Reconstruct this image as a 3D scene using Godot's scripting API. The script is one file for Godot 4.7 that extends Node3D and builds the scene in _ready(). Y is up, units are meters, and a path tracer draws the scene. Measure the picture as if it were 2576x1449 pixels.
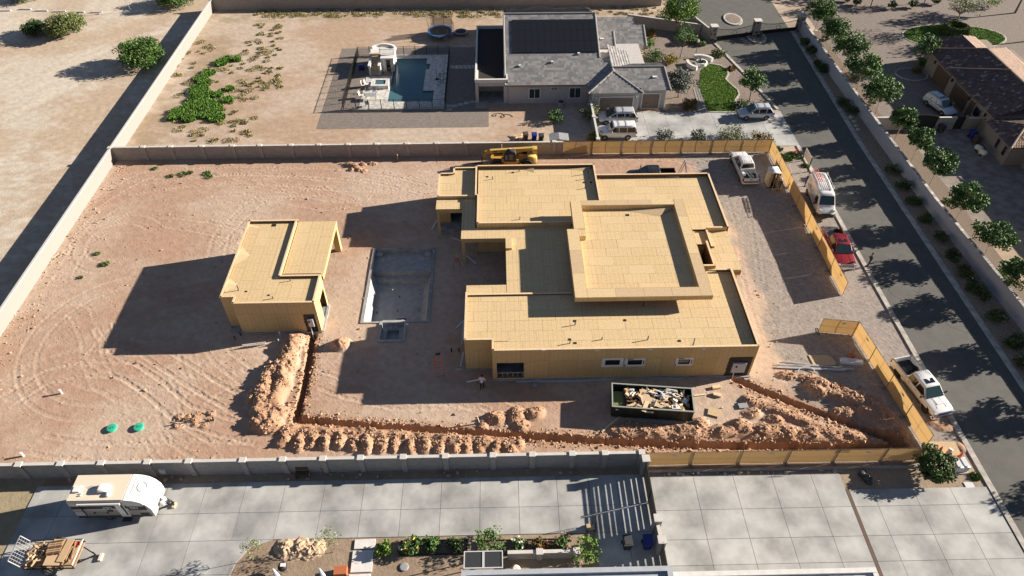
extends Node3D
# ---------------------------------------------------------------- camera model: pixel of the 2576x1449 view -> world
const KF := 1786.5
const HCAM := 50.0
var cam_basis := Basis(Vector3.UP, deg_to_rad(-1.3)) * Basis(Vector3.RIGHT, deg_to_rad(-44.5))
func ray(u: float, v: float) -> Vector3:
	return cam_basis * Vector3((u - 1288.0) / KF, -(v - 724.5) / KF, -1.0)
func F(u: float, v: float, h := 0.0) -> Vector3:          # ray meets the level y = h
	var d := ray(u, v)
	return Vector3(0, HCAM, 0) + d * ((h - HCAM) / d.y)
func FZ(u: float, v: float, z: float) -> Vector3:         # ray meets the wall plane z
	var d := ray(u, v)
	return Vector3(0, HCAM, 0) + d * (z / d.z)
func Z(c: float, r: float, x: float, y: float, h := 0.0) -> Vector3:
	return F((c * 1000.0 + x / 2.574) * 0.644, (r * 563.0 + y / 2.574) * 0.644, h)
func ZZ(c: float, r: float, x: float, y: float, z: float) -> Vector3:
	return FZ((c * 1000.0 + x / 2.574) * 0.644, (r * 563.0 + y / 2.574) * 0.644, z)
func CR(ox: float, oy: float, sc: float, x: float, y: float, h := 0.0) -> Vector3:
	return F((ox + x / sc) * 0.644, (oy + y / sc) * 0.644, h)

var rng := RandomNumberGenerator.new()
func rr(a: float, b: float) -> float: return rng.randf_range(a, b)
var counts := {}
func numbered(n: String) -> String:
	if not counts.has(n):
		counts[n] = 0
		return n
	counts[n] += 1
	return "%s_%03d" % [n, counts[n]]

# ---------------------------------------------------------------- mesh builder
class MB extends RefCounted:
	var v := PackedVector3Array()
	var n := PackedVector3Array()
	var c := PackedColorArray()
	var uv := PackedVector2Array()
	var ix := PackedInt32Array()
	var col := Color(1, 1, 1)
	var xf := Transform3D.IDENTITY
	func tri(p: Vector3, q: Vector3, r: Vector3):           # counter-clockwise seen from outside
		p = xf * p; q = xf * q; r = xf * r
		var m := (q - p).cross(r - p).normalized()
		var b := v.size()
		v.append(p); v.append(q); v.append(r)
		n.append(m); n.append(m); n.append(m)
		c.append(col); c.append(col); c.append(col)
		ix.append(b); ix.append(b + 2); ix.append(b + 1)
	func quad(p: Vector3, q: Vector3, r: Vector3, s: Vector3):
		tri(p, q, r); tri(p, r, s)
	func box(ce: Vector3, sz: Vector3, ba := Basis.IDENTITY):
		var x := ba.x * sz.x * 0.5; var y := ba.y * sz.y * 0.5; var z := ba.z * sz.z * 0.5
		quad(ce + y - x + z, ce + y + x + z, ce + y + x - z, ce + y - x - z)
		quad(ce - y - x - z, ce - y + x - z, ce - y + x + z, ce - y - x + z)
		quad(ce + z - x - y, ce + z + x - y, ce + z + x + y, ce + z - x + y)
		quad(ce - z + x - y, ce - z - x - y, ce - z - x + y, ce - z + x + y)
		quad(ce + x - y + z, ce + x - y - z, ce + x + y - z, ce + x + y + z)
		quad(ce - x - y - z, ce - x - y + z, ce - x + y + z, ce - x + y - z)
	func bar(p: Vector3, q: Vector3, w: float, h: float):
		var d := (q - p); var l := d.length(); d /= l
		var up := Vector3.UP if absf(d.y) < 0.95 else Vector3.RIGHT
		var sd := up.cross(d).normalized(); var u2 := d.cross(sd)
		box((p + q) * 0.5, Vector3(w, h, l), Basis(sd, u2, d))
	func tube(p: Vector3, q: Vector3, r1: float, r2 := -1.0, seg := 8, caps := true):
		if r2 < 0.0: r2 = r1
		var d := (q - p).normalized()
		var up := Vector3.UP if absf(d.y) < 0.95 else Vector3.RIGHT
		var sd := up.cross(d).normalized(); var u2 := d.cross(sd)
		for i in seg:
			var a0 := TAU * i / seg; var a1 := TAU * (i + 1) / seg
			var e0 := sd * cos(a0) + u2 * sin(a0); var e1 := sd * cos(a1) + u2 * sin(a1)
			quad(p + e0 * r1, p + e1 * r1, q + e1 * r2, q + e0 * r2)
			if caps:
				tri(p, p + e1 * r1, p + e0 * r1); tri(q, q + e0 * r2, q + e1 * r2)
	func path(pts: Array, r: float, seg := 6):
		for i in pts.size() - 1: tube(pts[i], pts[i + 1], r, r, seg)
	func prism(poly: Array, y0: float, y1: float):          # poly of Vector2(x, z)
		var pv := PackedVector2Array(poly)
		if Geometry2D.is_polygon_clockwise(pv): pv.reverse()
		var t := Geometry2D.triangulate_polygon(pv)
		for i in range(0, t.size(), 3):
			var a := pv[t[i]]; var b := pv[t[i + 1]]; var d := pv[t[i + 2]]
			if (b - a).cross(d - a) > 0: 
				var tmp := b; b = d; d = tmp
			tri(Vector3(a.x, y1, a.y), Vector3(b.x, y1, b.y), Vector3(d.x, y1, d.y))
			tri(Vector3(a.x, y0, a.y), Vector3(d.x, y0, d.y), Vector3(b.x, y0, b.y))
		var m := pv.size()
		for i in m:
			var a := pv[i]; var b := pv[(i + 1) % m]
			quad(Vector3(b.x, y0, b.y), Vector3(a.x, y0, a.y), Vector3(a.x, y1, a.y), Vector3(b.x, y1, b.y))
	func grid(rows: Array, closed := true, capa := false, capb := false):   # smooth loft through rings of points
		var m: int = rows[0].size(); var k := rows.size()
		var b := v.size()
		var cols := m + 1 if closed else m
		for i in k:
			for j in cols:
				var jj := j % m
				var du: Vector3 = rows[i][(jj + 1) % m] - rows[i][(jj + m - 1) % m]
				if not closed: du = rows[i][mini(jj + 1, m - 1)] - rows[i][maxi(jj - 1, 0)]
				var dv: Vector3 = rows[mini(i + 1, k - 1)][jj] - rows[maxi(i - 1, 0)][jj]
				v.append(xf * rows[i][jj]); n.append((xf.basis * du.cross(dv)).normalized()); c.append(col)
		for i in k - 1:
			for j in cols - 1:
				var p := b + i * cols + j
				ix.append(p); ix.append(p + cols + 1); ix.append(p + 1)
				ix.append(p); ix.append(p + cols); ix.append(p + cols + 1)
		if capa: fan(rows[0], true)
		if capb: fan(rows[k - 1], false)
	func fan(ring: Array, flip: bool):
		var ce := Vector3.ZERO
		for p in ring: ce += p
		ce /= ring.size()
		for i in ring.size():
			var p: Vector3 = ring[i]; var q: Vector3 = ring[(i + 1) % ring.size()]
			if flip: tri(ce, q, p)
			else: tri(ce, p, q)
	func lathe(prof: Array, ce: Vector3, seg := 12):         # prof of Vector2(r, y) bottom to top
		var rows := []
		for p in prof:
			var ring := []
			for i in seg:
				var a := -TAU * i / seg
				ring.append(ce + Vector3(cos(a) * p.x, p.y, sin(a) * p.x))
			rows.append(ring)
		grid(rows, true, true, true)
	func mesh() -> ArrayMesh:
		var a := []
		a.resize(Mesh.ARRAY_MAX)
		a[Mesh.ARRAY_VERTEX] = v; a[Mesh.ARRAY_NORMAL] = n; a[Mesh.ARRAY_COLOR] = c; a[Mesh.ARRAY_INDEX] = ix
		if uv.size() == v.size(): a[Mesh.ARRAY_TEX_UV] = uv
		var m := ArrayMesh.new()
		m.add_surface_from_arrays(Mesh.PRIMITIVE_TRIANGLES, a)
		return m

# ---------------------------------------------------------------- nodes
func put(parent: Node, called: String, me: Mesh, m: Material, at := Vector3.ZERO, turn := 0.0) -> MeshInstance3D:
	var o := MeshInstance3D.new()
	o.name = called
	o.mesh = me
	if m: o.material_override = m
	o.position = at
	o.rotation.y = turn
	parent.add_child(o, true)
	return o
func part(parent: Node, called: String, b: MB, m: Material) -> MeshInstance3D:
	return put(parent, called, b.mesh(), m)
var boxes := {}
func bx(parent: Node, called: String, ce: Vector3, sz: Vector3, m: Material, turn := 0.0) -> MeshInstance3D:
	var k := "%.3f/%.3f/%.3f" % [sz.x, sz.y, sz.z]
	if not boxes.has(k):
		var b := BoxMesh.new()
		b.size = sz
		boxes[k] = b
	return put(parent, called, boxes[k], m, ce, turn)
func tag(o: Node, label: String, cat: String, group := "") -> Node:
	o.set_meta("label", label); o.set_meta("category", cat)
	if group != "": o.set_meta("group", group)
	return o
func thing(called: String, label: String, cat: String, at := Vector3.ZERO, turn := 0.0, group := "") -> Node3D:
	var o := Node3D.new()
	o.name = numbered(called)
	add_child(o)
	o.position = at; o.rotation.y = turn
	tag(o, label, cat, group)
	return o
func one(called: String, b: MB, m: Material, label: String, cat: String, at := Vector3.ZERO, turn := 0.0, group := "") -> MeshInstance3D:
	var o := put(self, numbered(called), b.mesh(), m, at, turn)
	tag(o, label, cat, group)
	return o
func stru(called: String, me: Mesh, m: Material) -> MeshInstance3D:
	var o := put(self, numbered(called), me, m)
	o.set_meta("kind", "structure")
	return o
func stuff(o: Node) -> Node:
	o.set_meta("kind", "stuff")
	return o
func copy(o: Node3D, at: Vector3, turn: float, label: String, sc := 1.0) -> Node3D:
	var r: Node3D = o.duplicate()
	r.name = numbered(String(o.name).rstrip("0123456789").trim_suffix("_"))
	add_child(r)
	r.position = at; r.rotation.y = turn; r.scale = Vector3.ONE * sc
	r.set_meta("label", label)
	return r

# ---------------------------------------------------------------- materials
var M := {}
func lin(r: float, g: float, b: float) -> Color: return Color(r, g, b).linear_to_srgb()
func mat(k: String, r: float, g: float, b: float, rough := 0.85, metal := 0.0) -> StandardMaterial3D:
	var m := StandardMaterial3D.new()
	m.albedo_color = lin(r, g, b)
	m.roughness = rough; m.metallic = metal
	m.specular_mode = BaseMaterial3D.SPECULAR_SCHLICK_GGX
	M[k] = m
	return m
func vmat(k: String, rough := 0.9) -> StandardMaterial3D:
	var m := mat(k, 1, 1, 1, rough)
	m.vertex_color_use_as_albedo = true
	return m
func textured(m: StandardMaterial3D, t: Texture2D, metres: float, nm: Texture2D = null, depth := 0.6) -> StandardMaterial3D:
	m.albedo_texture = t
	m.uv1_triplanar = true; m.uv1_world_triplanar = true
	m.uv1_scale = Vector3.ONE / metres
	if nm:
		m.normal_enabled = true; m.normal_texture = nm; m.normal_scale = depth
	return m
func fnl(seed_: int, freq: float, oct := 3) -> FastNoiseLite:
	var f := FastNoiseLite.new()
	f.seed = seed_; f.frequency = freq
	f.noise_type = FastNoiseLite.TYPE_SIMPLEX_SMOOTH
	f.fractal_octaves = oct
	return f
func speckle(size: int, layers: Array, base := 0.8) -> Image:    # grey multiplier texture; layers [seed, freq, octaves, amount]
	var acc := PackedFloat32Array(); acc.resize(size * size); acc.fill(base)
	for l in layers:
		var im: Image = fnl(l[0], l[1], l[2]).get_seamless_image(size, size)
		im.convert(Image.FORMAT_L8)
		var d := im.get_data()
		for i in size * size: acc[i] += (d[i] / 255.0 - 0.5) * l[3]
	var out := PackedByteArray(); out.resize(size * size)
	for i in size * size: out[i] = int(clampf(Color(acc[i], 0, 0).linear_to_srgb().r, 0.0, 1.0) * 255.0)
	var img := Image.create_from_data(size, size, false, Image.FORMAT_L8, out)
	img.convert(Image.FORMAT_RGB8)
	return img
func itex(im: Image) -> ImageTexture:
	im.generate_mipmaps()
	return ImageTexture.create_from_image(im)
func bumps(size: int, seed_: int, freq: float, oct: int, strength: float) -> ImageTexture:
	var im: Image = fnl(seed_, freq, oct).get_seamless_image(size, size)
	im.convert(Image.FORMAT_RGBA8)
	im.bump_map_to_normal_map(strength)
	return itex(im)
func make_materials():
	var soil := itex(speckle(512, [[11, 0.02, 3, 0.22], [12, 0.11, 2, 0.20], [13, 0.35, 1, 0.12]], 0.82))
	var soilN := bumps(512, 14, 0.06, 4, 6.0)
	var m := vmat("ground", 0.97)
	textured(m, soil, 9.0, soilN, 0.12)
	var grav := itex(speckle(512, [[21, 0.10, 2, 0.7], [22, 0.35, 1, 0.5], [24, 0.02, 2, 0.2]], 0.62))
	var gravN := bumps(512, 23, 0.2, 2, 9.0)
	textured(mat("gravel", 0.36, 0.29, 0.245, 0.95), grav, 9.0, gravN, 0.3)
	textured(mat("gravel_tan", 0.42, 0.33, 0.25, 0.95), grav, 9.0, gravN, 0.3)
	textured(mat("gravel_dark", 0.335, 0.285, 0.25, 0.95), grav, 9.0, gravN, 0.3)
	# OSB: strand flecks, drawn as short strokes; faint printed stud lines every 0.406 m
	var S := 512
	var im := Image.create(S, S, false, Image.FORMAT_RGB8)
	im.fill(lin(0.80, 0.76, 0.66))
	rng.seed = 5
	for i in 5200:
		var k := rr(0.60, 1.05); var wm := rr(0.9, 1.06)
		var c := lin(clampf(0.86 * k * wm, 0, 1), clampf(0.80 * k, 0, 1), clampf(0.66 * k / wm, 0, 1))
		var w := rng.randi_range(4, 22); var h := rng.randi_range(2, 6)
		if rng.randf() < 0.5:
			var t := w; w = h; h = t
		im.fill_rect(Rect2i(rng.randi_range(0, S), rng.randi_range(0, S), w, h), c)
	var osbt := itex(im)
	var osbl: Image = im.duplicate()
	for i in 6:
		var q := int(i * S / 6.0)
		for y in S:
			for e in 3: osbl.set_pixel(q + e, y, osbl.get_pixel(q + e, y).darkened(0.27))
	var osblt := itex(osbl)
	for i in 5:
		var cs: Array = [[0.78, 0.62, 0.40], [0.795, 0.632, 0.41], [0.765, 0.605, 0.385], [0.80, 0.64, 0.425], [0.78, 0.615, 0.405]][i]
		textured(mat("osb%d" % i, cs[0], cs[1], cs[2], 0.8), osblt if i != 3 else osbt, 2.44)
	for i in 3:
		var cs: Array = [[0.76, 0.57, 0.31], [0.72, 0.53, 0.28], [0.79, 0.60, 0.335]][i]
		textured(mat("osbw%d" % i, cs[0], cs[1], cs[2], 0.8), osblt if i != 1 else osbt, 2.44)
	textured(mat("osbpale", 0.68, 0.53, 0.37, 0.8), osbt, 2.44)
	textured(mat("osbbrown", 0.50, 0.33, 0.2, 0.8), osbt, 2.44)
	mat("osbedge", 0.16, 0.09, 0.035)
	var grain := itex(speckle(256, [[31, 0.03, 3, 0.3], [32, 0.2, 1, 0.14]], 0.85))
	textured(mat("lumber", 0.80, 0.60, 0.38, 0.75), grain, 2.0)
	textured(mat("lumber_old", 0.42, 0.28, 0.16, 0.85), grain, 2.0)
	# concrete with stains
	var conc := itex(speckle(512, [[41, 0.008, 5, 0.55], [42, 0.05, 3, 0.12], [43, 0.3, 1, 0.06]], 0.78))
	for i in 4:
		var k: float = [1.0, 0.95, 1.03, 0.91][i]
		textured(mat("conc%d" % i, 0.455 * k, 0.46 * k, 0.45 * k, 0.85), conc, 17.0)
	textured(mat("concrete", 0.40, 0.405, 0.405, 0.9), conc, 6.0)
	textured(mat("gunite", 0.42, 0.425, 0.425, 0.92), itex(speckle(256, [[44, 0.02, 4, 0.3], [45, 0.2, 2, 0.06]], 0.82)), 4.0)
	textured(mat("kerb", 0.50, 0.47, 0.42, 0.9), conc, 5.0)
	textured(mat("travertine", 0.74, 0.71, 0.66, 0.8), conc, 3.0)
	mat("joint", 0.13, 0.12, 0.11)
	var asph := itex(speckle(512, [[51, 0.012, 3, 0.22], [52, 0.4, 1, 0.30], [53, 0.06, 2, 0.1]], 0.80))
	textured(mat("asphalt", 0.118, 0.117, 0.108, 0.9), asph, 10.0)
	mat("crack", 0.03, 0.03, 0.03)
	# walls
	var blk := itex(speckle(256, [[61, 0.02, 3, 0.16], [62, 0.3, 1, 0.1]], 0.88))
	for i in 3:
		var k: float = [1.0, 0.95, 1.05][i]
		textured(mat("block%d" % i, 0.40 * k, 0.345 * k, 0.30 * k, 0.95), blk, 3.0)
		textured(mat("pale%d" % i, 0.40 * k, 0.39 * k, 0.37 * k, 0.95), blk, 3.0)
		textured(mat("grey%d" % i, 0.34 * k, 0.335 * k, 0.325 * k, 0.95), blk, 3.0)
	mat("mortar", 0.20, 0.18, 0.165); mat("mortar_pale", 0.24, 0.23, 0.215); mat("mortar_grey", 0.17, 0.165, 0.16)
	textured(mat("cap", 0.60, 0.575, 0.545, 0.9), blk, 3.0)
	textured(mat("stucco", 0.52, 0.50, 0.485, 0.95), blk, 4.0)
	textured(mat("stucco_trim", 0.70, 0.69, 0.67, 0.9), blk, 4.0)
	textured(mat("stucco_tan", 0.31, 0.25, 0.20, 0.95), blk, 4.0)
	textured(mat("stucco_blue", 0.42, 0.45, 0.49, 0.95), blk, 4.0)
	textured(mat("roofing_white", 0.80, 0.80, 0.79, 0.85), conc, 4.0)
	textured(mat("roof_dark", 0.03, 0.025, 0.021, 0.9), asph, 3.0)
	vmat("tile", 0.8); vmat("vc", 0.9); vmat("cloth", 0.95)
	mat("white", 0.70, 0.70, 0.69, 0.5); mat("whitem", 0.78, 0.78, 0.78, 0.35, 0.1)
	mat("black", 0.012, 0.012, 0.013, 0.6); mat("charcoal", 0.035, 0.035, 0.037, 0.7); mat("rubber", 0.018, 0.018, 0.018, 0.85)
	mat("grey", 0.28, 0.29, 0.30, 0.6); mat("pale_grey", 0.52, 0.53, 0.54, 0.55); mat("steel", 0.45, 0.46, 0.47, 0.4, 0.7)
	mat("chrome", 0.75, 0.75, 0.76, 0.15, 0.95); mat("darksteel", 0.05, 0.052, 0.055, 0.5, 0.3)
	mat("iron", 0.02, 0.019, 0.018, 0.6); mat("bronze", 0.09, 0.065, 0.045, 0.55)
	mat("red", 0.55, 0.03, 0.02, 0.6); mat("orange", 0.85, 0.13, 0.02, 0.6); mat("yellow", 0.56, 0.38, 0.09, 0.5); mat("yellow_dark", 0.5, 0.26, 0.03, 0.55)
	mat("blue", 0.02, 0.03, 0.22, 0.5); mat("bluepad", 0.02, 0.12, 0.35, 0.7); mat("bluetrim", 0.42, 0.48, 0.57, 0.6); mat("teal", 0.03, 0.42, 0.27, 0.6); mat("dumpgreen", 0.010, 0.022, 0.020, 0.55); mat("dumprim", 0.30, 0.32, 0.29, 0.6); mat("olive", 0.16, 0.18, 0.07, 0.8)
	mat("brown", 0.10, 0.055, 0.03, 0.75); mat("tan", 0.45, 0.34, 0.22, 0.8); mat("garage", 0.20, 0.165, 0.135, 0.8); mat("taillight", 0.28, 0.01, 0.01, 0.25); mat("headlight", 0.55, 0.57, 0.6, 0.12, 0.3)
	mat("cardboard", 0.46, 0.32, 0.19, 0.9); mat("plastic", 0.6, 0.62, 0.65, 0.35); mat("clay", 0.40, 0.12, 0.05, 0.8); mat("cream", 0.66, 0.58, 0.46, 0.8)
	var gl := mat("glass", 0.012, 0.016, 0.02, 0.04); gl.metallic_specular = 0.7
	var gt := mat("glass_teal", 0.02, 0.045, 0.045, 0.04); gt.metallic_specular = 0.7
	mat("solar", 0.013, 0.014, 0.017, 0.22); mat("solarframe", 0.05, 0.05, 0.055, 0.4, 0.5)
	for p in [["paint_white", 0.70, 0.70, 0.70], ["paint_red", 0.22, 0.008, 0.012], ["paint_silver", 0.42, 0.44, 0.47], ["paint_black", 0.02, 0.022, 0.028], ["paint_ice", 0.46, 0.50, 0.55], ["paint_tan", 0.44, 0.44, 0.43]]:
		var pm := mat(p[0], p[1], p[2], p[3], 0.35)
		pm.clearcoat_enabled = true; pm.clearcoat = 0.8; pm.clearcoat_roughness = 0.08
	var fs := mat("screen", 0.50, 0.335, 0.155, 0.9)
	fs.backlight_enabled = true; fs.backlight = lin(0.34, 0.22, 0.09)
	var ms := mat("meshnet", 0.12, 0.09, 0.06, 0.9)
	ms.transparency = BaseMaterial3D.TRANSPARENCY_ALPHA; ms.albedo_color.a = 0.65
	for p in [["leaf", 0.06], ["leafdark", 0.04], ["needle", 0.04]]:
		var l := vmat(p[0], 0.7)
		l.backlight_enabled = true; l.backlight = lin(p[1], p[1] * 1.5, p[1] * 0.3)
		l.cull_mode = BaseMaterial3D.CULL_DISABLED
	mat("heap_soil", 0.45, 0.33, 0.22, 0.95); mat("bark", 0.16, 0.115, 0.08, 0.95); mat("bark_pale", 0.30, 0.25, 0.17, 0.95)
	var w := mat("water", 0.02, 0.07, 0.11, 0.03)
	w.refraction_enabled = true; w.refraction_scale = 0.033
	w.albedo_color = lin(0.2, 0.45, 0.55); w.albedo_color.a = 0.3; w.transparency = BaseMaterial3D.TRANSPARENCY_ALPHA
	mat("poolfloor", 0.045, 0.10, 0.14, 0.8)
# ---------------------------------------------------------------- ground: one sheet, fine over the building site
var gx := PackedFloat32Array()
var gz := PackedFloat32Array()
var gh := PackedFloat32Array()
var gw := PackedFloat32Array()    # how much dug-up red earth
var gp := PackedFloat32Array()    # packed, paler earth (wheel marks)
const GX0 := -48.0
const GZ0 := -74.7
const GS := 0.14
var ix0 := 0; var iz0 := 0; var nfx := 0; var nfz := 0
func holes() -> Array: return [Rect2(-13.16, -56.85, 6.02, 10.36), Rect2(-11.34, -46.6, 2.1, 2.52), Rect2(-15.1, -100.2, 6.2, 12.6)]
func gi(x: float, z: float) -> Vector2i: return Vector2i(ix0 + int(round((x - GX0) / GS)), iz0 + int(round((z - GZ0) / GS)))
func ground_y(x: float, z: float) -> float:
	var q := gi(x, z)
	if q.x < 0 or q.y < 0 or q.x >= gx.size() or q.y >= gz.size() or x < GX0 or z < GZ0 or x > 38.4 or z > -30.4: return 0.0
	return gh[q.y * gx.size() + q.x]
func each_near(pts: Array, reach: float, f: Callable):
	var w := gx.size()
	for i in pts.size() - 1:
		var a: Vector2 = pts[i]; var b: Vector2 = pts[i + 1]
		var lo := gi(minf(a.x, b.x) - reach, minf(a.y, b.y) - reach); var hi := gi(maxf(a.x, b.x) + reach, maxf(a.y, b.y) + reach)
		var d := b - a; var L := d.length(); var dn := d / L
		for iz in range(maxi(lo.y, iz0), mini(hi.y, iz0 + nfz - 1)):
			for ixx in range(maxi(lo.x, ix0), mini(hi.x, ix0 + nfx - 1)):
				var p := Vector2(gx[ixx], gz[iz]) - a
				var t := clampf(p.dot(dn), 0.0, L)
				var off := p - dn * t
				var dist := off.length()
				if dist < reach:
					if i > 0 and t <= 0.0: continue
					f.call(iz * w + ixx, t, dist, signf(dn.cross(p)))
func trench(pts: Array, width: float, depth: float, nz: FastNoiseLite):
	var w := gx.size()
	each_near(pts, width + 0.9, func(k, _t, dist, _s):
		var x := gx[k % w]; var z := gz[k / w]
		var half := width * 0.5 + nz.get_noise_2d(x * 14.0, z * 14.0) * 0.10
		if dist < half: gh[k] = minf(gh[k], -depth + nz.get_noise_2d(x * 9.0, z * 9.0) * 0.08)
		gw[k] = maxf(gw[k], clampf(1.4 - dist / (half + 0.5), 0.0, 1.0)))
func mound(x: float, z: float, rx: float, rz: float, h: float, nz: FastNoiseLite, pts: Array = [], turn := 0.0):
	var w := gx.size()
	var lo := gi(x - maxf(rx, rz) * 1.3, z - maxf(rx, rz) * 1.3); var hi := gi(x + maxf(rx, rz) * 1.3, z + maxf(rx, rz) * 1.3)
	for iz in range(maxi(lo.y, iz0), mini(hi.y, iz0 + nfz - 1)):
		for ixx in range(maxi(lo.x, ix0), mini(hi.x, ix0 + nfx - 1)):
			var q := Vector2(gx[ixx] - x, gz[iz] - z).rotated(turn)
			var r := Vector2(q.x / rx, q.y / rz).length()
			r += nz.get_noise_2d(gx[ixx] * 5.0, gz[iz] * 5.0) * 0.28
			if r < 1.0:
				var k := iz * w + ixx
				var lump := 0.85 + 0.3 * nz.get_noise_2d(gx[ixx] * 10.0, gz[iz] * 10.0) + 0.2 * nz.get_noise_2d(gx[ixx] * 26.0, gz[iz] * 26.0)
				var e := h * (1.0 - r * r) * lump
				gh[k] = maxf(gh[k], e) if gh[k] > -0.3 else gh[k]
				gw[k] = maxf(gw[k], clampf((1.0 - r) * 3.0, 0.0, 1.0))
func ridge(pts: Array, width: float, h: float, nz: FastNoiseLite):
	var w := gx.size()
	each_near(pts, width * 1.25, func(k, _t, dist, _s):
		var x := gx[k % w]; var z := gz[k / w]
		var r: float = dist / width + nz.get_noise_2d(x * 4.0, z * 4.0) * 0.3
		if r < 1.0 and gh[k] > -0.3:
			var e := h * pow(1.0 - r * r, 0.8) * (0.85 + 0.5 * nz.get_noise_2d(x * 5.0 + 50.0, z * 5.0) + 0.16 * nz.get_noise_2d(x * 22.0, z * 22.0))
			gh[k] = maxf(gh[k], e)
			gw[k] = maxf(gw[k], clampf((1.0 - r) * 3.0, 0.0, 1.0)))
func ruts(pts: Array, depth := 0.035, lug := true, gauge := 0.9):
	for sd in [-gauge, gauge]:
		var q := []
		for i in pts.size():
			var a: Vector2 = pts[maxi(i - 1, 0)]; var b: Vector2 = pts[mini(i + 1, pts.size() - 1)]
			var nn := (b - a).normalized().orthogonal()
			q.append(pts[i] + nn * sd)
		var ph := rr(0, 6)
		each_near(q, 0.42, func(k, t, dist, s):
			var d := depth * (1.0 if dist < 0.2 else (-0.8 if dist < 0.33 else 0.0))
			if lug and dist < 0.24: d *= 0.55 + 0.6 * signf(sin(t * 14.0 + ph + s * dist * 8.0))
			gh[k] -= d
			if dist < 0.25: gp[k] = minf(1.0, gp[k] + 0.35))
func arc(cx: float, cz: float, r: float, a0: float, a1: float, n := 14) -> Array:
	var o := []
	for i in n + 1:
		var a := deg_to_rad(lerpf(a0, a1, float(i) / n))
		o.append(Vector2(cx + r * cos(a), cz + r * sin(a)))
	return o
func fv(u: float, v: float) -> Vector2:
	var p := F(u, v)
	return Vector2(p.x, p.z)
func build_ground():
	for x in [-420, -260, -160, -110]: gx.append(x)
	var xx := -88.0
	while xx < GX0 - 0.3:
		gx.append(xx); xx += 0.5
	ix0 = gx.size()
	nfx = int((38.4 - GX0) / GS)
	for i in nfx: gx.append(GX0 + i * GS)
	for x in [38.6, 40, 44, 50, 56, 62, 70, 80, 95, 130, 200, 420]: gx.append(x)
	for z in [-420, -260, -180, -140, -125, -119.5]: gz.append(z)
	var zz := -118.5
	while zz < GZ0 - 0.3:
		gz.append(zz); zz += 0.45
	iz0 = gz.size()
	nfz = int((-30.4 - GZ0) / GS)
	for i in nfz: gz.append(GZ0 + i * GS)
	for z in [-30.1, -29, -26, -22, -18, -10, 0, 40, 120, 300]: gz.append(z)
	# snap lines to the pool openings
	for h in holes():
		for e in [h.position.x, h.end.x]:
			var b := 0
			for i in gx.size():
				if absf(gx[i] - e) < absf(gx[b] - e): b = i
			gx[b] = e
		for e in [h.position.y, h.end.y]:
			var b := 0
			for i in gz.size():
				if absf(gz[i] - e) < absf(gz[b] - e): b = i
			gz[b] = e
	var w := gx.size(); var d := gz.size()
	gh.resize(w * d); gw.resize(w * d); gp.resize(w * d)
	var n1 := fnl(71, 0.05, 3); var n2 := fnl(72, 0.5, 3); var n3 := fnl(73, 0.1, 2); var n4 := fnl(74, 0.022, 3)
	# gentle unevenness of the site, kept level along walls and slabs
	for iz in range(iz0, iz0 + nfz):
		for ixx in range(ix0, ix0 + nfx):
			var x := gx[ixx]; var z := gz[iz]
			var e := minf(minf(x + 47.0, 34.5 - x), minf(z + 74.2, -30.6 - z))
			if e < 0.1: continue
			e = clampf(e * 0.8, 0.0, 1.0)
			gh[iz * w + ixx] = e * (0.012 + 0.03 * n1.get_noise_2d(x * 2.0, z * 2.0) + 0.022 * maxf(0.0, n2.get_noise_2d(x * 2.0, z * 2.0) * 1.6 - 0.25))
	rng.seed = 77
	# wheel tracks read from the photograph
	for a in [
		[fv(60, 800), fv(200, 780), fv(250, 900), fv(420, 960), fv(620, 990), fv(700, 1080)],
		[fv(500, 800), fv(560, 900), fv(640, 960), fv(700, 1010)], [fv(380, 880), fv(500, 960), fv(620, 1030), fv(690, 1075)],
		[fv(20, 1010), fv(120, 950), fv(320, 930), fv(460, 1040), fv(640, 1090)], [fv(300, 1090), fv(420, 1060), fv(560, 1040)],
		[fv(390, 1090), fv(420, 1140), fv(480, 1150)], [fv(100, 1120), fv(280, 1140), fv(520, 1130), fv(640, 1140)],
		[fv(420, 1000), fv(440, 1090), fv(520, 1140), fv(640, 1135)], [fv(660, 500), fv(560, 590), fv(540, 700)],
		[fv(430, 560), fv(600, 590), fv(560, 640)], [fv(330, 480), fv(600, 450), fv(900, 470), fv(1080, 450)],
		[fv(300, 450), fv(560, 430), fv(880, 440), fv(1080, 480)], [fv(640, 480), fv(860, 520), fv(1060, 500)],
		[fv(760, 980), fv(900, 985), fv(1160, 1000), fv(1260, 1030)], [fv(820, 960), fv(1000, 1010), fv(1220, 1005), fv(1330, 1060)],
		[fv(1840, 480), fv(1870, 560), fv(1890, 700), fv(1940, 860)], [fv(1900, 470), fv(1930, 600), fv(1950, 760)],
		[fv(1830, 440), fv(1700, 395), fv(1500, 392)], [fv(140, 640), fv(260, 500), fv(400, 430)], [fv(160, 700), fv(220, 600), fv(330, 520)],
		[fv(230, 860), fv(260, 960), fv(400, 1010), fv(470, 980), fv(440, 900)]]:
		var sm := []
		var cv := Curve2D.new()
		for i in a.size():
			var tg := Vector2.ZERO
			if i > 0 and i < a.size() - 1: tg = (a[i + 1] - a[i - 1]) * 0.2
			cv.add_point(a[i], -tg, tg)
		var L := cv.get_baked_length()
		for i in int(L / 0.8) + 1: sm.append(cv.sample_baked(i * 0.8))
		ruts(sm, rr(0.008, 0.018), rng.randf() < 0.75, 0.85)
	for i in 16:
		var p := fv(rr(120, 700), rr(560, 1120))
		ruts(arc(p.x, p.y, rr(3, 9), rr(0, 360), rr(0, 360), 20), rr(0.006, 0.014), rng.randf() < 0.4, 0.8)
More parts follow.
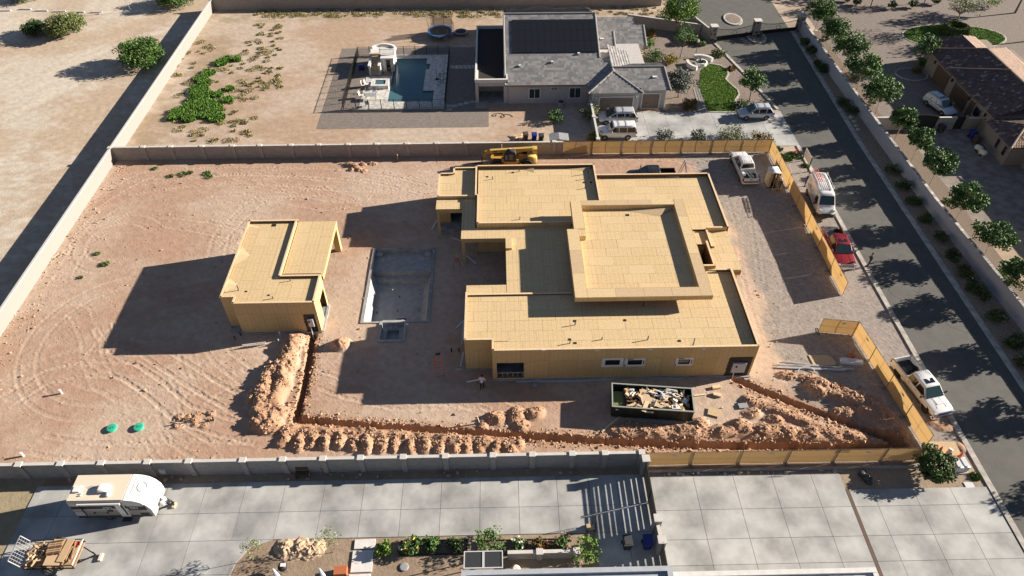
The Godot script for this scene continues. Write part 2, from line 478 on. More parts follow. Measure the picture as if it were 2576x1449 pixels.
	for i in 14:
		var p := fv(rr(520, 1080), rr(430, 560))
		ruts([p, p + Vector2(rr(4, 9), rr(-1.2, 1.2))], rr(0.01, 0.02), true, 0.7)
	# spoil heaps beside the trenches
	ridge([fv(742, 858), fv(725, 900), fv(708, 960), fv(690, 1010), fv(680, 1070)], 1.05, 0.75, n3)
	ridge([fv(690, 935), fv(665, 1000), fv(655, 1060)], 1.0, 0.75, n3)
	ridge([fv(720, 1088), fv(900, 1092), fv(1100, 1103), fv(1300, 1117)], 0.75, 0.42, n3)
	ridge([fv(1560, 1080), fv(1700, 1090), fv(1850, 1085), fv(2000, 1090), fv(2160, 1100)], 0.8, 0.45, n3)
	ridge([fv(2060, 980), fv(2140, 1005), fv(2210, 1050), fv(2240, 1090)], 1.3, 0.7, n3)
	ridge([fv(1880, 1005), fv(1960, 1035), fv(2060, 1075), fv(2160, 1110)], 0.6, 0.3, n3)
	for i in 0:
		var t := i / 21.0
		var p := fv(lerpf(735, 665, minf(1.0, t * 1.2)), lerpf(862, 1075, t))
		mound(p.x + rr(-0.5, 0.4), p.y, rr(0.7, 1.25), rr(0.6, 0.95), rr(0.35, 0.85), n3)
	for q in [[705, 930, 1.5, 1.3, 1.0], [660, 1000, 1.5, 1.3, 0.95], [660, 1060, 1.3, 1.0, 0.8], [700, 1040, 1.0, 0.9, 0.6], [858, 868, 0.95, 0.85, 0.95]]:
		var p := fv(q[0], q[1])
		mound(p.x, p.y, q[2], q[3], q[4], n3)
	for i in 17:
		var u := 715.0 + i * 35.5
		var p := fv(u, 1108 + (i % 2) * 5.0 + i * 0.9)
		mound(p.x + rr(-0.15, 0.15), p.y, rr(0.5, 0.8), rr(0.9, 1.2), rr(0.4, 0.68), n3, [], rr(-0.2, 0.2))
	for i in 30:
		var p := fv(rr(720, 1600), rr(1088, 1104) + 8.0)
		mound(p.x, p.y, rr(0.4, 0.8), rr(0.3, 0.5), rr(0.1, 0.28), n3)
	for q in [[1250, 1052, 0.9, 0.9, 0.55], [1300, 1045, 0.8, 1.1, 0.5], [1345, 1040, 0.9, 0.8, 0.6], [1310, 1070, 0.7, 0.7, 0.4], [1215, 1075, 0.5, 0.9, 0.35],
		[2090, 985, 1.6, 0.8, 0.45], [2150, 1010, 1.8, 1.1, 0.9], [2200, 1040, 1.4, 1.1, 0.8], [2120, 1040, 1.3, 0.8, 0.5], [2050, 975, 1.4, 0.7, 0.35], [2230, 1075, 0.9, 0.8, 0.45], [1980, 945, 1.2, 0.5, 0.3], [2030, 950, 1.1, 0.45, 0.3],
		[1760, 1070, 1.0, 0.8, 0.6], [1810, 1085, 0.9, 0.7, 0.55], [1860, 1075, 1.0, 0.9, 0.7], [1920, 1085, 1.1, 0.8, 0.65], [1980, 1090, 1.0, 0.8, 0.6], [2040, 1085, 1.0, 0.8, 0.6], [2100, 1098, 0.9, 0.7, 0.5], [2160, 1100, 0.8, 0.5, 0.4], [1700, 1092, 0.8, 0.5, 0.4], [1620, 1088, 0.8, 0.5, 0.35], [1550, 1080, 0.8, 0.5, 0.3],
		[1890, 1040, 0.9, 0.6, 0.35], [1950, 1055, 1.0, 0.6, 0.4], [2375, 1075, 0.9, 0.5, 0.22], [2350, 1065, 0.8, 0.4, 0.2], [2418, 1125, 0.5, 0.6, 0.2]]:
		var p := fv(q[0], q[1])
		mound(p.x, p.y, q[2], q[3], q[4], n3)
	for i in 16:
		var p := fv(rr(440, 540), rr(1040, 1075))
		mound(p.x, p.y, rr(0.25, 0.5), rr(0.2, 0.4), rr(0.08, 0.2), n3)
	for i in 10:
		var p := fv(rr(850, 940), rr(410, 430))
		mound(p.x, p.y, rr(0.4, 0.8), rr(0.25, 0.5), rr(0.15, 0.4), n3)
	trench([fv(786, 842), fv(779, 905), fv(762, 990), fv(745, 1050)], 0.62, 0.95, n3)
	trench([fv(741, 1055), fv(900, 1070), fv(1100, 1084), fv(1320, 1098), fv(1480, 1108), fv(1700, 1120), fv(1900, 1122), fv(2090, 1124), fv(2270, 1126)], 0.60, 0.85, n3)
	trench([fv(1851, 954), fv(1910, 982), fv(2010, 1020), fv(2120, 1062), fv(2200, 1092), fv(2275, 1122)], 0.62, 0.85, n3)
	# colours and mesh
	var hs := holes()
	var vs := PackedVector3Array(); var ns := PackedVector3Array(); var cs := PackedColorArray(); var id := PackedInt32Array()
	vs.resize(w * d); ns.resize(w * d); cs.resize(w * d)
	var red := Color(0.465, 0.305, 0.215); var pale := Color(0.545, 0.415, 0.32); var dug := Color(0.44, 0.25, 0.145); var grav := Color(0.325, 0.285, 0.255)
	var tan_ := Color(0.535, 0.43, 0.335); var dry := Color(0.36, 0.285, 0.185); var lot := Color(0.62, 0.545, 0.45); var lot2 := Color(0.53, 0.415, 0.305)
	for iz in d:
		for ixx in w:
			var x := gx[ixx]; var z := gz[iz]; var k := iz * w + ixx
			var c: Color
			var a := n4.get_noise_2d(x * 2.2, z * 2.2); var b := n1.get_noise_2d(x * 5.0 + 40.0, z * 9.0)
			if x < -47.1:
				c = lot.lerp(lot2, clampf(0.4 + a * 2.4 + b * 0.6, 0.0, 1.0))
				var st := n1.get_noise_2d((x * 0.83 + z * 0.55) * 14.0, (z * 0.83 - x * 0.55) * 1.6)
				c = c * (1.0 + 0.16 * st + 0.12 * n2.get_noise_2d(x * 2.0, z * 2.0))
				var rad := Vector2(x + 62.0, z + 84.0).length()
				if rad > 4.0 and rad < 12.0 and z > -90.0: c = c * (1.0 + 0.07 * sin(rad * 5.0))
				if x > -58.0 + 4.0 * a: c = c.lerp(lot2 * 0.95, clampf(0.3 + b * 1.5, 0.0, 0.7))
			elif z < -74.5:
				c = tan_.lerp(Color(0.465, 0.335, 0.24), clampf(0.4 + a * 2.6 + b * 0.9, 0.0, 1.0))
				c = c * (1.0 + 0.14 * n2.get_noise_2d(x * 1.6, z * 2.6) + 0.10 * n1.get_noise_2d(x * 3.0 + 9.0, z * 16.0))
				var weed := clampf((-34.0 - x) * 0.07 + 0.1 + a * 1.2, 0.0, 1.0) * clampf(b * 2.2 + 0.45, 0.0, 1.0)
				if z < -113.5: weed = maxf(weed, clampf(0.55 + b * 2.0, 0.0, 1.0))
				c = c.lerp(dry, weed * 0.7)
			elif z > -30.4:
				c = Color(0.36, 0.28, 0.20).lerp(Color(0.30, 0.215, 0.15), clampf(0.5 + a * 2.0 + b, 0.0, 1.0))
				if x < -36.0: c = Color(0.36, 0.30, 0.19)
			else:
				c = red.lerp(pale, clampf(0.45 + a * 1.7 + b * 0.55, 0.0, 1.0))
				c = c.lerp(pale * 1.04, gp[k] * 0.6)
				var east := clampf((x - 25.0 - 1.8 * n1.get_noise_2d(x * 3.0, z * 3.0) + maxf(0.0, -57.0 - z) * 0.16) * 0.9, 0.0, 1.0)
				if x > 34.0: east = 1.0
				c = c.lerp(grav * (1.0 + 0.5 * n2.get_noise_2d(x * 14.0, z * 14.0)), east * 0.97)
				c = c.lerp(dug * (1.0 + 0.25 * n2.get_noise_2d(x * 4.0, z * 4.0)), clampf(gw[k], 0.0, 1.0) * 0.85)
			vs[k] = Vector3(x, gh[k], z)
			c.a = 1.0
			cs[k] = c
	for iz in d:
		for ixx in w:
			var k := iz * w + ixx
			var xa := maxi(ixx - 1, 0); var xb := mini(ixx + 1, w - 1); var za := maxi(iz - 1, 0); var zb := mini(iz + 1, d - 1)
			ns[k] = Vector3(-(gh[iz * w + xb] - gh[iz * w + xa]) / (gx[xb] - gx[xa]), 1.0, -(gh[zb * w + ixx] - gh[za * w + ixx]) / (gz[zb] - gz[za])).normalized()
	for iz in d - 1:
		for ixx in w - 1:
			var mx := (gx[ixx] + gx[ixx + 1]) * 0.5; var mz := (gz[iz] + gz[iz + 1]) * 0.5
			var skip := false
			for h in hs:
				if h.has_point(Vector2(mx, mz)): skip = true
			if skip: continue
			var k := iz * w + ixx
			id.append(k); id.append(k + 1); id.append(k + w + 1)
			id.append(k); id.append(k + w + 1); id.append(k + w)
	var arr := []
	arr.resize(Mesh.ARRAY_MAX)
	arr[Mesh.ARRAY_VERTEX] = vs; arr[Mesh.ARRAY_NORMAL] = ns; arr[Mesh.ARRAY_COLOR] = cs; arr[Mesh.ARRAY_INDEX] = id
	var me := ArrayMesh.new()
	me.add_surface_from_arrays(Mesh.PRIMITIVE_TRIANGLES, arr)
	stru("ground", me, M.ground)
	clods(n3)
func clods(_n: FastNoiseLite):
	# loose clods on the dug earth
	var b := MB.new()
	var dirs := [Vector3(1, 0, 0), Vector3(-1, 0, 0), Vector3(0, 0, 1), Vector3(0, 0, -1)]
	for i in 4:
		b.tri(Vector3(0, 0.75, 0), dirs[[0, 3, 1, 2][(i) % 4]] * 1.0, dirs[[3, 1, 2, 0][i % 4]] * 1.0)
	var me := b.mesh()
	var mm := MultiMesh.new()
	mm.transform_format = MultiMesh.TRANSFORM_3D; mm.use_colors = true; mm.mesh = me
	var w := gx.size()
	var list := []
	rng.seed = 99
	for t in 160000:
		var ixx := rng.randi_range(ix0, ix0 + nfx - 2); var iz := rng.randi_range(iz0, iz0 + nfz - 2)
		var k := iz * w + ixx
		var pr := gw[k] * 0.8 + 0.012
		if gx[ixx] < -44.6: pr += 0.12
		if gx[ixx] > 34.0: continue
		if rng.randf() < pr and gh[k] > -0.3: list.append(k)
		if list.size() >= 9000: break
	mm.instance_count = list.size()
	for i in list.size():
		var k: int = list[i]
		var s := rr(0.035, 0.10) if rng.randf() < 0.9 else rr(0.1, 0.2)
		var ba := Basis(Vector3(rr(-1, 1), rr(0.4, 1), rr(-1, 1)).normalized(), rr(0, TAU)).scaled(Vector3(s, s * rr(0.6, 1), s * rr(0.7, 1.2)))
		mm.set_instance_transform(i, Transform3D(ba, Vector3(gx[k % w] + rr(-0.07, 0.07), gh[k] + s * 0.1, gz[k / w] + rr(-0.07, 0.07))))
		var sh := rr(0.8, 1.15)
		mm.set_instance_color(i, Color(0.45 * sh, 0.27 * sh, 0.165 * sh).lerp(Color(0.5, 0.36, 0.26), rng.randf() * 0.5))
	var o := MultiMeshInstance3D.new()
	o.multimesh = mm; o.name = "loose_clods"; o.material_override = M.vc
	add_child(o)
	tag(o, "loose red earth clods strewn over spoil heaps and trench edges", "clods")
	stuff(o)
# ---------------------------------------------------------------- OSB-sheathed buildings
func osb() -> Material: return M["osb%d" % rng.randi_range(0, 4)]
func osbw() -> Material: return M["osbw%d" % rng.randi_range(0, 2)]
func deck(p: Node, x0: float, x1: float, z0: float, z1: float, y: float, cuts: Array = [], along_z := false):
	# plywood-size sheets in staggered rows on a dark frame; a narrow gap is left between sheets
	var fr = MB.new()
	var rects = [Rect2(x0, z0, x1 - x0, z1 - z0)]
	for c in cuts: rects = subtract(rects, c)
	for r in rects: fr.box(Vector3(r.get_center().x, y - 0.10, r.get_center().y), Vector3(r.size.x, 0.16, r.size.y))
	part(p, "roof_frame", fr, M.osbedge)
	var a0 = z0 if not along_z else x0; var a1 = z1 if not along_z else x1
	var b0 = x0 if not along_z else z0; var b1 = x1 if not along_z else z1
	var row = 0; var a = a1
	while a > a0 + 0.05:
		var w = minf(1.22, a - a0)
		var b = b0; var first = [2.44, 1.22, 1.83, 0.61][row % 4] as float
		while b < b1 - 0.05:
			var l = minf(first, b1 - b); first = 2.44
			if b1 - b - l < 0.25: l = b1 - b
			var piece = Rect2(b, a - w, l, w) if not along_z else Rect2(a - w, b, w, l)
			var ps = [piece]
			for c in cuts: ps = subtract(ps, c)
			for q in ps:
				if q.size.x < 0.08 or q.size.y < 0.08: continue
				bx(p, "roof_sheet", Vector3(q.get_center().x, y - 0.008 + rr(-0.003, 0.003), q.get_center().y), Vector3(q.size.x - 0.015, 0.016, q.size.y - 0.015), osb())
			b += l
		a -= w; row += 1
func subtract(rs: Array, c: Rect2) -> Array:
	var out = []
	for r in rs:
		if not r.intersects(c):
			out.append(r); continue
		var i: Rect2 = r.intersection(c)
		if i.position.y > r.position.y: out.append(Rect2(r.position.x, r.position.y, r.size.x, i.position.y - r.position.y))
		if i.end.y < r.end.y: out.append(Rect2(r.position.x, i.end.y, r.size.x, r.end.y - i.end.y))
		if i.position.x > r.position.x: out.append(Rect2(r.position.x, i.position.y, i.position.x - r.position.x, i.size.y))
		if i.end.x < r.end.x: out.append(Rect2(i.end.x, i.position.y, r.end.x - i.end.x, i.size.y))
	return out
# a wall from a to b (x, z); sheets on its outer side (to the right of a->b seen from above); opens: Rect2(along, y, length, height)
func osb_wall(p: Node, a: Vector2, b: Vector2, y0: float, y1: float, opens: Array = [], sheets := true, cap := true, stem := true):
	var L = a.distance_to(b); var d = (b - a) / L; var nn = Vector2(-d.y, d.x)     # outward
	var turn = atan2(-d.y, d.x)
	var rects = [Rect2(0, y0, L, y1 - y0)]
	for o in opens: rects = subtract(rects, o)
	var core = MB.new()
	core.xf = Transform3D(Basis(Vector3.UP, turn), Vector3(a.x, 0, a.y))
	for r in rects: core.box(Vector3(r.get_center().x, r.get_center().y, -0.075), Vector3(r.size.x, r.size.y, 0.13))
	part(p, "wall_frame", core, M.osbedge)
	if sheets:
		var yy = y0 + (0.16 if stem and y0 < 0.1 else 0.0); var row = 0
		while yy < y1 - 0.05:
			var hh = minf(2.44, y1 - yy); var x = 0.0
			while x < L - 0.02:
				var l = minf(1.22, L - x)
				if row % 2 == 1: l = minf(2.44, L - x)
				if L - x - l < 0.2: l = L - x
				var ps = [Rect2(x, yy, l, hh)]
				for o in opens: ps = subtract(ps, o)
				for q in ps:
					if q.size.x < 0.06 or q.size.y < 0.06: continue
					var ce = a + d * q.get_center().x + nn * -0.003
					bx(p, "wall_sheet", Vector3(ce.x, q.get_center().y, ce.y), Vector3(q.size.x - 0.012, q.size.y - 0.014, 0.016), osbw(), turn)
				x += l
			yy += hh; row += 1
	if stem and y0 < 0.1:
		var m = a + d * (L * 0.5)
		bx(p, "stem_wall", Vector3(m.x, 0.075, m.y) - Vector3(nn.x, 0, nn.y) * 0.02, Vector3(L + 0.1, 0.15, 0.22), M.concrete, turn)
	if cap:
		var m2 = a + d * (L * 0.5) - nn * 0.075
		bx(p, "parapet_cap", Vector3(m2.x, y1 + 0.02, m2.y), Vector3(L + 0.02, 0.038, 0.19), M.lumber, turn)
func vent(p: Node, at: Vector3, h: float):
	var b = MB.new()
	b.tube(at, at + Vector3(0, h, 0), 0.045, 0.045, 8)
	part(p, "vent_pipe", b, M.charcoal)
func hatch(p: Node, at: Vector3, s := 0.26):
	bx(p, "roof_drain", at + Vector3(0, 0.012, 0), Vector3(s, 0.024, s * 0.9), M.black)
func wedge(p: Node, a: Vector3, b: Vector3, c: Vector3, lift: float):     # cricket: ridge at a, rising against the parapet
	var m = MB.new()
	var t = a + Vector3(0, lift, 0)
	if (b - t).cross(c - t).y > 0: m.tri(t, b, c)
	else: m.tri(t, c, b)
	part(p, "roof_cricket", m, M.osbpale)
func vec2(p: Vector3) -> Vector2: return Vector2(p.x, p.z)
func window_unit(p: Node, x0: float, x1: float, y0: float, y1: float, z: float, wrap := 0.28, torn := false, divided := 1):
	var w = part(p, "window", frame_mb(x0, x1, y0, y1, z - 0.02, 0.07, 0.08), M.black)
	for i in divided:
		var xa = lerpf(x0 + 0.06, x1 - 0.06, float(i) / divided); var xb = lerpf(x0 + 0.06, x1 - 0.06, float(i + 1) / divided)
		bx(w, "pane", Vector3((xa + xb) * 0.5, (y0 + y1) * 0.5, z - 0.05), Vector3(xb - xa - 0.04, y1 - y0 - 0.12, 0.02), M.glass)
	var f = MB.new()
	for r in [[x0 - wrap, x1 + wrap, y1, y1 + wrap * 0.75], [x0 - wrap, x1 + wrap, y0 - wrap * 0.9, y0], [x0 - wrap, x0, y0, y1], [x1, x1 + wrap, y0, y1]]:
		f.box(Vector3((r[0] + r[1]) * 0.5, (r[2] + r[3]) * 0.5, z + 0.012), Vector3(r[1] - r[0], r[3] - r[2], 0.006))
	part(w, "flashing_tape", f, M.white)
	if torn:
		var g = MB.new()
		g.box(Vector3(x0 + 0.2, y1 + 0.13, z + 0.019), Vector3(0.5, 0.1, 0.004)); g.box(Vector3(x1 + 0.14, (y0 + y1) * 0.5, z + 0.019), Vector3(0.09, 0.5, 0.004)); g.box(Vector3(x0 - 0.2, y0 - 0.1, z + 0.019), Vector3(0.08, 0.3, 0.004))
		part(w, "blue_print", g, M.blue)
func frame_mb(x0: float, x1: float, y0: float, y1: float, z: float, t: float, dz: float) -> MB:
	var b = MB.new()
	b.box(Vector3((x0 + x1) * 0.5, y1 - t * 0.5, z), Vector3(x1 - x0, t, dz)); b.box(Vector3((x0 + x1) * 0.5, y0 + t * 0.5, z), Vector3(x1 - x0, t, dz))
	b.box(Vector3(x0 + t * 0.5, (y0 + y1) * 0.5, z), Vector3(t, y1 - y0 - 2 * t, dz)); b.box(Vector3(x1 - t * 0.5, (y0 + y1) * 0.5, z), Vector3(t, y1 - y0 - 2 * t, dz))
	return b
func meter_panel(p: Node, x0: float, x1: float, y0: float, y1: float, z: float, px0: float, px1: float, py0: float, py1: float):
	var b = MB.new()
	b.box(Vector3((x0 + x1) * 0.5, (y0 + y1) * 0.5, z + 0.010), Vector3(x1 - x0, y1 - y0, 0.006))
	for i in 6: b.box(Vector3(x0 - 0.03, lerpf(y0, y1, (i + 0.3) / 6.0), z + 0.010), Vector3(rr(0.05, 0.2), (y1 - y0) / 7.0, 0.006))
	part(p, "black_building_paper", b, M.black)
	var q = MB.new()
	q.box(Vector3((px0 + px1) * 0.5, (py0 + py1) * 0.5, z + 0.1), Vector3(px1 - px0, py1 - py0, 0.16))
	var mp = part(p, "electric_panel", q, M.pale_grey)
	bx(mp, "panel_door", Vector3(lerpf(px0, px1, 0.72), (py0 + py1) * 0.5, z + 0.19), Vector3((px1 - px0) * 0.5, (py1 - py0) * 0.9, 0.02), M.pale_grey)
	var mt = MB.new()
	mt.tube(Vector3(lerpf(px0, px1, 0.26), lerpf(py0, py1, 0.7), z + 0.17), Vector3(lerpf(px0, px1, 0.26), lerpf(py0, py1, 0.7), z + 0.26), 0.085, 0.085, 12)
	part(mp, "meter_socket", mt, M.charcoal)
	var pc = MB.new()
	pc.tube(Vector3(lerpf(px0, px1, 0.25), py0, z + 0.12), Vector3(lerpf(px0, px1, 0.25), -0.75, z + 0.25), 0.05, 0.05, 8)
	part(mp, "conduit", pc, M.pale_grey)
func build_main_house():
	rng.seed = 31
	var p = thing("unfinished_house", "large unfinished house sheathed in bare yellow strand board with flat roofs", "house", Vector3.ZERO)
	var D = 3.67; var C = 3.46; var T = 4.05
	# floor slab
	var fl = MB.new()
	for r in [[-3.1, 21.9, -46.2, -40.5], [-0.7, 21.9, -40.5, -39.3], [-2.4, 10.7, -66.3, -56.3], [5.3, 10.7, -56.3, -46.2], [10.7, 23.1, -64.3, -46.2], [-6.5, -2.4, -65.3, -59.5]]:
		fl.box(Vector3((r[0] + r[1]) * 0.5, 0.06, (r[2] + r[3]) * 0.5), Vector3(r[1] - r[0] - 0.02, 0.11, r[3] - r[2] - 0.02))
	part(p, "floor_slab", fl, M.concrete)
	# decks
	deck(p, -3.06, 21.86, -46.2, -39.32, D, [Rect2(-3.2, -40.6, 2.5, 1.4), Rect2(7.0, -47, 11.4, 1.4)])
	deck(p, 18.4, 21.86, -49.0, -46.2, D)
	deck(p, -2.26, 10.62, -66.28, -56.32, D, [Rect2(7.9, -57.3, 4, 2)])
	deck(p, 10.78, 23.06, -64.28, -55.2, D, [Rect2(7.9, -57.3, 9.9, 3)])
	deck(p, -6.5, -2.66, -66.4, -61.32, 3.56, [Rect2(-7, -67, 1.9, 1.55)])
	deck(p, -3.2, 0.55, -47.8, -46.32, C)
	deck(p, 0.57, 7.9, -54.5, -46.3, C, [], true)
	deck(p, -3.9, 7.9, -56.2, -54.5, C)
	deck(p, -3.9, -2.5, -61.1, -56.2, C, [], true)
	deck(p, -6.7, -3.9, -61.1, -59.4, C - 0.04)
	deck(p, 17.8, 23.1, -55.1, -49.3, C + 0.04, [Rect2(19.5, -53.1, 1.06, 3.6)])
	# exterior walls with parapets (outer side to the left of the walk)
	var sx0 = ZZ(1, 2, 2420, 725, -39.2); var sx1 = ZZ(2, 2, 62, 900, -39.2)
	var wl = -0.8
	var op = [Rect2(sx0.x - wl, 0.35, 2.35, 2.05)]
	var wins = []
	for q in [[940, 722, 1080, 768], [1167, 722, 1303, 765], [1678, 716, 1782, 760]]:
		var a = ZZ(2, 2, q[0], q[1], -39.2); var b = ZZ(2, 2, q[2], q[3], -39.2)
		op.append(Rect2(a.x - wl, b.y, b.x - a.x, a.y - b.y)); wins.append([a.x, b.x, b.y, a.y])
	osb_wall(p, Vector2(-0.8, -39.2), Vector2(22.0, -39.2), 0, T, op)
	for i in 3: window_unit(p, wins[i][0], wins[i][1], wins[i][2], wins[i][3], -39.2, 0.26 if i else 0.3, i > 0, 1 if i else 1)
	# knee studs in the opening
	var kn = MB.new()
	for i in 6: kn.box(Vector3(sx0.x + 0.06 + i * 0.445, 0.55, -39.4), Vector3(0.045, 0.5, 0.1))
	kn.box(Vector3(sx0.x + 1.18, 0.83, -39.4), Vector3(2.33, 0.045, 0.1)); kn.box(Vector3(sx0.x + 1.18, 0.27, -39.4), Vector3(2.33, 0.045, 0.1))
	part(p, "stud_framing", kn, M.lumber)
	osb_wall(p, Vector2(-0.8, -40.45), Vector2(-0.8, -39.2), 0, T, [], true)
	osb_wall(p, Vector2(-3.2, -40.45), Vector2(-0.8, -40.45), 0, T)
	osb_wall(p, Vector2(-3.2, -46.3), Vector2(-3.2, -40.45), 0, T)
	osb_wall(p, Vector2(22.0, -39.2), Vector2(22.0, -49.0), 0, T)
	osb_wall(p, Vector2(22.0, -49.0), Vector2(20.6, -49.0), D - 0.2, T - 0.1, [], false)
	osb_wall(p, Vector2(6.6, -46.3), Vector2(-3.2, -46.3), 0, D + 0.14, [Rect2(1.0, 0.2, 4.0, 2.2)], false)
	# north-west block
	osb_wall(p, Vector2(-2.55, -66.4), Vector2(-2.55, -60.95), 0, T)
	osb_wall(p, Vector2(-2.55, -60.95), Vector2(-2.3, -60.95), 0, T, [], false)
	osb_wall(p, Vector2(-2.3, -60.95), Vector2(-2.3, -56.2), 0, T)
	osb_wall(p, Vector2(-2.3, -56.2), Vector2(7.3, -56.2), 0, T, [Rect2(4.4, 0.2, 4.6, 2.3)])
	osb_wall(p, Vector2(10.72, -59.7), Vector2(10.72, -66.4), D - 0.2, T)
	osb_wall(p, Vector2(10.6, -66.4), Vector2(10.6, -59.7), D - 0.2, T, [], false, false)
	osb_wall(p, Vector2(10.72, -66.4), Vector2(-2.55, -66.4), 0, T, [], false)
	# north-east wing
	osb_wall(p, Vector2(23.2, -55.1), Vector2(23.2, -64.4), 0, T)
	osb_wall(p, Vector2(23.2, -64.4), Vector2(10.75, -64.4), 0, T, [], false)
	osb_wall(p, Vector2(21.0, -55.15), Vector2(23.2, -55.15), 0, T - 0.15)
	# north-west wing and canopies
	osb_wall(p, Vector2(-6.62, -65.45), Vector2(-6.62, -61.2), 0, 3.75)
	osb_wall(p, Vector2(-6.62, -61.2), Vector2(-2.55, -61.2), 0, 3.75, [Rect2(1.3, 0.1, 1.9, 2.4)])
	osb_wall(p, Vector2(-5.05, -65.45), Vector2(-6.62, -65.45), 0, 3.75, [], false)
	osb_wall(p, Vector2(-5.05, -66.5), Vector2(-5.05, -65.45), 0, 3.75, [], false)
	osb_wall(p, Vector2(-2.55, -66.5), Vector2(-5.05, -66.5), 0, 3.75, [], false)
	for q in [[Vector2(-6.7, -59.4), Vector2(-3.9, -59.4), C - 0.55, C - 0.12], [Vector2(-3.9, -54.5), Vector2(0.57, -54.5), C - 0.5, C - 0.02], [Vector2(-3.9, -59.4), Vector2(-3.9, -54.5), C - 0.5, C - 0.02],
		[Vector2(-6.7, -61.1), Vector2(-6.7, -59.4), C - 0.55, C - 0.12], [Vector2(0.57, -54.5), Vector2(0.57, -47.8), C - 0.5, C - 0.02], [Vector2(0.57, -47.8), Vector2(-3.2, -47.8), C - 0.5, C - 0.02], [Vector2(-3.2, -47.8), Vector2(-3.2, -46.3), C - 0.5, C - 0.02],
		[Vector2(22.5, -49.3), Vector2(23.1, -49.3), C - 0.6, C - 0.02], [Vector2(23.1, -49.3), Vector2(23.1, -55.1), C - 0.5, C - 0.02], [Vector2(23.1, -49.3), Vector2(22.0, -49.3), C - 0.5, C - 0.02]]:
		osb_wall(p, q[0], q[1], q[2], q[3], [], true, false)
	for q in [[-6.5, -59.6], [-3.7, -54.7], [-3.0, -47.6], [22.8, -49.55]]:
		bx(p, "canopy_post", Vector3(q[0], 1.5, q[1]), Vector3(0.3, 2.98, 0.3), M.osbw0)
	bx(p, "raised_curb", Vector3(0.88, C + 0.14, -53.6), Vector3(0.6, 0.26, 1.8), M.osb1)
	# house walls under the canopies
	osb_wall(p, Vector2(5.2, -56.2), Vector2(5.2, -46.3), 0, C - 0.2, [Rect2(1.0, 0.15, 3.6, 2.5), Rect2(5.3, 0.15, 3.6, 2.5)], true, false)
	osb_wall(p, Vector2(-2.3, -61.2), Vector2(-2.3, -59.5), 0, 3.3, [], true, false)
	var pp = MB.new()
	pp.box(Vector3(7.0, 1.4, -57.2), Vector3(0.1, 2.7, 0.1))
	# the raised great-room roof
	var R = 5.18
	osb_wall(p, Vector2(8.0, -57.3), Vector2(8.0, -45.5), D - 0.3, R - 0.62, [], true, false, false)
	osb_wall(p, Vector2(8.0, -45.5), Vector2(17.7, -45.5), D - 0.3, R - 0.62, [], true, false, false)
	osb_wall(p, Vector2(17.7, -45.5), Vector2(17.7, -57.3), D - 0.3, R - 0.62, [], true, false, false)
	osb_wall(p, Vector2(17.7, -57.3), Vector2(8.0, -57.3), D - 0.3, R - 0.62, [], false, false, false)
	deck(p, 7.76, 17.9, -57.4, -45.36, R - 0.56, [Rect2(7.0, -58, 1.4, 4.25)])
	for q in [[7.32, 8.4, -58.3, -53.75], [6.62, 7.75, -53.75, -44.24], [8.4, 18.0, -58.3, -57.45], [17.9, 18.9, -58.3, -44.24], [7.75, 17.9, -45.36, -44.24]]:
		var nb = MB.new()
		nb.box(Vector3((q[0] + q[1]) * 0.5, R - 0.22, (q[2] + q[3]) * 0.5), Vector3(q[1] - q[0], 0.40, q[3] - q[2]))
		part(p, "roof_overhang", nb, M.osbbrown)
		var nx = maxi(1, int((q[1] - q[0]) / 2.4)); var nz = maxi(1, int((q[3] - q[2]) / 2.4))
		for i in nx:
			for j in nz:
				bx(p, "roof_sheet", Vector3(lerpf(q[0], q[1], (i + 0.5) / nx), R - 0.01, lerpf(q[2], q[3], (j + 0.5) / nz)), Vector3((q[1] - q[0]) / nx - 0.02, 0.018, (q[3] - q[2]) / nz - 0.02), M.osbpale if rng.randf() < 0.75 else M.osb3)
	bx(p, "roof_sheet", Vector3(8.05, R - 0.29, -53.2), Vector3(0.7, 0.5, 1.05), M.osb2)
	for q in [[Vector2(6.6, -44.2), Vector2(18.92, -44.2)], [Vector2(18.93, -44.2), Vector2(18.93, -58.32)], [Vector2(6.6, -53.75), Vector2(6.6, -44.2)], [Vector2(7.3, -58.3), Vector2(7.3, -53.75)]]:
		osb_wall(p, q[0], q[1], R - 0.48, R - 0.02, [], true, false, false)
	for q in [[Vector2(17.87, -57.42), Vector2(8.4, -57.42)], [Vector2(8.42, -57.42), Vector2(8.42, -53.75)], [Vector2(17.87, -45.4), Vector2(17.87, -57.4)], [Vector2(7.77, -53.75), Vector2(7.77, -45.38)], [Vector2(7.77, -45.4), Vector2(17.87, -45.4)]]:
		osb_wall(p, q[1], q[0], R - 0.64, R - 0.02, [], true, false, false)
	wedge(p, Vector3(17.85, R - 0.56, -57.35), Vector3(12.5, R - 0.555, -57.3), Vector3(16.2, R - 0.555, -56.2), 0.3)
	# entry light well
	osb_wall(p, Vector2(19.47, -53.12), Vector2(19.47, -49.5), 0.2, 3.62, [], false, false, false)
	osb_wall(p, Vector2(19.47, -49.5), Vector2(20.6, -49.5), 0.2, 3.9)
	osb_wall(p, Vector2(20.6, -49.5), Vector2(20.6, -53.12), 0.2, 3.9)
	osb_wall(p, Vector2(20.52, -53.1), Vector2(20.52, -49.55), 0.2, 3.88, [], true, false, false)
	osb_wall(p, Vector2(19.5, -53.12), Vector2(20.55, -53.12), 0.2, 3.5, [], true, false, false)
	bx(p, "well_floor", Vector3(20.0, 0.6, -51.3), Vector3(1.0, 0.05, 3.5), M.osbw2)
	osb_wall(p, Vector2(21.05, -52.5), Vector2(21.05, -55.15), C - 0.05, 3.72)
	osb_wall(p, Vector2(21.05, -52.5), Vector2(21.25, -52.5), C - 0.05, 3.72)
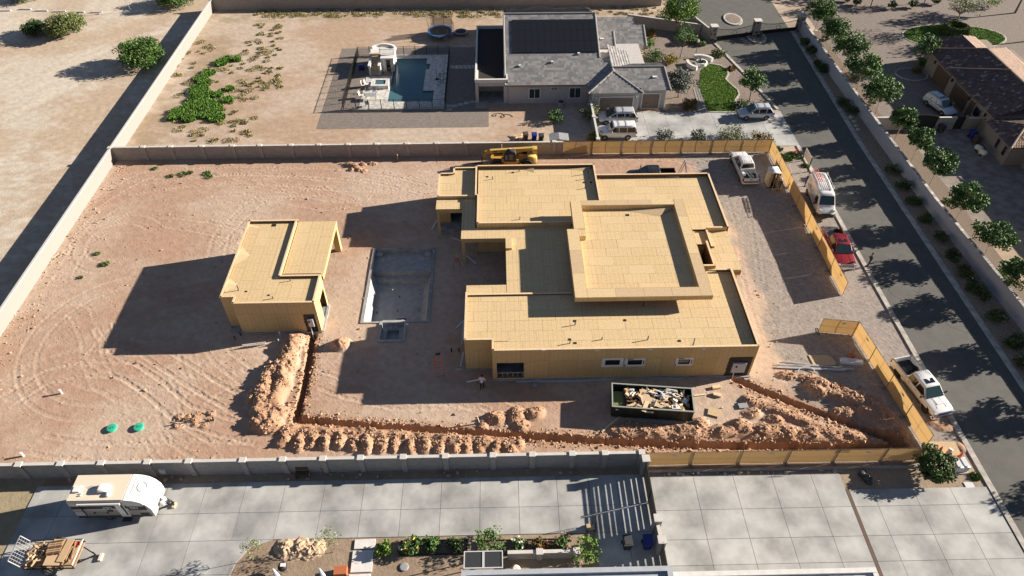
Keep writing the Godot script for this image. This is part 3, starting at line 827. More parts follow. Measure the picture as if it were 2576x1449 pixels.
	# crickets
	wedge(p, CR(1680, 620, 3.677, 1492, 128, D), CR(1680, 620, 3.677, 1340, 158, D), CR(1680, 620, 3.677, 1490, 204, D), 0.22)
	wedge(p, Vector3(10.5, D, -66.2), CR(1680, 620, 3.677, 1900, 150, D), CR(1680, 620, 3.677, 2205, 176, D), 0.2)
	wedge(p, CR(2200, 620, 3.677, 1665, 250, D), CR(2200, 620, 3.677, 1420, 272, D), CR(2200, 620, 3.677, 1668, 294, D), 0.2)
	# scuppers, vents, drains
	for q in [[318, 622], [858, 620], [1395, 613], [1930, 606]]:
		var a = ZZ(2, 2, q[0], q[1], -39.18)
		bx(p, "scupper", Vector3(a.x, a.y, -39.17), Vector3(0.3, 0.14, 0.06), M.white)
	for q in [[1780, 1000, 1715, 990, 0.42], [1780, 1000, 1640, 1255, 0.4], [1780, 1000, 2100, 1200, 0.32], [2300, 1000, 845, 1205, 0.5], [2300, 1000, 1498, 1280, 0.85], [2300, 1000, 780, 725, 0.5],
		[1680, 620, 898, 295, 0.35], [1680, 620, 1280, 185, 0.45], [1680, 620, 1290, 870, 0.3], [1680, 620, 2225, 428, 0.35], [1680, 620, 2275, 218, 0.7], [1680, 620, 2283, 286, 0.55]]:
		vent(p, CR(q[0], q[1], 3.677, q[2], q[3], D), q[4])
	for q in [[1780, 1000, 1713, 935], [1780, 1000, 1638, 1200], [1780, 1000, 1716, 1252], [1780, 1000, 2432, 924], [2300, 1000, 1302, 1220], [1680, 620, 822, 260], [1680, 620, 1190, 200], [1680, 620, 2213, 343], [1680, 620, 2310, 342]]:
		hatch(p, CR(q[0], q[1], 3.677, q[2], q[3], D))
	hatch(p, CR(2200, 620, 3.677, 924, 810, R - 0.56), 0.34)
	var e0 = ZZ(2, 2, 2200, 692, -39.2); var e1 = ZZ(2, 2, 2330, 880, -39.2); var b0 = ZZ(2, 2, 2240, 758, -39.05); var b1 = ZZ(2, 2, 2322, 845, -39.05)
	meter_panel(p, e0.x, e1.x + 0.25, 0.15, e0.y, -39.2, b0.x - 0.1, b1.x + 0.1, b1.y, b0.y)
func build_casita():
	rng.seed = 47
	var p = thing("unfinished_guest_house", "small unfinished guest house of bare strand board beside the empty pool shell", "house", Vector3.ZERO)
	var T = 4.05; var D = 3.82
	bx(p, "floor_slab", Vector3(-23.1, 0.07, -51.3), Vector3(4.8, 0.13, 11.7), M.concrete)
	deck(p, -25.5, -17.0, -57.1, -45.4, D, [Rect2(-25.7, -46.2, 1.35, 1.0), Rect2(-20.72, -57.4, 4, 8.5)], true)
	deck(p, -20.6, -16.75, -57.25, -49.0, 3.78, [], true)
	bx(p, "floor_slab", Vector3(-18.7, 0.07, -47.1), Vector3(4.0, 0.13, 3.5), M.concrete)
	osb_wall(p, Vector2(-25.6, -57.2), Vector2(-25.6, -46.15), 0, T)
	osb_wall(p, Vector2(-25.6, -46.15), Vector2(-24.3, -46.15), 0, T)
	osb_wall(p, Vector2(-24.3, -46.15), Vector2(-24.3, -45.3), 0, T)
	osb_wall(p, Vector2(-24.3, -45.3), Vector2(-16.9, -45.3), 0, T)
	osb_wall(p, Vector2(-16.9, -45.3), Vector2(-16.9, -48.95), 0, T, [Rect2(1.6, 0.15, 1.7, 2.5)])
	osb_wall(p, Vector2(-20.7, -48.95), Vector2(-20.7, -57.2), 0, T - 0.03, [Rect2(2.0, 0.15, 4.0, 2.4)])
	osb_wall(p, Vector2(-16.9, -48.95), Vector2(-20.7, -48.95), 0, T, [], false)
	osb_wall(p, Vector2(-20.55, -49.02), Vector2(-16.9, -49.02), 3.6, T, [], true, false, false)
	osb_wall(p, Vector2(-20.6, -57.2), Vector2(-25.6, -57.2), 0, T, [], false)
	# covered patio beam and post
	osb_wall(p, Vector2(-16.75, -49.0), Vector2(-16.75, -57.3), 3.3, 3.76, [], true, false, false)
	osb_wall(p, Vector2(-16.9, -57.3), Vector2(-20.6, -57.3), 3.3, 3.76, [], true, false, false)
	osb_wall(p, Vector2(-17.4, -56.75), Vector2(-16.8, -56.75), 0, 3.25, [], true, false, false)
	osb_wall(p, Vector2(-16.8, -56.75), Vector2(-16.8, -57.3), 0, 3.25, [], true, false, false)
	for q in [[-25.0, -56.9, -24.4, -55.6], [-25.3, -53.5, -24.6, -50.6], [-25.3, -48.9, -24.8, -47.0]]:
		wedge(p, Vector3(-25.52, D, (q[1] + q[3]) * 0.5), Vector3(-25.5, D + 0.005, q[1]), Vector3(q[2] + 0.3, D + 0.005, (q[1] + q[3]) * 0.5), 0.25)
		wedge(p, Vector3(-25.52, D, (q[1] + q[3]) * 0.5), Vector3(q[2] + 0.3, D + 0.005, (q[1] + q[3]) * 0.5), Vector3(-25.5, D + 0.005, q[3]), 0.25)
	for q in [[425, 1355, 0.65], [1355, 1185, 0.35]]: vent(p, CR(840, 840, 4.6, q[0], q[1], D), q[2])
	vent(p, CR(840, 1080, 2.6, 587, 225, D), 0.32)
	hatch(p, CR(840, 840, 4.6, 1060, 185, D), 0.42)
	for q in [[560, 1373], [965, 1442]]: hatch(p, CR(840, 840, 4.6, q[0], q[1], D), 0.2)
	var a = ZZ(1, 2, 465, 262, -45.3); var b = ZZ(1, 2, 640, 440, -45.3); var c = ZZ(1, 2, 515, 315, -45.15); var d = ZZ(1, 2, 590, 385, -45.15)
	meter_panel(p, a.x + 0.1, b.x - 0.05, 0.15, a.y, -45.3, c.x, d.x, d.y, c.y)
func build_pool_shell():
	var p = thing("empty_pool_shell", "empty grey gunite swimming pool shell between the two unfinished buildings", "pool shell")
	var b = MB.new()                                                   # bond beam
	for r in [[-13.45, -13.15, -57.1, -46.3], [-7.15, -6.85, -57.1, -46.3], [-13.15, -7.15, -57.1, -56.84], [-13.15, -11.55, -46.5, -46.3], [-9.05, -7.15, -46.5, -46.3]]:
		b.box(Vector3((r[0] + r[1]) * 0.5, -0.95, (r[2] + r[3]) * 0.5), Vector3(r[1] - r[0], 2.12, r[3] - r[2]))
	part(p, "pool_wall", b, M.concrete)
	# sloping west cove and floor
	var rows = []
	for i in 12:
		var t = i / 11.0; var z = lerpf(-53.4, -46.5, t); var dp = lerpf(1.6, 1.9, sin(t * 3.0))
		rows.append([Vector3(-13.15, 0.02, z), Vector3(-13.05, -0.5, z), Vector3(-12.75, -dp + 0.25, z), Vector3(-12.2, -dp, z), Vector3(-8.1, -dp, z), Vector3(-7.5, -dp + 0.25, z), Vector3(-7.2, -0.5, z), Vector3(-7.15, 0.02, z)])
	var fb = MB.new(); fb.grid(rows, false)
	part(p, "pool_floor", fb, M.gunite)
	bx(p, "sun_shelf", Vector3(-10.15, -1.2, -55.4), Vector3(6.0, 1.6, 2.9), M.gunite)
	bx(p, "bench", Vector3(-10.15, -1.5, -53.65), Vector3(6.0, 1.1, 0.65), M.gunite)
	bx(p, "bench", Vector3(-12.75, -0.28, -56.5), Vector3(0.7, 0.3, 0.6), M.gunite); bx(p, "bench", Vector3(-7.6, -0.28, -56.5), Vector3(0.7, 0.3, 0.6), M.gunite)
	bx(p, "main_drain", Vector3(-9.95, -1.82, -48.5), Vector3(0.9, 0.06, 0.22), M.black)
	for q in [[310, 150, -0.4], [510, 150, -0.5], [708, 140, -0.4], [295, 245, -0.95], [493, 242, -0.95], [698, 245, -0.95], [265, 360, -1.7], [470, 368, -1.7], [692, 345, -1.7], [262, 525, -1.85], [470, 525, -1.85], [683, 500, -1.85], [240, 680, -1.7], [450, 660, -1.7], [667, 655, -1.7]]:
		var a = CR(1380, 960, 2.6, q[0], q[1], q[2])
		var g = MB.new(); g.tube(a - Vector3(0, 0.15, 0), a + Vector3(0, 0.2, 0), 0.05, 0.05, 6)
		part(p, "pipe_stub", g, M.pale_grey if q[1] < 260 else M.charcoal)
	# spa
	var s = MB.new()
	for r in [[-11.6, -11.33, -46.5, -43.9], [-9.25, -8.98, -46.5, -43.9], [-11.33, -9.25, -44.15, -43.9], [-11.33, -9.25, -46.62, -46.32]]:
		s.box(Vector3((r[0] + r[1]) * 0.5, -0.42, (r[2] + r[3]) * 0.5), Vector3(r[1] - r[0], 1.1, r[3] - r[2]))
	s.box(Vector3(-10.3, -0.98, -45.3), Vector3(2.1, 0.1, 2.4)); s.box(Vector3(-11.1, -0.7, -45.3), Vector3(0.45, 0.5, 2.3)); s.box(Vector3(-9.5, -0.7, -45.3), Vector3(0.45, 0.5, 2.3)); s.box(Vector3(-10.3, -0.7, -46.1), Vector3(1.15, 0.5, 0.45))
	part(p, "spa_shell", s, M.gunite)
	for x in [-10.55, -10.0]:
		var g = MB.new(); g.tube(Vector3(x, -0.55, -46.1), Vector3(x, -0.2, -46.05), 0.05, 0.05, 6); part(p, "pipe_stub", g, M.white)
# ---------------------------------------------------------------- walls, fences, streets, drives
# block wall from a to b; blocks on the side to the left of a->b (seen from above, x right, z down: outward = (-d.y, d.x))
func block_wall(label: String, a: Vector2, b: Vector2, h: float, kind: String, pil: Array, cap := true, max_parts := 300, both := false, group := "") -> Node3D:
	var L = a.distance_to(b); var d = (b - a) / L; var nn = Vector2(-d.y, d.x); var turn = atan2(-d.y, d.x)
	var p = thing("block_wall", label, "wall", Vector3(a.x, 0, a.y), turn, group)
	var mort = {"block": M.mortar, "pale": M.mortar_pale, "grey": M.mortar_grey}[kind]
	bx(p, "wall_core", Vector3(L * 0.5, h * 0.5 - 0.1, 0), Vector3(L, h + 0.2, 0.16), mort)
	var ch = 0.2; var nrow = int(h / ch)
	ch = h / nrow
	var cells = []
	for sd in ([1.0, -1.0] if both else [1.0]):
		for r in nrow:
			var x = -0.2 if r % 2 else 0.0
			while x < L:
				var x0 = maxf(x, 0.0); var x1 = minf(x + 0.4, L)
				if x1 - x0 > 0.05:
					var w = a + d * ((x0 + x1) * 0.5)
					cells.append([Vector2(w.x, w.y).length_squared() - (r * 0.01), x0, x1, r, sd])
				x += 0.4
	cells.sort_custom(func(q, s): return q[0] < s[0])
	var rest = [MB.new(), MB.new(), MB.new()]
	for i in cells.size():
		var q = cells[i]
		var ce = Vector3((q[1] + q[2]) * 0.5, (q[3] + 0.5) * ch, q[4] * 0.085); var sz = Vector3(q[2] - q[1] - 0.014, ch - 0.014, 0.022)
		var k = rng.randi_range(0, 2)
		if i < max_parts: bx(p, "block", ce, sz, M["%s%d" % [kind, k]])
		else: rest[k].box(ce, sz)
	for k in 3:
		if rest[k].v.size() > 0: stuff(part(p, "block_courses", rest[k], M["%s%d" % [kind, k]]))
	if cap:
		var n = int(L / 6.0) + 1
		for i in n: bx(p, "cap_stone", Vector3((i + 0.5) * L / n, h + 0.03, 0), Vector3(L / n - 0.01, 0.06, 0.26), M.cap)
	for t in pil:
		bx(p, "pilaster", Vector3(t, h * 0.5 + 0.03, 0.03), Vector3(0.42, h + 0.06, 0.34), M["%s0" % kind])
		bx(p, "pilaster_cap", Vector3(t, h + 0.1, 0.03), Vector3(0.5, 0.09, 0.46), M.cap)
	return p
func screen_fence(label: String, a: Vector2, b: Vector2, n: int, h := 1.85, mid := true, bars := true) -> Node3D:
	var L = a.distance_to(b); var d = (b - a) / L; var turn = atan2(-d.y, d.x)
	var p = thing("construction_fence", label, "fence", Vector3(a.x, 0, a.y), turn)
	var w = L / n
	for i in n:
		var rows = []
		for j in 4:
			var row = []
			var y = lerpf(0.09 + rr(-0.03, 0.05), h, j / 3.0)
			for k in 9:
				var t = k / 8.0
				row.append(Vector3((i + 0.012 + t * 0.976) * w, y + (0.03 * sin(t * PI) * (-1.0 if j == 3 else 1.0) if (j == 0 or j == 3) else 0.0), 0.03 + 0.035 * sin(t * PI) * sin(j * 1.1) + rr(-0.008, 0.008)))
			rows.append(row)
		var m = MB.new(); m.grid(rows, false)
		var pn = part(p, "screen_panel", m, M.screen)
		var f = MB.new()
		for x in [i * w + 0.03, (i + 1) * w - 0.03]: f.tube(Vector3(x, 0, 0), Vector3(x, h + 0.03, 0), 0.022, 0.022, 6)
		f.tube(Vector3(i * w, h, 0), Vector3((i + 1) * w, h, 0), 0.02, 0.02, 6); f.tube(Vector3(i * w, 0.1, 0), Vector3((i + 1) * w, 0.1, 0), 0.02, 0.02, 6)
		if mid: f.tube(Vector3(i * w, h * 0.53, 0), Vector3((i + 1) * w, h * 0.53, 0), 0.018, 0.018, 6)
		if bars: f.tube(Vector3((i + 0.5) * w, 0.1, 0), Vector3((i + 0.5) * w, h, 0), 0.018, 0.018, 6)
		part(pn, "pipe_frame", f, M.bronze)
		if i % 2 == 0: bx(pn, "notice", Vector3((i + 0.6) * w, h - 0.35, 0.075), Vector3(0.34, 0.2, 0.006), M.pale_grey)
		var ft = MB.new()
		ft.path([Vector3(i * w - 0.1, 0.03, -0.45), Vector3(i * w - 0.1, 0.03, 0.45), Vector3(i * w + 0.1, 0.03, 0.45), Vector3(i * w + 0.1, 0.03, -0.45), Vector3(i * w - 0.1, 0.03, -0.45)], 0.02, 5)
		part(p, "fence_foot", ft, M.bronze)
	return p
func slabs(p: Node, xs: Array, zs: Array, top: float, skip: Array = []):
	for i in xs.size() - 1:
		for j in zs.size() - 1:
			if Vector2i(i, j) in skip: continue
			var x0 = xs[i]; var x1 = xs[i + 1]; var z0 = minf(zs[j], zs[j + 1]); var z1 = maxf(zs[j], zs[j + 1])
			bx(p, "slab", Vector3((x0 + x1) * 0.5, top - 0.06, (z0 + z1) * 0.5), Vector3(x1 - x0 - 0.028, 0.12, z1 - z0 - 0.028), M["conc%d" % rng.randi_range(0, 3)])
func setting(called: String) -> Node3D:
	var o = Node3D.new(); o.name = numbered(called); add_child(o)
	o.set_meta("kind", "structure")
	return o
func sheet(called: String, poly: Array, y: float, m: Material, thick := 0.03) -> MeshInstance3D:
	var b = MB.new(); b.prism(poly, y - thick, y)
	return stru(called, b.mesh(), m)
func strip(pts: Array, w: float, y0: float, y1: float) -> MB:      # kerb-like ribbon along a polyline, to the right of it
	var b = MB.new(); var off = []
	for i in pts.size():
		var t = (pts[mini(i + 1, pts.size() - 1)] - pts[maxi(i - 1, 0)]).normalized()
		off.append(pts[i] + Vector2(-t.y, t.x) * w)
	for i in pts.size() - 1:
		var q = [pts[i], pts[i + 1], off[i + 1], off[i]]
		b.prism(q, y0, y1)
	return b
func build_site():
	rng.seed = 12
	# boundary walls
	block_wall("long pale block wall between the red building site and the empty desert lot", Vector2(-47.08, -118.0), Vector2(-47.08, -20.0), 1.72, "pale", [0.1, 43.6], true, 300)
	var pl = []
	for q in [[0, 1440], [0, 1717], [0, 2028], [0, 2335], [1, 35], [1, 348], [1, 628], [1, 922], [1, 1210], [1, 1515], [1, 1815], [1, 2110], [2, 430]]: pl.append(Z(q[0], 1, q[1], 25, 1.8).x + 47.0)
	block_wall("brown block wall with pilasters behind the yellow telehandler", Vector2(-47.0, -74.45), Vector2(8.0, -74.45), 1.78, "block", pl)
	pl = []
	for q in [[0, 185, 325], [0, 610, 310], [0, 1020, 300], [0, 1483, 295], [0, 1897, 285], [0, 2440, 275], [1, 268, 265], [1, 672, 258], [1, 1050, 255], [1, 1480, 245], [1, 1905, 237], [1, 2383, 230], [2, 205, 222], [2, 608, 220], [2, 935, 200], [2, 1305, 198]]: pl.append(Z(q[0], 3, q[1], q[2], 1.9).x + 52.0)
	block_wall("grey block wall with capped pilasters along the long concrete driveway", Vector2(-52.0, -30.4), Vector2(10.95, -30.4), 1.85, "grey", pl)
	block_wall("far tan block wall closing the back of the yard with the trampoline", Vector2(-47.2, -118.2), Vector2(27.8, -118.2), 2.2, "block", [], true, 300)
	# temporary fences
	screen_fence("tan screened fence beside the neighbour's concrete driveway and shrubs", Vector2(7.9, -74.45), Vector2(33.9, -74.3), 7)
	screen_fence("tan screened fence between the portable toilet and the parked van", Vector2(33.75, -74.2), Vector2(33.9, -49.0), 7)
	screen_fence("short tan screened fence wing turned in at the gravel entrance", Vector2(29.9, -44.3), Vector2(33.1, -43.8), 1)
	screen_fence("tan screened fence running beside the white crew cab pickup", Vector2(33.1, -43.8), Vector2(34.4, -31.4), 4)
	screen_fence("tan screened fence on the block kerb above the wide driveway", Vector2(11.2, -30.35), Vector2(34.2, -30.3), 6, 1.85, true, false)
	# the sagging first section of that fence leans behind the pillar
	# printed name on the fence
	label_text("fence_banner", "PIONEER", "602-232-6888", ZZ(3, 3, 757, 180, -30.19), 0.26, "dark lettering printed on the tan fence screen", 0.0)
	var kb = MB.new()
	for i in 18: kb.box(Vector3(12.0 + i * 1.23, 0.06, -29.75), Vector3(1.21, 0.18, 0.2))
	one("block_kerb", kb, M.grey0, "low grey block kerb under the tan fence beside the driveway", "kerb")
	# street
	var le = [Vector2(38.45, -10), Vector2(38.2, -33), Vector2(38.05, -50), Vector2(38.0, -76), Vector2(37.9, -85.5), Vector2(36.0, -94.5), Vector2(33.6, -105.5), Vector2(30.5, -120), Vector2(29.5, -150)]
	var re = [Vector2(45.55, -10), Vector2(45.55, -76), Vector2(46.2, -95), Vector2(46.7, -108.5), Vector2(47.0, -122), Vector2(47.0, -150)]
	var poly = le.duplicate()
	for i in re.size(): poly.append(re[re.size() - 1 - i])
	sheet("road", poly, 0.02, M.asphalt)
	var kl = []
	for q in le: kl.append(q)
	kl = kl.slice(0, 4); kl.append(Vector2(37.95, -84.0))
	var cut1 = [Vector2(38.4, -14), Vector2(38.2, -33), Vector2(38.05, -50), Vector2(38.0, -75.6)]
	stru("kerb", strip(cut1, -0.45, -0.1, 0.10).mesh(), M.kerb)
	var cut2 = [Vector2(37.95, -84.4), Vector2(36.0, -94.5), Vector2(33.6, -105.5)]
	stru("kerb", strip(cut2, -0.4, -0.1, 0.12).mesh(), M.kerb)
	stru("gutter", strip(re.slice(0, 4), 0.62, -0.1, 0.035).mesh(), M.kerb)
	# joints of the kerb and cracks of the asphalt (thin real fillets)
	var cr = MB.new()
	rng.seed = 8
	for i in 22:
		var p = Vector3(rr(38.6, 44.5), 0.024, rr(-100, -25)); var dx = rr(0, TAU)
		for k in rng.randi_range(4, 9):
			dx += rr(-0.7, 0.7)
			var q = p + Vector3(cos(dx), 0, sin(dx)) * rr(0.4, 0.9)
			if q.x < 38.4 or q.x > 45.3: break
			cr.bar(p, q, rr(0.015, 0.035), 0.004); p = q
	stuff(stru("asphalt_crack", cr.mesh(), M.crack))
	sheet("gravel_bed", [Vector2(46.1, -10), Vector2(49.2, -10), Vector2(48.6, -76), Vector2(48.3, -108), Vector2(46.9, -108), Vector2(46.75, -95), Vector2(46.15, -76)], 0.03, M.gravel_tan)
	# south drives
	var d1 = setting("driveway")
	var xs = [-36.4]
	for q in [[0, 705, 540], [0, 1700, 520], [0, 2090, 510], [0, 2485, 500], [1, 303, 500], [1, 703, 490], [1, 1097, 480], [1, 1485, 480], [1, 1870, 470], [1, 2255, 462], [2, 62, 460], [2, 443, 455], [2, 763, 450], [2, 1045, 450]]: xs.append(Z(q[0], 3, q[1], q[2], 0.05).x)
	xs.append(11.25)
	var x2 = []
	for x in xs:
		if x2.is_empty() or x - x2[-1] > 1.2: x2.append(x)
	slabs(d1, x2, [-29.55, -26.95, -24.75], 0.05)
	var x3 = []
	for x in x2:
		if x < -20.3: x3.append(x)
	x3.append(-19.7)
	slabs(d1, x3, [-24.75, -22.2, -18.0], 0.05)
	slabs(d1, [6.75, 9.2, 11.25], [-24.75, -22.2, -18.0], 0.05)
	var cb = MB.new(); cb.prism([Vector2(-19.72, -24.74), Vector2(-17.0, -24.74), Vector2(-18.6, -24.2), Vector2(-19.4, -23.0), Vector2(-19.68, -21.5)], -0.07, 0.05)
	part(d1, "slab", cb, M.conc1)
	bx(d1, "slab_bed", Vector3(-12.55, -0.03, -27.15), Vector3(47.5, 0.06, 4.75), M.joint)
	bx(d1, "slab_bed", Vector3(-28.05, -0.03, -21.4), Vector3(16.6, 0.06, 6.6), M.joint)
	bx(d1, "slab_bed", Vector3(9.0, -0.03, -21.4), Vector3(4.4, 0.06, 6.6), M.joint)
	var d2 = setting("driveway")
	xs = [11.55]
	for q in [2704.6, 2860.0, 3010.0, 3165.0]: xs.append(F(q * 0.644, 1850 * 0.644, 0.05).x)
	xs.append(26.6)
	slabs(d2, xs, [-29.35, -26.4, -24.05, -22.1, -18.0], 0.05)
	bx(d2, "slab_bed", Vector3(19.1, -0.03, -23.7), Vector3(15.0, 0.06, 11.2), M.joint)
	bx(d2, "drain_strip", Vector3(26.74, -0.01, -22.9), Vector3(0.22, 0.1, 10.0), M.brown)
	xs = [26.86]
	for q in [1830.0, 1450.0, 1035.0]: xs.insert(1, Z(3, 3, q, 562, 0.05).x)
	xs.append(37.75)
	slabs(d2, xs, [-27.85, -26.4, -24.05, -22.1, -18.0], 0.05)
	bx(d2, "slab_bed", Vector3(32.3, -0.03, -22.9), Vector3(10.8, 0.06, 9.8), M.joint)
	# neighbour's drive to the north
	var d3 = setting("driveway")
	slabs(d3, [12.8, 16.3, 19.4, 22.3, 25.4, 28.5, 31.6, 34.8, 38.0], [-84.0, -80.9, -78.2, -75.6], 0.05)
	bx(d3, "slab_bed", Vector3(25.4, -0.03, -79.8), Vector3(25.0, 0.06, 8.3), M.joint)
func label_text(called: String, l1: String, l2: String, at: Vector3, size: float, label: String, turn: float):
	var f = SystemFont.new(); f.font_names = PackedStringArray(["Droid Sans"]); f.font_weight = 700
	var o = Node3D.new(); o.name = numbered(called); add_child(o); o.position = at; o.rotation.y = turn
	tag(o, label, "lettering")
	var y = 0.0
	for s in [l1, l2]:
		if s == "": continue
		var t = TextMesh.new(); t.text = s; t.font = f; t.font_size = 48; t.pixel_size = size / 48.0; t.depth = 0.006
		put(o, "text", t, M.charcoal, Vector3(0, y, 0))
		y -= size * 1.0; size *= 0.75
func text_on(p: Node, called: String, s: String, at: Vector3, size: float, m: Material, basis_: Basis, bold := true):
	var f = SystemFont.new(); f.font_names = PackedStringArray(["Droid Sans"])
	if bold: f.font_weight = 700
	var t = TextMesh.new(); t.text = s; t.font = f; t.font_size = 48; t.pixel_size = size / 48.0; t.depth = 0.004
	var o = put(p, called, t, m, at)
	o.basis = basis_
# ---------------------------------------------------------------- vehicles: nose towards +z, left side +x, base on y = 0
func ring_body(z: float, w: float, y0: float, y1: float, crown: float, tuck := 0.06) -> Array:
	# cross-section: sill, rounded flank, shoulder, crowned top (half width w)
	var r = []
	var pts = [[w - tuck, y0], [w, y0 + (y1 - y0) * 0.3], [w, y0 + (y1 - y0) * 0.62], [w - 0.03, y1 - 0.06], [w - 0.11, y1 - 0.005], [w * 0.5, y1 + crown * 0.8]]
	for p in pts: r.append(Vector3(p[0], p[1], z))
	r.append(Vector3(0, y1 + crown, z))
	for i in pts.size(): r.append(Vector3(-pts[pts.size() - 1 - i][0], pts[pts.size() - 1 - i][1], z))
	return r
func loft(rows: Array) -> MB:
	var b = MB.new(); b.grid(rows, true, true, true)
	return b
func wheel(p: Node, x: float, z: float, r: float, w: float, rim: Material):
	var s = signf(x)
	var t = MB.new()
	var prof = [Vector2(r * 0.62, -w * 0.5), Vector2(r * 0.94, -w * 0.5), Vector2(r, -w * 0.3), Vector2(r, w * 0.3), Vector2(r * 0.94, w * 0.5), Vector2(r * 0.62, w * 0.5)]
	t.xf = Transform3D(Basis(Vector3.BACK, -PI / 2 * s), Vector3(x, r, z))
	t.lathe(prof, Vector3.ZERO, 18)
	var wn = part(p, "wheel", t, M.rubber)
	var q = MB.new()
	q.xf = Transform3D(Basis(Vector3.BACK, -PI / 2 * s), Vector3(x, r, z))
	q.lathe([Vector2(r * 0.60, w * 0.3), Vector2(r * 0.63, w * 0.51), Vector2(r * 0.5, w * 0.46), Vector2(r * 0.12, w * 0.42)], Vector3.ZERO, 14)
	for i in 6:
		var a = TAU * i / 6.0
		q.box(Vector3(cos(a) * r * 0.33, w * 0.45, sin(a) * r * 0.33), Vector3(r * 0.42, 0.03, r * 0.13), Basis(Vector3.UP, -a))
	part(wn, "rim", q, rim)
func quad_panel(p: Node, called: String, pts: Array, m: Material, out := 0.012) -> MeshInstance3D:
	# a thin pane bulging out of its surface
	var nn = (pts[1] - pts[0]).cross(pts[2] - pts[0]).normalized()
	var b = MB.new(); var k = pts.size()
	var up = []
	for q in pts: up.append(q + nn * out)
	for i in range(1, k - 1): b.tri(up[0], up[i], up[i + 1])
	for i in k: b.quad(pts[i], pts[(i + 1) % k], up[(i + 1) % k], up[i])
	return part(p, called, b, m)
func mirror(p: Node, x: float, y: float, z: float, m: Material):
	var b = MB.new(); var s = signf(x)
	b.bar(Vector3(x, y, z), Vector3(x + s * 0.14, y + 0.03, z), 0.06, 0.05)
	b.box(Vector3(x + s * 0.25, y + 0.08, z), Vector3(0.22, 0.26, 0.1))
	part(p, "mirror", b, m)
func cabin(p: Node, zs: Array, yb: float, yt: float, wb: float, wt: float, paint: Material, glass: Material, posts: Array, ribs := true, sun_roof := false) -> Node3D:
	# zs: windscreen base, windscreen top, rear top, rear base (front to back, decreasing z)
	var rows = []
	for q in [[zs[3], yb, wb], [zs[3] + 0.001, yb + 0.02, wb], [zs[2], yt - 0.05, wt], [zs[2] + 0.12, yt, wt], [lerpf(zs[1], zs[2], 0.5), yt + 0.025, wt], [zs[1] - 0.12, yt + 0.005, wt], [zs[1], yt - 0.04, wt], [zs[0], yb + 0.02, wb], [zs[0] + 0.001, yb, wb]]:
		var y = q[1]; var w = q[2]
		var f = (y - yb) / (yt - yb)
		rows.append([Vector3(wb - 0.02, yb - 0.02, q[0]), Vector3(lerpf(wb, w, 0.5) if f > 0.5 else wb, lerpf(yb, y, 0.5), q[0]), Vector3(w, y - 0.09 * f, q[0]), Vector3(w - 0.09, y, q[0]), Vector3(0, y + 0.03 * f, q[0]), Vector3(-w + 0.09, y, q[0]), Vector3(-w, y - 0.09 * f, q[0]), Vector3(-(lerpf(wb, w, 0.5) if f > 0.5 else wb), lerpf(yb, y, 0.5), q[0]), Vector3(-wb + 0.02, yb - 0.02, q[0])])
	var c = part(p, "cab", loft(rows), paint)
	# windscreen, rear window, side glass, each its own pane
	var i = 0.1
	quad_panel(c, "windscreen", [Vector3(-wb + i, yb + 0.07, zs[0] - 0.01), Vector3(wb - i, yb + 0.07, zs[0] - 0.01), Vector3(wt - i, yt - 0.085, zs[1] + 0.035), Vector3(-wt + i, yt - 0.085, zs[1] + 0.035)], glass, 0.035)
	quad_panel(c, "rear_window", [Vector3(wb - i - 0.05, yb + 0.14, zs[3] + 0.0), Vector3(-wb + i + 0.05, yb + 0.14, zs[3] + 0.0), Vector3(-wt + i + 0.05, yt - 0.12, zs[2] - 0.01), Vector3(wt - i - 0.05, yt - 0.12, zs[2] - 0.01)], M.glass, 0.03)
	var e = [zs[0] - 0.10] + posts + [zs[3] + 0.10]
	var et = [zs[1] + 0.0] + posts + [zs[2] - 0.02]
	for s in [1.0, -1.0]:
		for k in e.size() - 1:
			var q = [Vector3(s * (wb + 0.004), yb + 0.05, e[k] - 0.05), Vector3(s * (wb + 0.004), yb + 0.05, e[k + 1] + 0.05), Vector3(s * (wt + 0.022), yt - 0.16, et[k + 1] + 0.06), Vector3(s * (wt + 0.022), yt - 0.16, et[k] - 0.06)]
			if s < 0: q.reverse()
			quad_panel(c, "side_window", q, M.glass, 0.02)
	if ribs:
		var rb = MB.new()
		for k in 6: rb.box(Vector3((k - 2.5) * wt * 0.28, yt + 0.035, (zs[1] + zs[2]) * 0.5 - 0.1 - (0.4 if sun_roof else 0.0)), Vector3(0.025, 0.025, (zs[1] - zs[2]) * (0.42 if sun_roof else 0.75)))
		part(c, "roof_rib", rb, paint)
	if sun_roof: bx(c, "sunroof", Vector3(0, yt + 0.035, zs[1] - 0.5), Vector3(wt * 1.15, 0.02, 0.5), M.glass)
	return c
func rub(p: Node, m: Material, z0: float, z1: float, w: float):
	for s in [1.0, -1.0]:
		var b = MB.new(); b.tube(Vector3(s * (w + 0.05), 0.42, z0), Vector3(s * (w + 0.05), 0.42, z1), 0.05, 0.05, 6)
		part(p, "running_board", b, m)
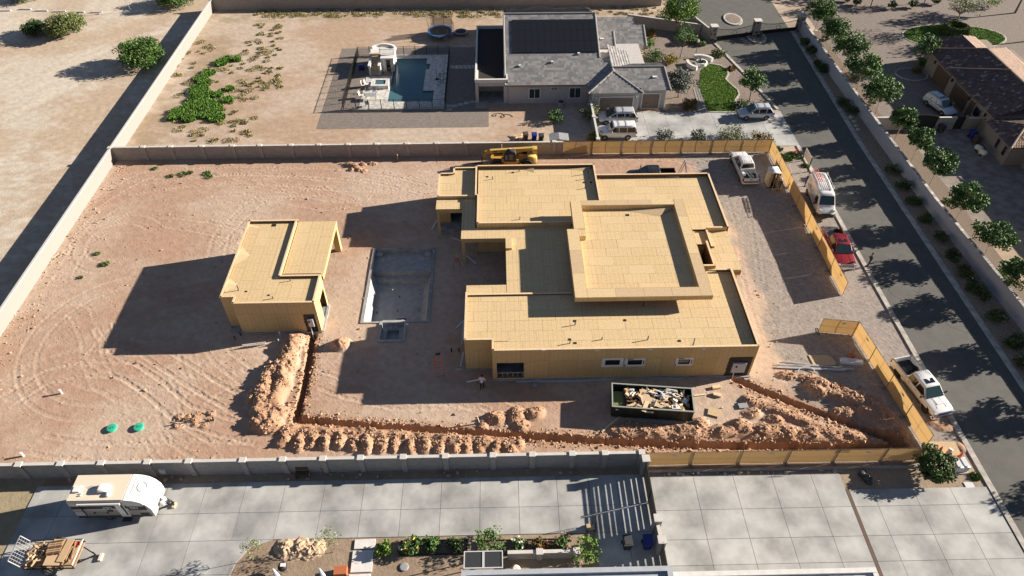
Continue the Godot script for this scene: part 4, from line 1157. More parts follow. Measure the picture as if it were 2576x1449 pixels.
func pickup(label: String, at: Vector3, turn: float, paint: Material, o := {}) -> Node3D:
	var p = thing("pickup_truck", label, "pickup", at, turn, o.get("group", ""))
	var L = o.get("len", 5.9); var w = 1.0; var f = L * 0.5; var yb = 1.12; var bed = o.get("bed", 1.75)
	var zc = -f + bed + 0.12            # back of cab
	# front body: nose to cab back
	var rows = []
	for q in [[zc, w, 0.45, yb, 0.0], [zc + 0.8, w, 0.42, yb, 0.02], [f - 1.75, w, 0.42, yb, 0.03], [f - 1.2, w + 0.01, 0.45, yb - 0.02, 0.05], [f - 0.55, w, 0.5, yb - 0.06, 0.05], [f - 0.2, w - 0.04, 0.5, yb - 0.13, 0.05], [f - 0.04, w - 0.14, 0.54, yb - 0.24, 0.03]]:
		rows.append(ring_body(q[0], q[1], q[2], q[3], q[4]))
	var body = part(p, "body", loft(rows), paint)
	var hd = MB.new()
	for s in [-1.0, 1.0]: hd.bar(Vector3(s * 0.34, yb + 0.025, f - 1.55), Vector3(s * 0.42, yb - 0.03, f - 0.45), 0.05, 0.05)
	part(body, "hood_crease", hd, paint)
	# open bed
	var bw = MB.new()
	for s in [-1.0, 1.0]:
		bw.box(Vector3(s * (w - 0.05), 0.82, -f + bed * 0.5 + 0.06), Vector3(0.10, 0.72, bed + 0.08))
		bw.box(Vector3(s * (w - 0.02), 0.86, -f + bed * 0.62), Vector3(0.09, 0.30, 1.1))
	bw.box(Vector3(0, 0.83, zc - 0.04), Vector3(2 * w - 0.1, 0.66, 0.06))
	part(p, "bed_side", bw, paint)
	var tg = bx(p, "tailgate", Vector3(0, 0.84, -f + 0.05), Vector3(2 * w - 0.2, 0.62, 0.09), paint) if not o.get("tail_down", false) else bx(p, "tailgate", Vector3(0, 0.62, -f - 0.28), Vector3(2 * w - 0.2, 0.08, 0.6), M.charcoal)
	bx(tg, "tailgate_handle", Vector3(0, 0.12, -0.05), Vector3(0.3, 0.09, 0.02), M.charcoal)
	bx(p, "bed_liner", Vector3(0, 0.62, -f + bed * 0.5 + 0.08), Vector3(2 * w - 0.24, 0.05, bed - 0.05), M.black)
	var rl = MB.new()
	for s in [-1.0, 1.0]: rl.box(Vector3(s * (w - 0.06), 1.195, -f + bed * 0.5 + 0.06), Vector3(0.12, 0.03, bed + 0.08))
	part(p, "bed_rail", rl, o.get("rail", M.charcoal))
	for s in [-1.0, 1.0]:
		bx(p, "tail_light", Vector3(s * (w - 0.06), 0.95, -f + 0.04), Vector3(0.14, 0.36, 0.12), M.taillight)
		bx(p, "headlight", Vector3(s * (w - 0.2), 0.84, f - 0.06), Vector3(0.28, 0.2, 0.16), M.headlight)
	var rb = MB.new(); rb.box(Vector3(0, 0.52, -f - 0.02), Vector3(1.9, 0.2, 0.16))
	part(p, "rear_bumper", rb, o.get("bumper", M.chrome))
	bx(p, "licence_plate", Vector3(0, 0.55, -f - 0.115), Vector3(0.32, 0.14, 0.02), M.pale_grey)
	var fb = MB.new(); fb.box(Vector3(0, 0.48, f - 0.02), Vector3(1.88, 0.24, 0.16))
	part(p, "front_bumper", fb, o.get("bumper", M.chrome))
	var g = part(p, "grille", frame_mb(-0.6, 0.6, 0.62, 0.93, f - 0.03, 0.045, 0.08), M.chrome)
	bx(g, "grille_mesh", Vector3(0, 0.775, f - 0.045), Vector3(1.12, 0.24, 0.05), M.charcoal)
	for k in 6: bx(g, "grille_bar", Vector3((k - 2.5) * 0.19, 0.775, f + 0.0), Vector3(0.05, 0.24, 0.04), M.chrome)
	var zw = f - 1.45
	cabin(p, [zw, zw - 0.72, zc + 0.16, zc + 0.02], yb, 1.88, 0.93, 0.74, paint, o.get("glass", M.glass_teal), o.get("posts", [zw - 1.35]), true, o.get("sunroof", false))
	for s in [-1.0, 1.0]:
		mirror(p, s * 0.93, yb + 0.1, zw - 0.25, o.get("mirror", M.charcoal))
		for k in 2: bx(body, "door_handle", Vector3(s * (w + 0.01), yb - 0.12, zw - 1.15 - k * 0.95), Vector3(0.03, 0.04, 0.2), o.get("handle", M.chrome))
	for x in [-0.86, 0.86]:
		wheel(p, x, f - 0.98, 0.42, 0.29, o.get("rim", M.steel)); wheel(p, x, -f + 1.18, 0.42, 0.29, o.get("rim", M.steel))
		for z in [f - 0.98, -f + 1.18]:
			var ar = MB.new(); var pp = []
			for k in 9:
				var a = PI * k / 8.0
				pp.append(Vector3(signf(x) * (w + 0.005), 0.42 + sin(a) * 0.5, z + cos(a) * 0.5))
			for k in 8: ar.quad(pp[k], pp[k + 1], Vector3(pp[k + 1].x, 0.42, z), Vector3(pp[k].x, 0.42, z))
			part(body, "wheel_arch", ar, M.black)
	rub(p, o.get("board", M.darksteel), f - 1.6, zc + 0.1, w)
	return p
func suv(label: String, at: Vector3, turn: float, paint: Material, o := {}) -> Node3D:
	var p = thing(o.get("called", "parked_car"), label, o.get("cat", "car"), at, turn, "")
	var L = o.get("len", 4.7); var f = L * 0.5; var w = o.get("w", 0.92); var h = o.get("h", 1.72); var yb = o.get("belt", 1.02)
	var rows = []
	var hoodz = f - o.get("hood", 1.15)
	for q in [[-f, w - 0.14, 0.5, yb - 0.12, 0.02], [-f + 0.1, w - 0.04, 0.4, yb - 0.02, 0.02], [-f + 0.5, w, 0.36, yb, 0.02], [0, w, 0.34, yb, 0.02], [hoodz, w, 0.36, yb - 0.03, 0.05], [f - 0.5, w - 0.02, 0.4, yb - o.get("drop", 0.12), 0.06], [f - 0.15, w - 0.1, 0.42, yb - o.get("drop", 0.12) - 0.1, 0.05], [f, w - 0.3, 0.48, yb - o.get("drop", 0.12) - 0.25, 0.03]]:
		rows.append(ring_body(q[0], q[1], q[2], q[3], q[4]))
	var body = part(p, "body", loft(rows), paint)
	var zr = -f + o.get("tail", 0.12)
	cabin(p, [hoodz + 0.02, hoodz - o.get("rake", 0.75), zr + o.get("hatch", 0.25), zr], yb - 0.01, h, w - 0.05, w - 0.19, paint, M.glass_teal, o.get("posts", [hoodz - 1.3, hoodz - 2.3]), false, o.get("sunroof", false))
	for s in [-1.0, 1.0]:
		mirror(p, s * (w - 0.05), yb + 0.06, hoodz - 0.35, paint)
		bx(p, "tail_light", Vector3(s * (w - 0.14), yb - 0.12, -f + 0.05), Vector3(0.16, 0.26, 0.14), M.taillight)
		bx(p, "headlight", Vector3(s * (w - 0.32), yb - o.get("drop", 0.12) - 0.2, f - 0.12), Vector3(0.3, 0.14, 0.2), M.headlight)
		for k in 2: bx(body, "door_handle", Vector3(s * (w + 0.005), yb - 0.13, hoodz - 1.1 - k * 0.95), Vector3(0.03, 0.035, 0.18), M.chrome)
		var rk = MB.new(); rk.tube(Vector3(s * (w - 0.3), h + 0.07, hoodz - 1.0), Vector3(s * (w - 0.3), h + 0.07, zr + 0.5), 0.022, 0.022, 6)
		part(p, "roof_rail", rk, M.charcoal)
	if o.get("rack", true):
		for k in 2:
			var cb = MB.new(); cb.tube(Vector3(-w + 0.28, h + 0.09, hoodz - 1.3 - k * 0.9), Vector3(w - 0.28, h + 0.09, hoodz - 1.3 - k * 0.9), 0.022, 0.022, 6)
			part(p, "roof_bar", cb, M.charcoal)
	bx(p, "rear_bumper", Vector3(0, 0.5, -f + 0.02), Vector3(2 * w - 0.24, 0.2, 0.14), o.get("bumper", M.charcoal))
	bx(p, "front_bumper", Vector3(0, 0.48, f - 0.08), Vector3(2 * w - 0.5, 0.2, 0.2), o.get("bumper", M.charcoal))
	bx(p, "licence_plate", Vector3(0, 0.74, -f - 0.03), Vector3(0.32, 0.14, 0.05), M.pale_grey)
	var wr = o.get("wr", 0.35)
	for x in [-w + 0.1, w - 0.1]:
		for z in [f - o.get("fo", 0.92), -f + o.get("ro", 0.98)]:
			wheel(p, x, z, wr, 0.24, M.steel)
			var ar = MB.new(); var pp = []
			for k in 9:
				var a = PI * k / 8.0
				pp.append(Vector3(signf(x) * (w + 0.006), wr + sin(a) * (wr + 0.06), z + cos(a) * (wr + 0.06)))
			for k in 8: ar.quad(pp[k], pp[k + 1], Vector3(pp[k + 1].x, wr, z), Vector3(pp[k].x, wr, z))
			part(body, "wheel_arch", ar, M.black)
	return p
func build_vehicles():
	var ram = pickup("shiny white crew cab pickup with sunroof parked half on the street kerb", Vector3(36.35, 0.05, -37.15), deg_to_rad(11.5), M.paint_white, {"len": 6.05, "bed": 1.95, "sunroof": true, "rim": M.darksteel, "handle": M.chrome})
	var hs = MB.new(); hs.box(Vector3(0, 1.13, 1.95), Vector3(0.55, 0.08, 0.7)); part(ram, "hood_scoop", hs, M.paint_white)
	bx(ram, "tool_case", Vector3(0.1, 0.72, -2.0), Vector3(0.75, 0.16, 0.55), M.charcoal, 0.25)
	var gmc = pickup("dark red crew cab pickup with tailgate down beside the tan fence", Vector3(35.6, 0.0, -55.45), deg_to_rad(-3.5), M.paint_red, {"len": 5.85, "bed": 1.75, "sunroof": true, "tail_down": true, "mirror": M.chrome})
	var rbm = MB.new()
	for i in 9: rbm.box(Vector3(-0.72 + i * 0.18, 0.67, -2.3), Vector3(0.06, 0.04, 1.0))
	part(gmc, "bed_rib", rbm, M.steel)
	bx(gmc, "toolbox", Vector3(0.55, 0.78, -2.75), Vector3(0.45, 0.25, 0.3), M.black)
	var ford = pickup("white work pickup with ladders in its bed inside the site fence", Vector3(29.4, 0.0, -70.2), deg_to_rad(181), M.paint_white, {"len": 5.9, "bed": 1.75, "bumper": M.paint_white, "handle": M.paint_white, "mirror": M.paint_white, "posts": [0.05], "glass": M.glass})
	bx(ford, "bed_toolbox", Vector3(0, 1.22, -0.98), Vector3(1.75, 0.2, 0.42), M.paint_white)
	bx(ford, "black_bumper_step", Vector3(0, 0.68, -2.98), Vector3(1.7, 0.1, 0.1), M.black)
	bx(ford, "box_of_tools", Vector3(0.5, 0.85, -1.6), Vector3(0.4, 0.35, 0.4), M.plastic)
	pickup("black crew cab pickup parked behind the unfinished house", Vector3(18.0, 0.0, -68.55), deg_to_rad(-90), M.paint_black, {"len": 5.7, "bed": 1.75, "glass": M.glass, "bumper": M.charcoal})
	suv("boxy white suv with roof rails parked near the planted fence", Vector3(15.05, 0.05, -78.25), deg_to_rad(-90), M.paint_white, {"len": 5.0, "w": 0.99, "h": 1.88, "belt": 1.14, "hood": 1.45, "drop": 0.06, "rake": 0.55, "hatch": 0.14, "tail": 0.04, "wr": 0.38, "fo": 0.95, "ro": 1.1, "posts": [-0.2, -1.25]})
	suv("silver minivan parked in front of the double garage door", Vector3(15.7, 0.05, -81.85), deg_to_rad(-90), M.paint_silver, {"called": "minivan", "cat": "minivan", "len": 5.05, "w": 0.98, "h": 1.74, "belt": 1.05, "hood": 1.0, "drop": 0.2, "rake": 1.15, "hatch": 0.35})
	suv("silver blue compact suv parked across the end of the driveway", Vector3(34.05, 0.05, -82.5), deg_to_rad(-90), M.paint_ice, {"len": 4.55, "rake": 0.85, "hatch": 0.45, "drop": 0.15})
	suv("pale blue suv with a glass roof parked outside the dark courtyard garages", Vector3(59.4, 0.03, -83.9), deg_to_rad(17), M.paint_ice, {"len": 4.75, "rake": 0.8, "sunroof": true, "rack": false, "hatch": 0.3})
	build_van()
	build_telehandler()
	build_travel_trailer()
	build_utility_trailer()
func build_van():
	var p = thing("cargo_van", "white high roof cargo van with a ladder on its roof rack", "van", Vector3(36.35, 0.05, -63.6), deg_to_rad(-5))
	var w = 1.0
	var rows = []
	for q in [[-2.75, 0.93, 0.5, 2.42], [-2.7, 0.98, 0.45, 2.5], [-1.0, 1.0, 0.42, 2.54], [1.0, 1.0, 0.42, 2.5], [1.35, 0.99, 0.42, 2.38], [2.02, 0.98, 0.42, 1.5], [2.35, 0.95, 0.45, 1.22], [2.72, 0.86, 0.48, 0.98], [2.85, 0.7, 0.52, 0.8]]:
		var r = []
		var ws = q[1]; var wt = ws - 0.16 * clampf((q[3] - 1.2) / 1.2, 0, 1)
		var pts = [[ws - 0.06, q[2]], [ws, q[2] + 0.25], [ws, lerpf(q[2], q[3], 0.45)], [lerpf(ws, wt, 0.6), lerpf(q[2], q[3], 0.8)], [wt, q[3] - 0.1], [wt - 0.1, q[3]], [wt * 0.5, q[3] + 0.03]]
		for t in pts: r.append(Vector3(t[0], t[1], q[0]))
		r.append(Vector3(0, q[3] + 0.04, q[0]))
		for i in pts.size(): r.append(Vector3(-pts[pts.size() - 1 - i][0], pts[pts.size() - 1 - i][1], q[0]))
		rows.append(r)
	var body = part(p, "body", loft(rows), M.paint_white)
	quad_panel(p, "windscreen", [Vector3(-0.84, 1.52, 2.06), Vector3(0.84, 1.52, 2.06), Vector3(0.75, 2.32, 1.46), Vector3(-0.75, 2.32, 1.46)], M.glass_teal, 0.03)
	for s in [1.0, -1.0]:
		var q = [Vector3(s * 1.0, 1.35, 1.75), Vector3(s * 1.0, 1.35, 0.85), Vector3(s * 0.915, 2.0, 0.85), Vector3(s * 0.915, 2.0, 1.45)]
		if s < 0: q.reverse()
		quad_panel(p, "side_window", q, M.glass, 0.025)
		mirror(p, s * 1.0, 1.4, 1.7, M.charcoal)
		bx(p, "headlight", Vector3(s * 0.72, 1.05, 2.52), Vector3(0.2, 0.36, 0.3), M.headlight)
		var sk = MB.new(); sk.box(Vector3(s * 1.0, 0.5, -0.3), Vector3(0.05, 0.14, 3.0)); part(body, "rub_strip", sk, M.charcoal)
		bx(body, "door_handle", Vector3(s * 1.01, 1.2, 0.95), Vector3(0.04, 0.06, 0.2), M.charcoal)
		bx(body, "door_handle", Vector3(s * 1.01, 1.2, 0.55), Vector3(0.04, 0.06, 0.2), M.charcoal)
		bx(p, "door_track", Vector3(s * 1.005, 1.32, -1.4), Vector3(0.02, 0.05, 1.6), M.charcoal)
		for z in [1.95, -1.75]:
			wheel(p, s * 0.9, z, 0.36, 0.24, M.steel)
			var ar = MB.new(); var pp = []
			for k in 9:
				var a = PI * k / 8.0
				pp.append(Vector3(s * 1.008, 0.36 + sin(a) * 0.43, z + cos(a) * 0.43))
			for k in 8: ar.quad(pp[k], pp[k + 1], Vector3(pp[k + 1].x, 0.36, z), Vector3(pp[k].x, 0.36, z))
			part(body, "wheel_arch", ar, M.black)
	var bm = MB.new(); bm.box(Vector3(0, 0.62, 2.8), Vector3(1.5, 0.42, 0.22)); bm.box(Vector3(0.8, 0.6, 2.55), Vector3(0.3, 0.4, 0.45), Basis(Vector3.UP, 0.6)); bm.box(Vector3(-0.8, 0.6, 2.55), Vector3(0.3, 0.4, 0.45), Basis(Vector3.UP, -0.6))
	part(p, "front_bumper", bm, M.charcoal)
	bx(p, "grille", Vector3(0, 0.86, 2.84), Vector3(1.0, 0.07, 0.06), M.black)
	var rib = MB.new()
	for k in 7: rib.box(Vector3((k - 3) * 0.2, 2.575, -0.9), Vector3(0.05, 0.03, 3.3))
	part(body, "roof_rib", rib, M.paint_white)
	var rk = MB.new()
	for z in [-2.3, -1.1, 0.5]: rk.tube(Vector3(-0.85, 2.72, z), Vector3(0.85, 2.72, z), 0.03, 0.03, 6)
	for s in [-1.0, 1.0]:
		rk.tube(Vector3(s * 0.82, 2.72, -2.5), Vector3(s * 0.82, 2.72, 0.7), 0.025, 0.025, 6)
		for z in [-2.3, -1.1, 0.5]: rk.tube(Vector3(s * 0.82, 2.5, z), Vector3(s * 0.82, 2.85, z), 0.025, 0.025, 6)
	part(p, "roof_rack", rk, M.whitem)
	text_on(p, "lettering", "AIRE", Vector3(-1.0, 1.55, -1.4), 0.28, M.grey, Basis(Vector3.UP, -PI / 2))
	var l = thing("extension_ladder", "orange and aluminium extension ladder strapped on the white van's roof rack", "ladder", p.transform * Vector3(-0.4, 2.8, -1.75), p.rotation.y)
	ladder_mesh(l, 2.7, 0.42, M.orange, M.steel, 9)
func ladder_mesh(p: Node, len_: float, w: float, rail: Material, rung: Material, n: int):
	for s in [-1.0, 1.0]: bx(p, "rail", Vector3(s * w * 0.5, 0.04, 0), Vector3(0.035, 0.08, len_), rail)
	for i in n: bx(p, "rung", Vector3(0, 0.04, lerpf(-len_ * 0.46, len_ * 0.46, i / (n - 1.0))), Vector3(w - 0.03, 0.035, 0.04), rung)
func build_telehandler():
	var p = thing("telehandler", "yellow telescopic forklift parked in front of the brown block wall", "telehandler", Vector3(1.6, 0, -72.2), deg_to_rad(-90))
	# nose +z = west
	var ch = MB.new(); ch.box(Vector3(0, 0.95, -0.1), Vector3(1.1, 0.55, 5.2)); ch.box(Vector3(0.62, 1.05, 0.25), Vector3(0.7, 0.75, 2.0)); ch.box(Vector3(-0.75, 1.15, 0.1), Vector3(0.75, 0.95, 1.9))
	part(p, "chassis", ch, M.yellow_dark)
	var rear = MB.new(); rear.grid([ring_body(-3.05, 0.6, 0.9, 1.3, 0.0), ring_body(-2.9, 0.95, 0.7, 1.75, 0.05), ring_body(-2.2, 1.0, 0.75, 1.85, 0.05), ring_body(-1.9, 0.9, 0.9, 1.8, 0.0)], true, true, true)
	part(p, "counterweight", rear, M.yellow)
	var bo = MB.new()
	bo.bar(Vector3(0.0, 2.35, -2.7), Vector3(0.0, 2.05, 2.6), 0.36, 0.44)
	bo.box(Vector3(0, 2.0, -2.75), Vector3(0.75, 1.0, 0.6))
	part(p, "boom", bo, M.yellow)
	var bi = MB.new(); bi.bar(Vector3(0, 2.08, 2.3), Vector3(0, 1.9, 3.2), 0.32, 0.38)
	bi.bar(Vector3(0, 1.9, 3.15), Vector3(0, 0.9, 3.45), 0.3, 0.3)
	part(p, "boom_head", bi, M.yellow_dark)
	var fk = MB.new()
	fk.box(Vector3(0, 0.85, 3.6), Vector3(1.3, 1.1, 0.1))
	for s in [-0.4, 0.4]: fk.box(Vector3(s, 0.12, 4.2), Vector3(0.13, 0.05, 1.2))
	part(p, "fork_carriage", fk, M.darksteel)
	var cb = MB.new(); cb.grid([ring_body(-0.75, 0.42, 1.3, 2.3, 0.02, 0.0), ring_body(-0.6, 0.44, 1.3, 2.62, 0.04, 0.0), ring_body(0.3, 0.44, 1.3, 2.62, 0.04, 0.0), ring_body(0.75, 0.42, 1.3, 1.7, 0.02, 0.0)], true, true, true)
	cb.xf = Transform3D.IDENTITY
	var cab = put(p, "cab", cb.mesh(), M.charcoal, Vector3(0.72, 0, 0.25))
	for q in [[0.455, -0.15, 0.75, 0.75], [0.455, 0.4, 0.5, 0.6]]: bx(cab, "cab_window", Vector3(q[0], 1.95, q[1]), Vector3(0.02, q[3], q[2] * 0.6), M.glass_teal)
	bx(cab, "cab_roof_light", Vector3(0.0, 2.78, -0.1), Vector3(0.16, 0.22, 0.16), M.white)
	for q in [[0.95, 1.75], [0.95, -1.75], [-0.95, 1.75], [-0.95, -1.75]]:
		wheel(p, q[0], q[1], 0.66, 0.42, M.yellow)
		var fd = MB.new(); var pr = []
		for k in 7:
			var a = lerpf(0.25, PI - 0.25, k / 6.0)
			pr.append(Vector3(0, 0.66 + sin(a) * 0.82, q[1] + cos(a) * 0.82))
		for k in 6: fd.bar(Vector3(q[0], pr[k].y, pr[k].z), Vector3(q[0], pr[k + 1].y, pr[k + 1].z), 0.46, 0.04)
		part(p, "fender", fd, M.charcoal)
	var tr = MB.new(); tr.box(Vector3(1.0, 1.35, 0.7), Vector3(0.06, 0.42, 1.0)); tr.box(Vector3(1.0, 1.3, -0.35), Vector3(0.06, 0.42, 0.95))
	part(p, "side_panel", tr, M.yellow)
	text_on(p, "lettering", "CAT", Vector3(1.035, 1.28, -0.35), 0.3, M.black, Basis(Vector3.UP, PI / 2))
	text_on(p, "lettering", "CAT", Vector3(0.225, 2.12, 2.0), 0.26, M.black, Basis(Vector3.UP, PI / 2))
	var ex = MB.new(); ex.tube(Vector3(-0.8, 1.6, 1.2), Vector3(-0.8, 2.5, 1.2), 0.07, 0.07, 8); part(p, "exhaust", ex, M.steel)
	mirror(p, 1.1, 2.1, 1.0, M.charcoal)
func build_travel_trailer():
	var p = thing("travel_trailer", "white and grey travel trailer with curved front cap on the driveway", "travel trailer", Vector3(-29.4, 0.05, -27.65), deg_to_rad(90))
	var w = 1.1; var h = 2.85
	var rows = []
	# profile from the rear to the curved front cap
	for q in [[-2.35, h - 0.02], [-2.3, h], [-1.0, h + 0.02], [1.75, h], [2.35, h - 0.1], [2.8, h - 0.35], [3.12, h - 0.75], [3.32, h - 1.3], [3.34, 0.95]]:
		var y = q[1]
		rows.append([Vector3(w, 0.5, q[0]), Vector3(w, lerpf(0.5, y, 0.5), q[0]), Vector3(w, y - 0.06, q[0]), Vector3(w - 0.06, y, q[0]), Vector3(0, y + 0.03, q[0]), Vector3(-w + 0.06, y, q[0]), Vector3(-w, y - 0.06, q[0]), Vector3(-w, lerpf(0.5, y, 0.5), q[0]), Vector3(-w, 0.5, q[0])])
	var body = part(p, "body", loft(rows), M.paint_tan)
	var cap = []
	for q in [[1.77, h + 0.005], [2.36, h - 0.09], [2.82, h - 0.34], [3.14, h - 0.74], [3.345, h - 1.3], [3.365, 0.95]]:
		cap.append([Vector3(w - 0.02, q[1] - 0.02, q[0]), Vector3(w - 0.1, q[1] + 0.012, q[0]), Vector3(0, q[1] + 0.042, q[0]), Vector3(-w + 0.1, q[1] + 0.012, q[0]), Vector3(-w + 0.02, q[1] - 0.02, q[0])])
	var cm = MB.new(); cm.grid(cap, false)
	part(p, "front_cap", cm, M.paint_white)
	bx(p, "roof_skin", Vector3(0, h + 0.035, -0.3), Vector3(2 * w - 0.1, 0.02, 4.0), M.cream)
	var em = MB.new()
	for i in 10:
		var a0 = -0.4 + i * 0.5; var a1 = a0 + 0.42
		em.bar(Vector3(0.1 + cos(a0) * 0.42, h - 0.05 - (i % 3) * 0.0, 2.3 - sin(a0) * 0.3), Vector3(0.1 + cos(a1) * 0.42, h - 0.05, 2.3 - sin(a1) * 0.3), 0.07, 0.02)
	# painted swoosh and lettering of the cap
	var sw = MB.new()
	for i in 14:
		var a0 = i * 0.38; var a1 = a0 + 0.38; var r = 0.44 - i * 0.012
		var p0 = Vector2(cos(a0) * r, sin(a0) * r * 0.75 + 2.62); var p1 = Vector2(cos(a1) * r, sin(a1) * r * 0.75 + 2.62)
		sw.bar(Vector3(p0.x + 0.1, cap_y(p0.y, h) + 0.055, p0.y), Vector3(p1.x + 0.1, cap_y(p1.y, h) + 0.055, p1.y), 0.08 + 0.04 * sin(i), 0.02)
	part(p, "swoosh_emblem", sw, M.grey)
	text_on(p, "lettering", "WILDWOOD", Vector3(0.05, cap_y(2.15, h) + 0.06, 2.15), 0.24, M.pale_grey, Basis(Vector3.UP, PI / 2) * Basis(Vector3.RIGHT, -PI / 2) if false else Basis(Vector3(-1, 0, 0), Vector3(0, 0.2, 0.98).normalized(), Vector3(0, 0.98, -0.2).normalized()))
	# near side (local +x faces the viewer): dark band, door, windows, awning
	for q in [["side_band", 0.1, 1.95, -0.3, 0.34, 4.05, M.charcoal], ["side_skirt", 0, 0.62, 0.4, 0.22, 5.4, M.charcoal], ["side_band", 0, 1.72, 2.4, 0.5, 1.3, M.charcoal], ["lower_panel", 0, 1.1, -1.9, 0.5, 0.8, M.pale_grey]]:
		bx(p, q[0], Vector3(-w - 0.012, q[2], q[3]), Vector3(0.02, q[4], q[5]), q[6])
	bx(p, "entry_door", Vector3(-w - 0.02, 1.5, 1.25), Vector3(0.035, 1.8, 0.66), M.paint_white)
	for q in [[2.2, 1.85, 0.55, 0.32], [0.3, 1.85, 0.6, 0.36]]:
		var fr = bx(p, "side_window", Vector3(-w - 0.02, q[1], q[0]), Vector3(0.04, q[3], q[2]), M.pale_grey)
		for s in [-1.0, 1.0]: bx(fr, "pane", Vector3(-0.022, 0, s * q[2] * 0.25), Vector3(0.01, q[3] - 0.1, q[2] * 0.5 - 0.08), M.glass)
	bx(p, "entry_step", Vector3(-w - 0.18, 0.4, 1.25), Vector3(0.35, 0.05, 0.7), M.charcoal)
	bx(p, "range_vent", Vector3(-w - 0.03, 1.5, 0.35), Vector3(0.04, 0.2, 0.4), M.charcoal)
	for z in [-0.9, 0.05]: bx(p, "speaker", Vector3(-w - 0.02, 1.2, z), Vector3(0.03, 0.16, 0.16), M.charcoal)
	bx(p, "storage_hatch", Vector3(-w - 0.02, 0.85, 2.7), Vector3(0.03, 0.34, 0.6), M.charcoal)
	var aw = MB.new(); aw.tube(Vector3(-w - 0.12, 2.6, -1.6), Vector3(-w - 0.12, 2.6, 1.5), 0.085, 0.085, 10)
	part(p, "awning_roll", aw, M.white)
	for z in [-1.55, 1.45]:
		var ar = MB.new(); ar.bar(Vector3(-w - 0.1, 2.6, z), Vector3(-w - 0.06, 0.9, z), 0.06, 0.06); part(p, "awning_arm", ar, M.charcoal)
	text_on(p, "lettering", "WILDWOOD", Vector3(-w - 0.03, 2.32, -0.4), 0.3, M.charcoal, Basis(Vector3.UP, -PI / 2))
	# roof fittings
	var ac = MB.new(); ac.grid([ring_body(-0.35, 0.3, h + 0.05, h + 0.3, 0.0), ring_body(-0.3, 0.36, h + 0.05, h + 0.36, 0.01), ring_body(0.25, 0.36, h + 0.05, h + 0.33, 0.01), ring_body(0.45, 0.26, h + 0.05, h + 0.2, 0.0)], true, true, true)
	put(p, "air_conditioner", ac.mesh(), M.white, Vector3(-0.15, 0, 0.1))
	bx(p, "roof_vent", Vector3(-0.15, h + 0.12, -1.85), Vector3(0.5, 0.14, 0.5), M.white)
	var dm = MB.new(); dm.lathe([Vector2(0.2, 0), Vector2(0.2, 0.08), Vector2(0.15, 0.17), Vector2(0.04, 0.2)], Vector3(-0.62, h + 0.04, 0.55), 14); part(p, "antenna_dome", dm, M.white)
	for x in [-0.55, -0.4]:
		var vp = MB.new(); vp.tube(Vector3(x - 0.1, h, -1.4), Vector3(x - 0.1, h + 0.15, -1.4), 0.05, 0.05, 8); part(p, "plumbing_vent", vp, M.white)
	for x in [-0.95, 0.95]: wheel(p, x, -0.2, 0.34, 0.22, M.steel)
	var tg = MB.new()
	for s in [-1.0, 1.0]: tg.bar(Vector3(s * 0.6, 0.45, 3.2), Vector3(0, 0.45, 4.3), 0.09, 0.12)
	tg.tube(Vector3(0, 0.0, 4.2), Vector3(0, 0.75, 4.2), 0.05, 0.05, 8)
	part(p, "tongue", tg, M.black)
	for x in [-0.16, 0.16]:
		var gb = MB.new(); gb.lathe([Vector2(0.13, 0), Vector2(0.16, 0.08), Vector2(0.16, 0.34), Vector2(0.08, 0.44)], Vector3(x, 0.52, 3.62), 10); part(p, "gas_bottle", gb, M.white)
	bx(p, "battery_box", Vector3(0, 0.62, 3.95), Vector3(0.3, 0.2, 0.2), M.charcoal)
	bx(p, "tongue_block", Vector3(0, 0.06, 4.2), Vector3(0.45, 0.16, 0.22), M.lumber)
func cap_y(z: float, h: float) -> float:
	var pr = [[1.77, h + 0.02], [2.36, h - 0.07], [2.82, h - 0.32], [3.14, h - 0.72], [3.345, h - 1.28]]
	for i in pr.size() - 1:
		if z <= pr[i + 1][0]: return lerpf(pr[i][1], pr[i + 1][1], clampf((z - pr[i][0]) / (pr[i + 1][0] - pr[i][0]), 0, 1))
	return 1.4
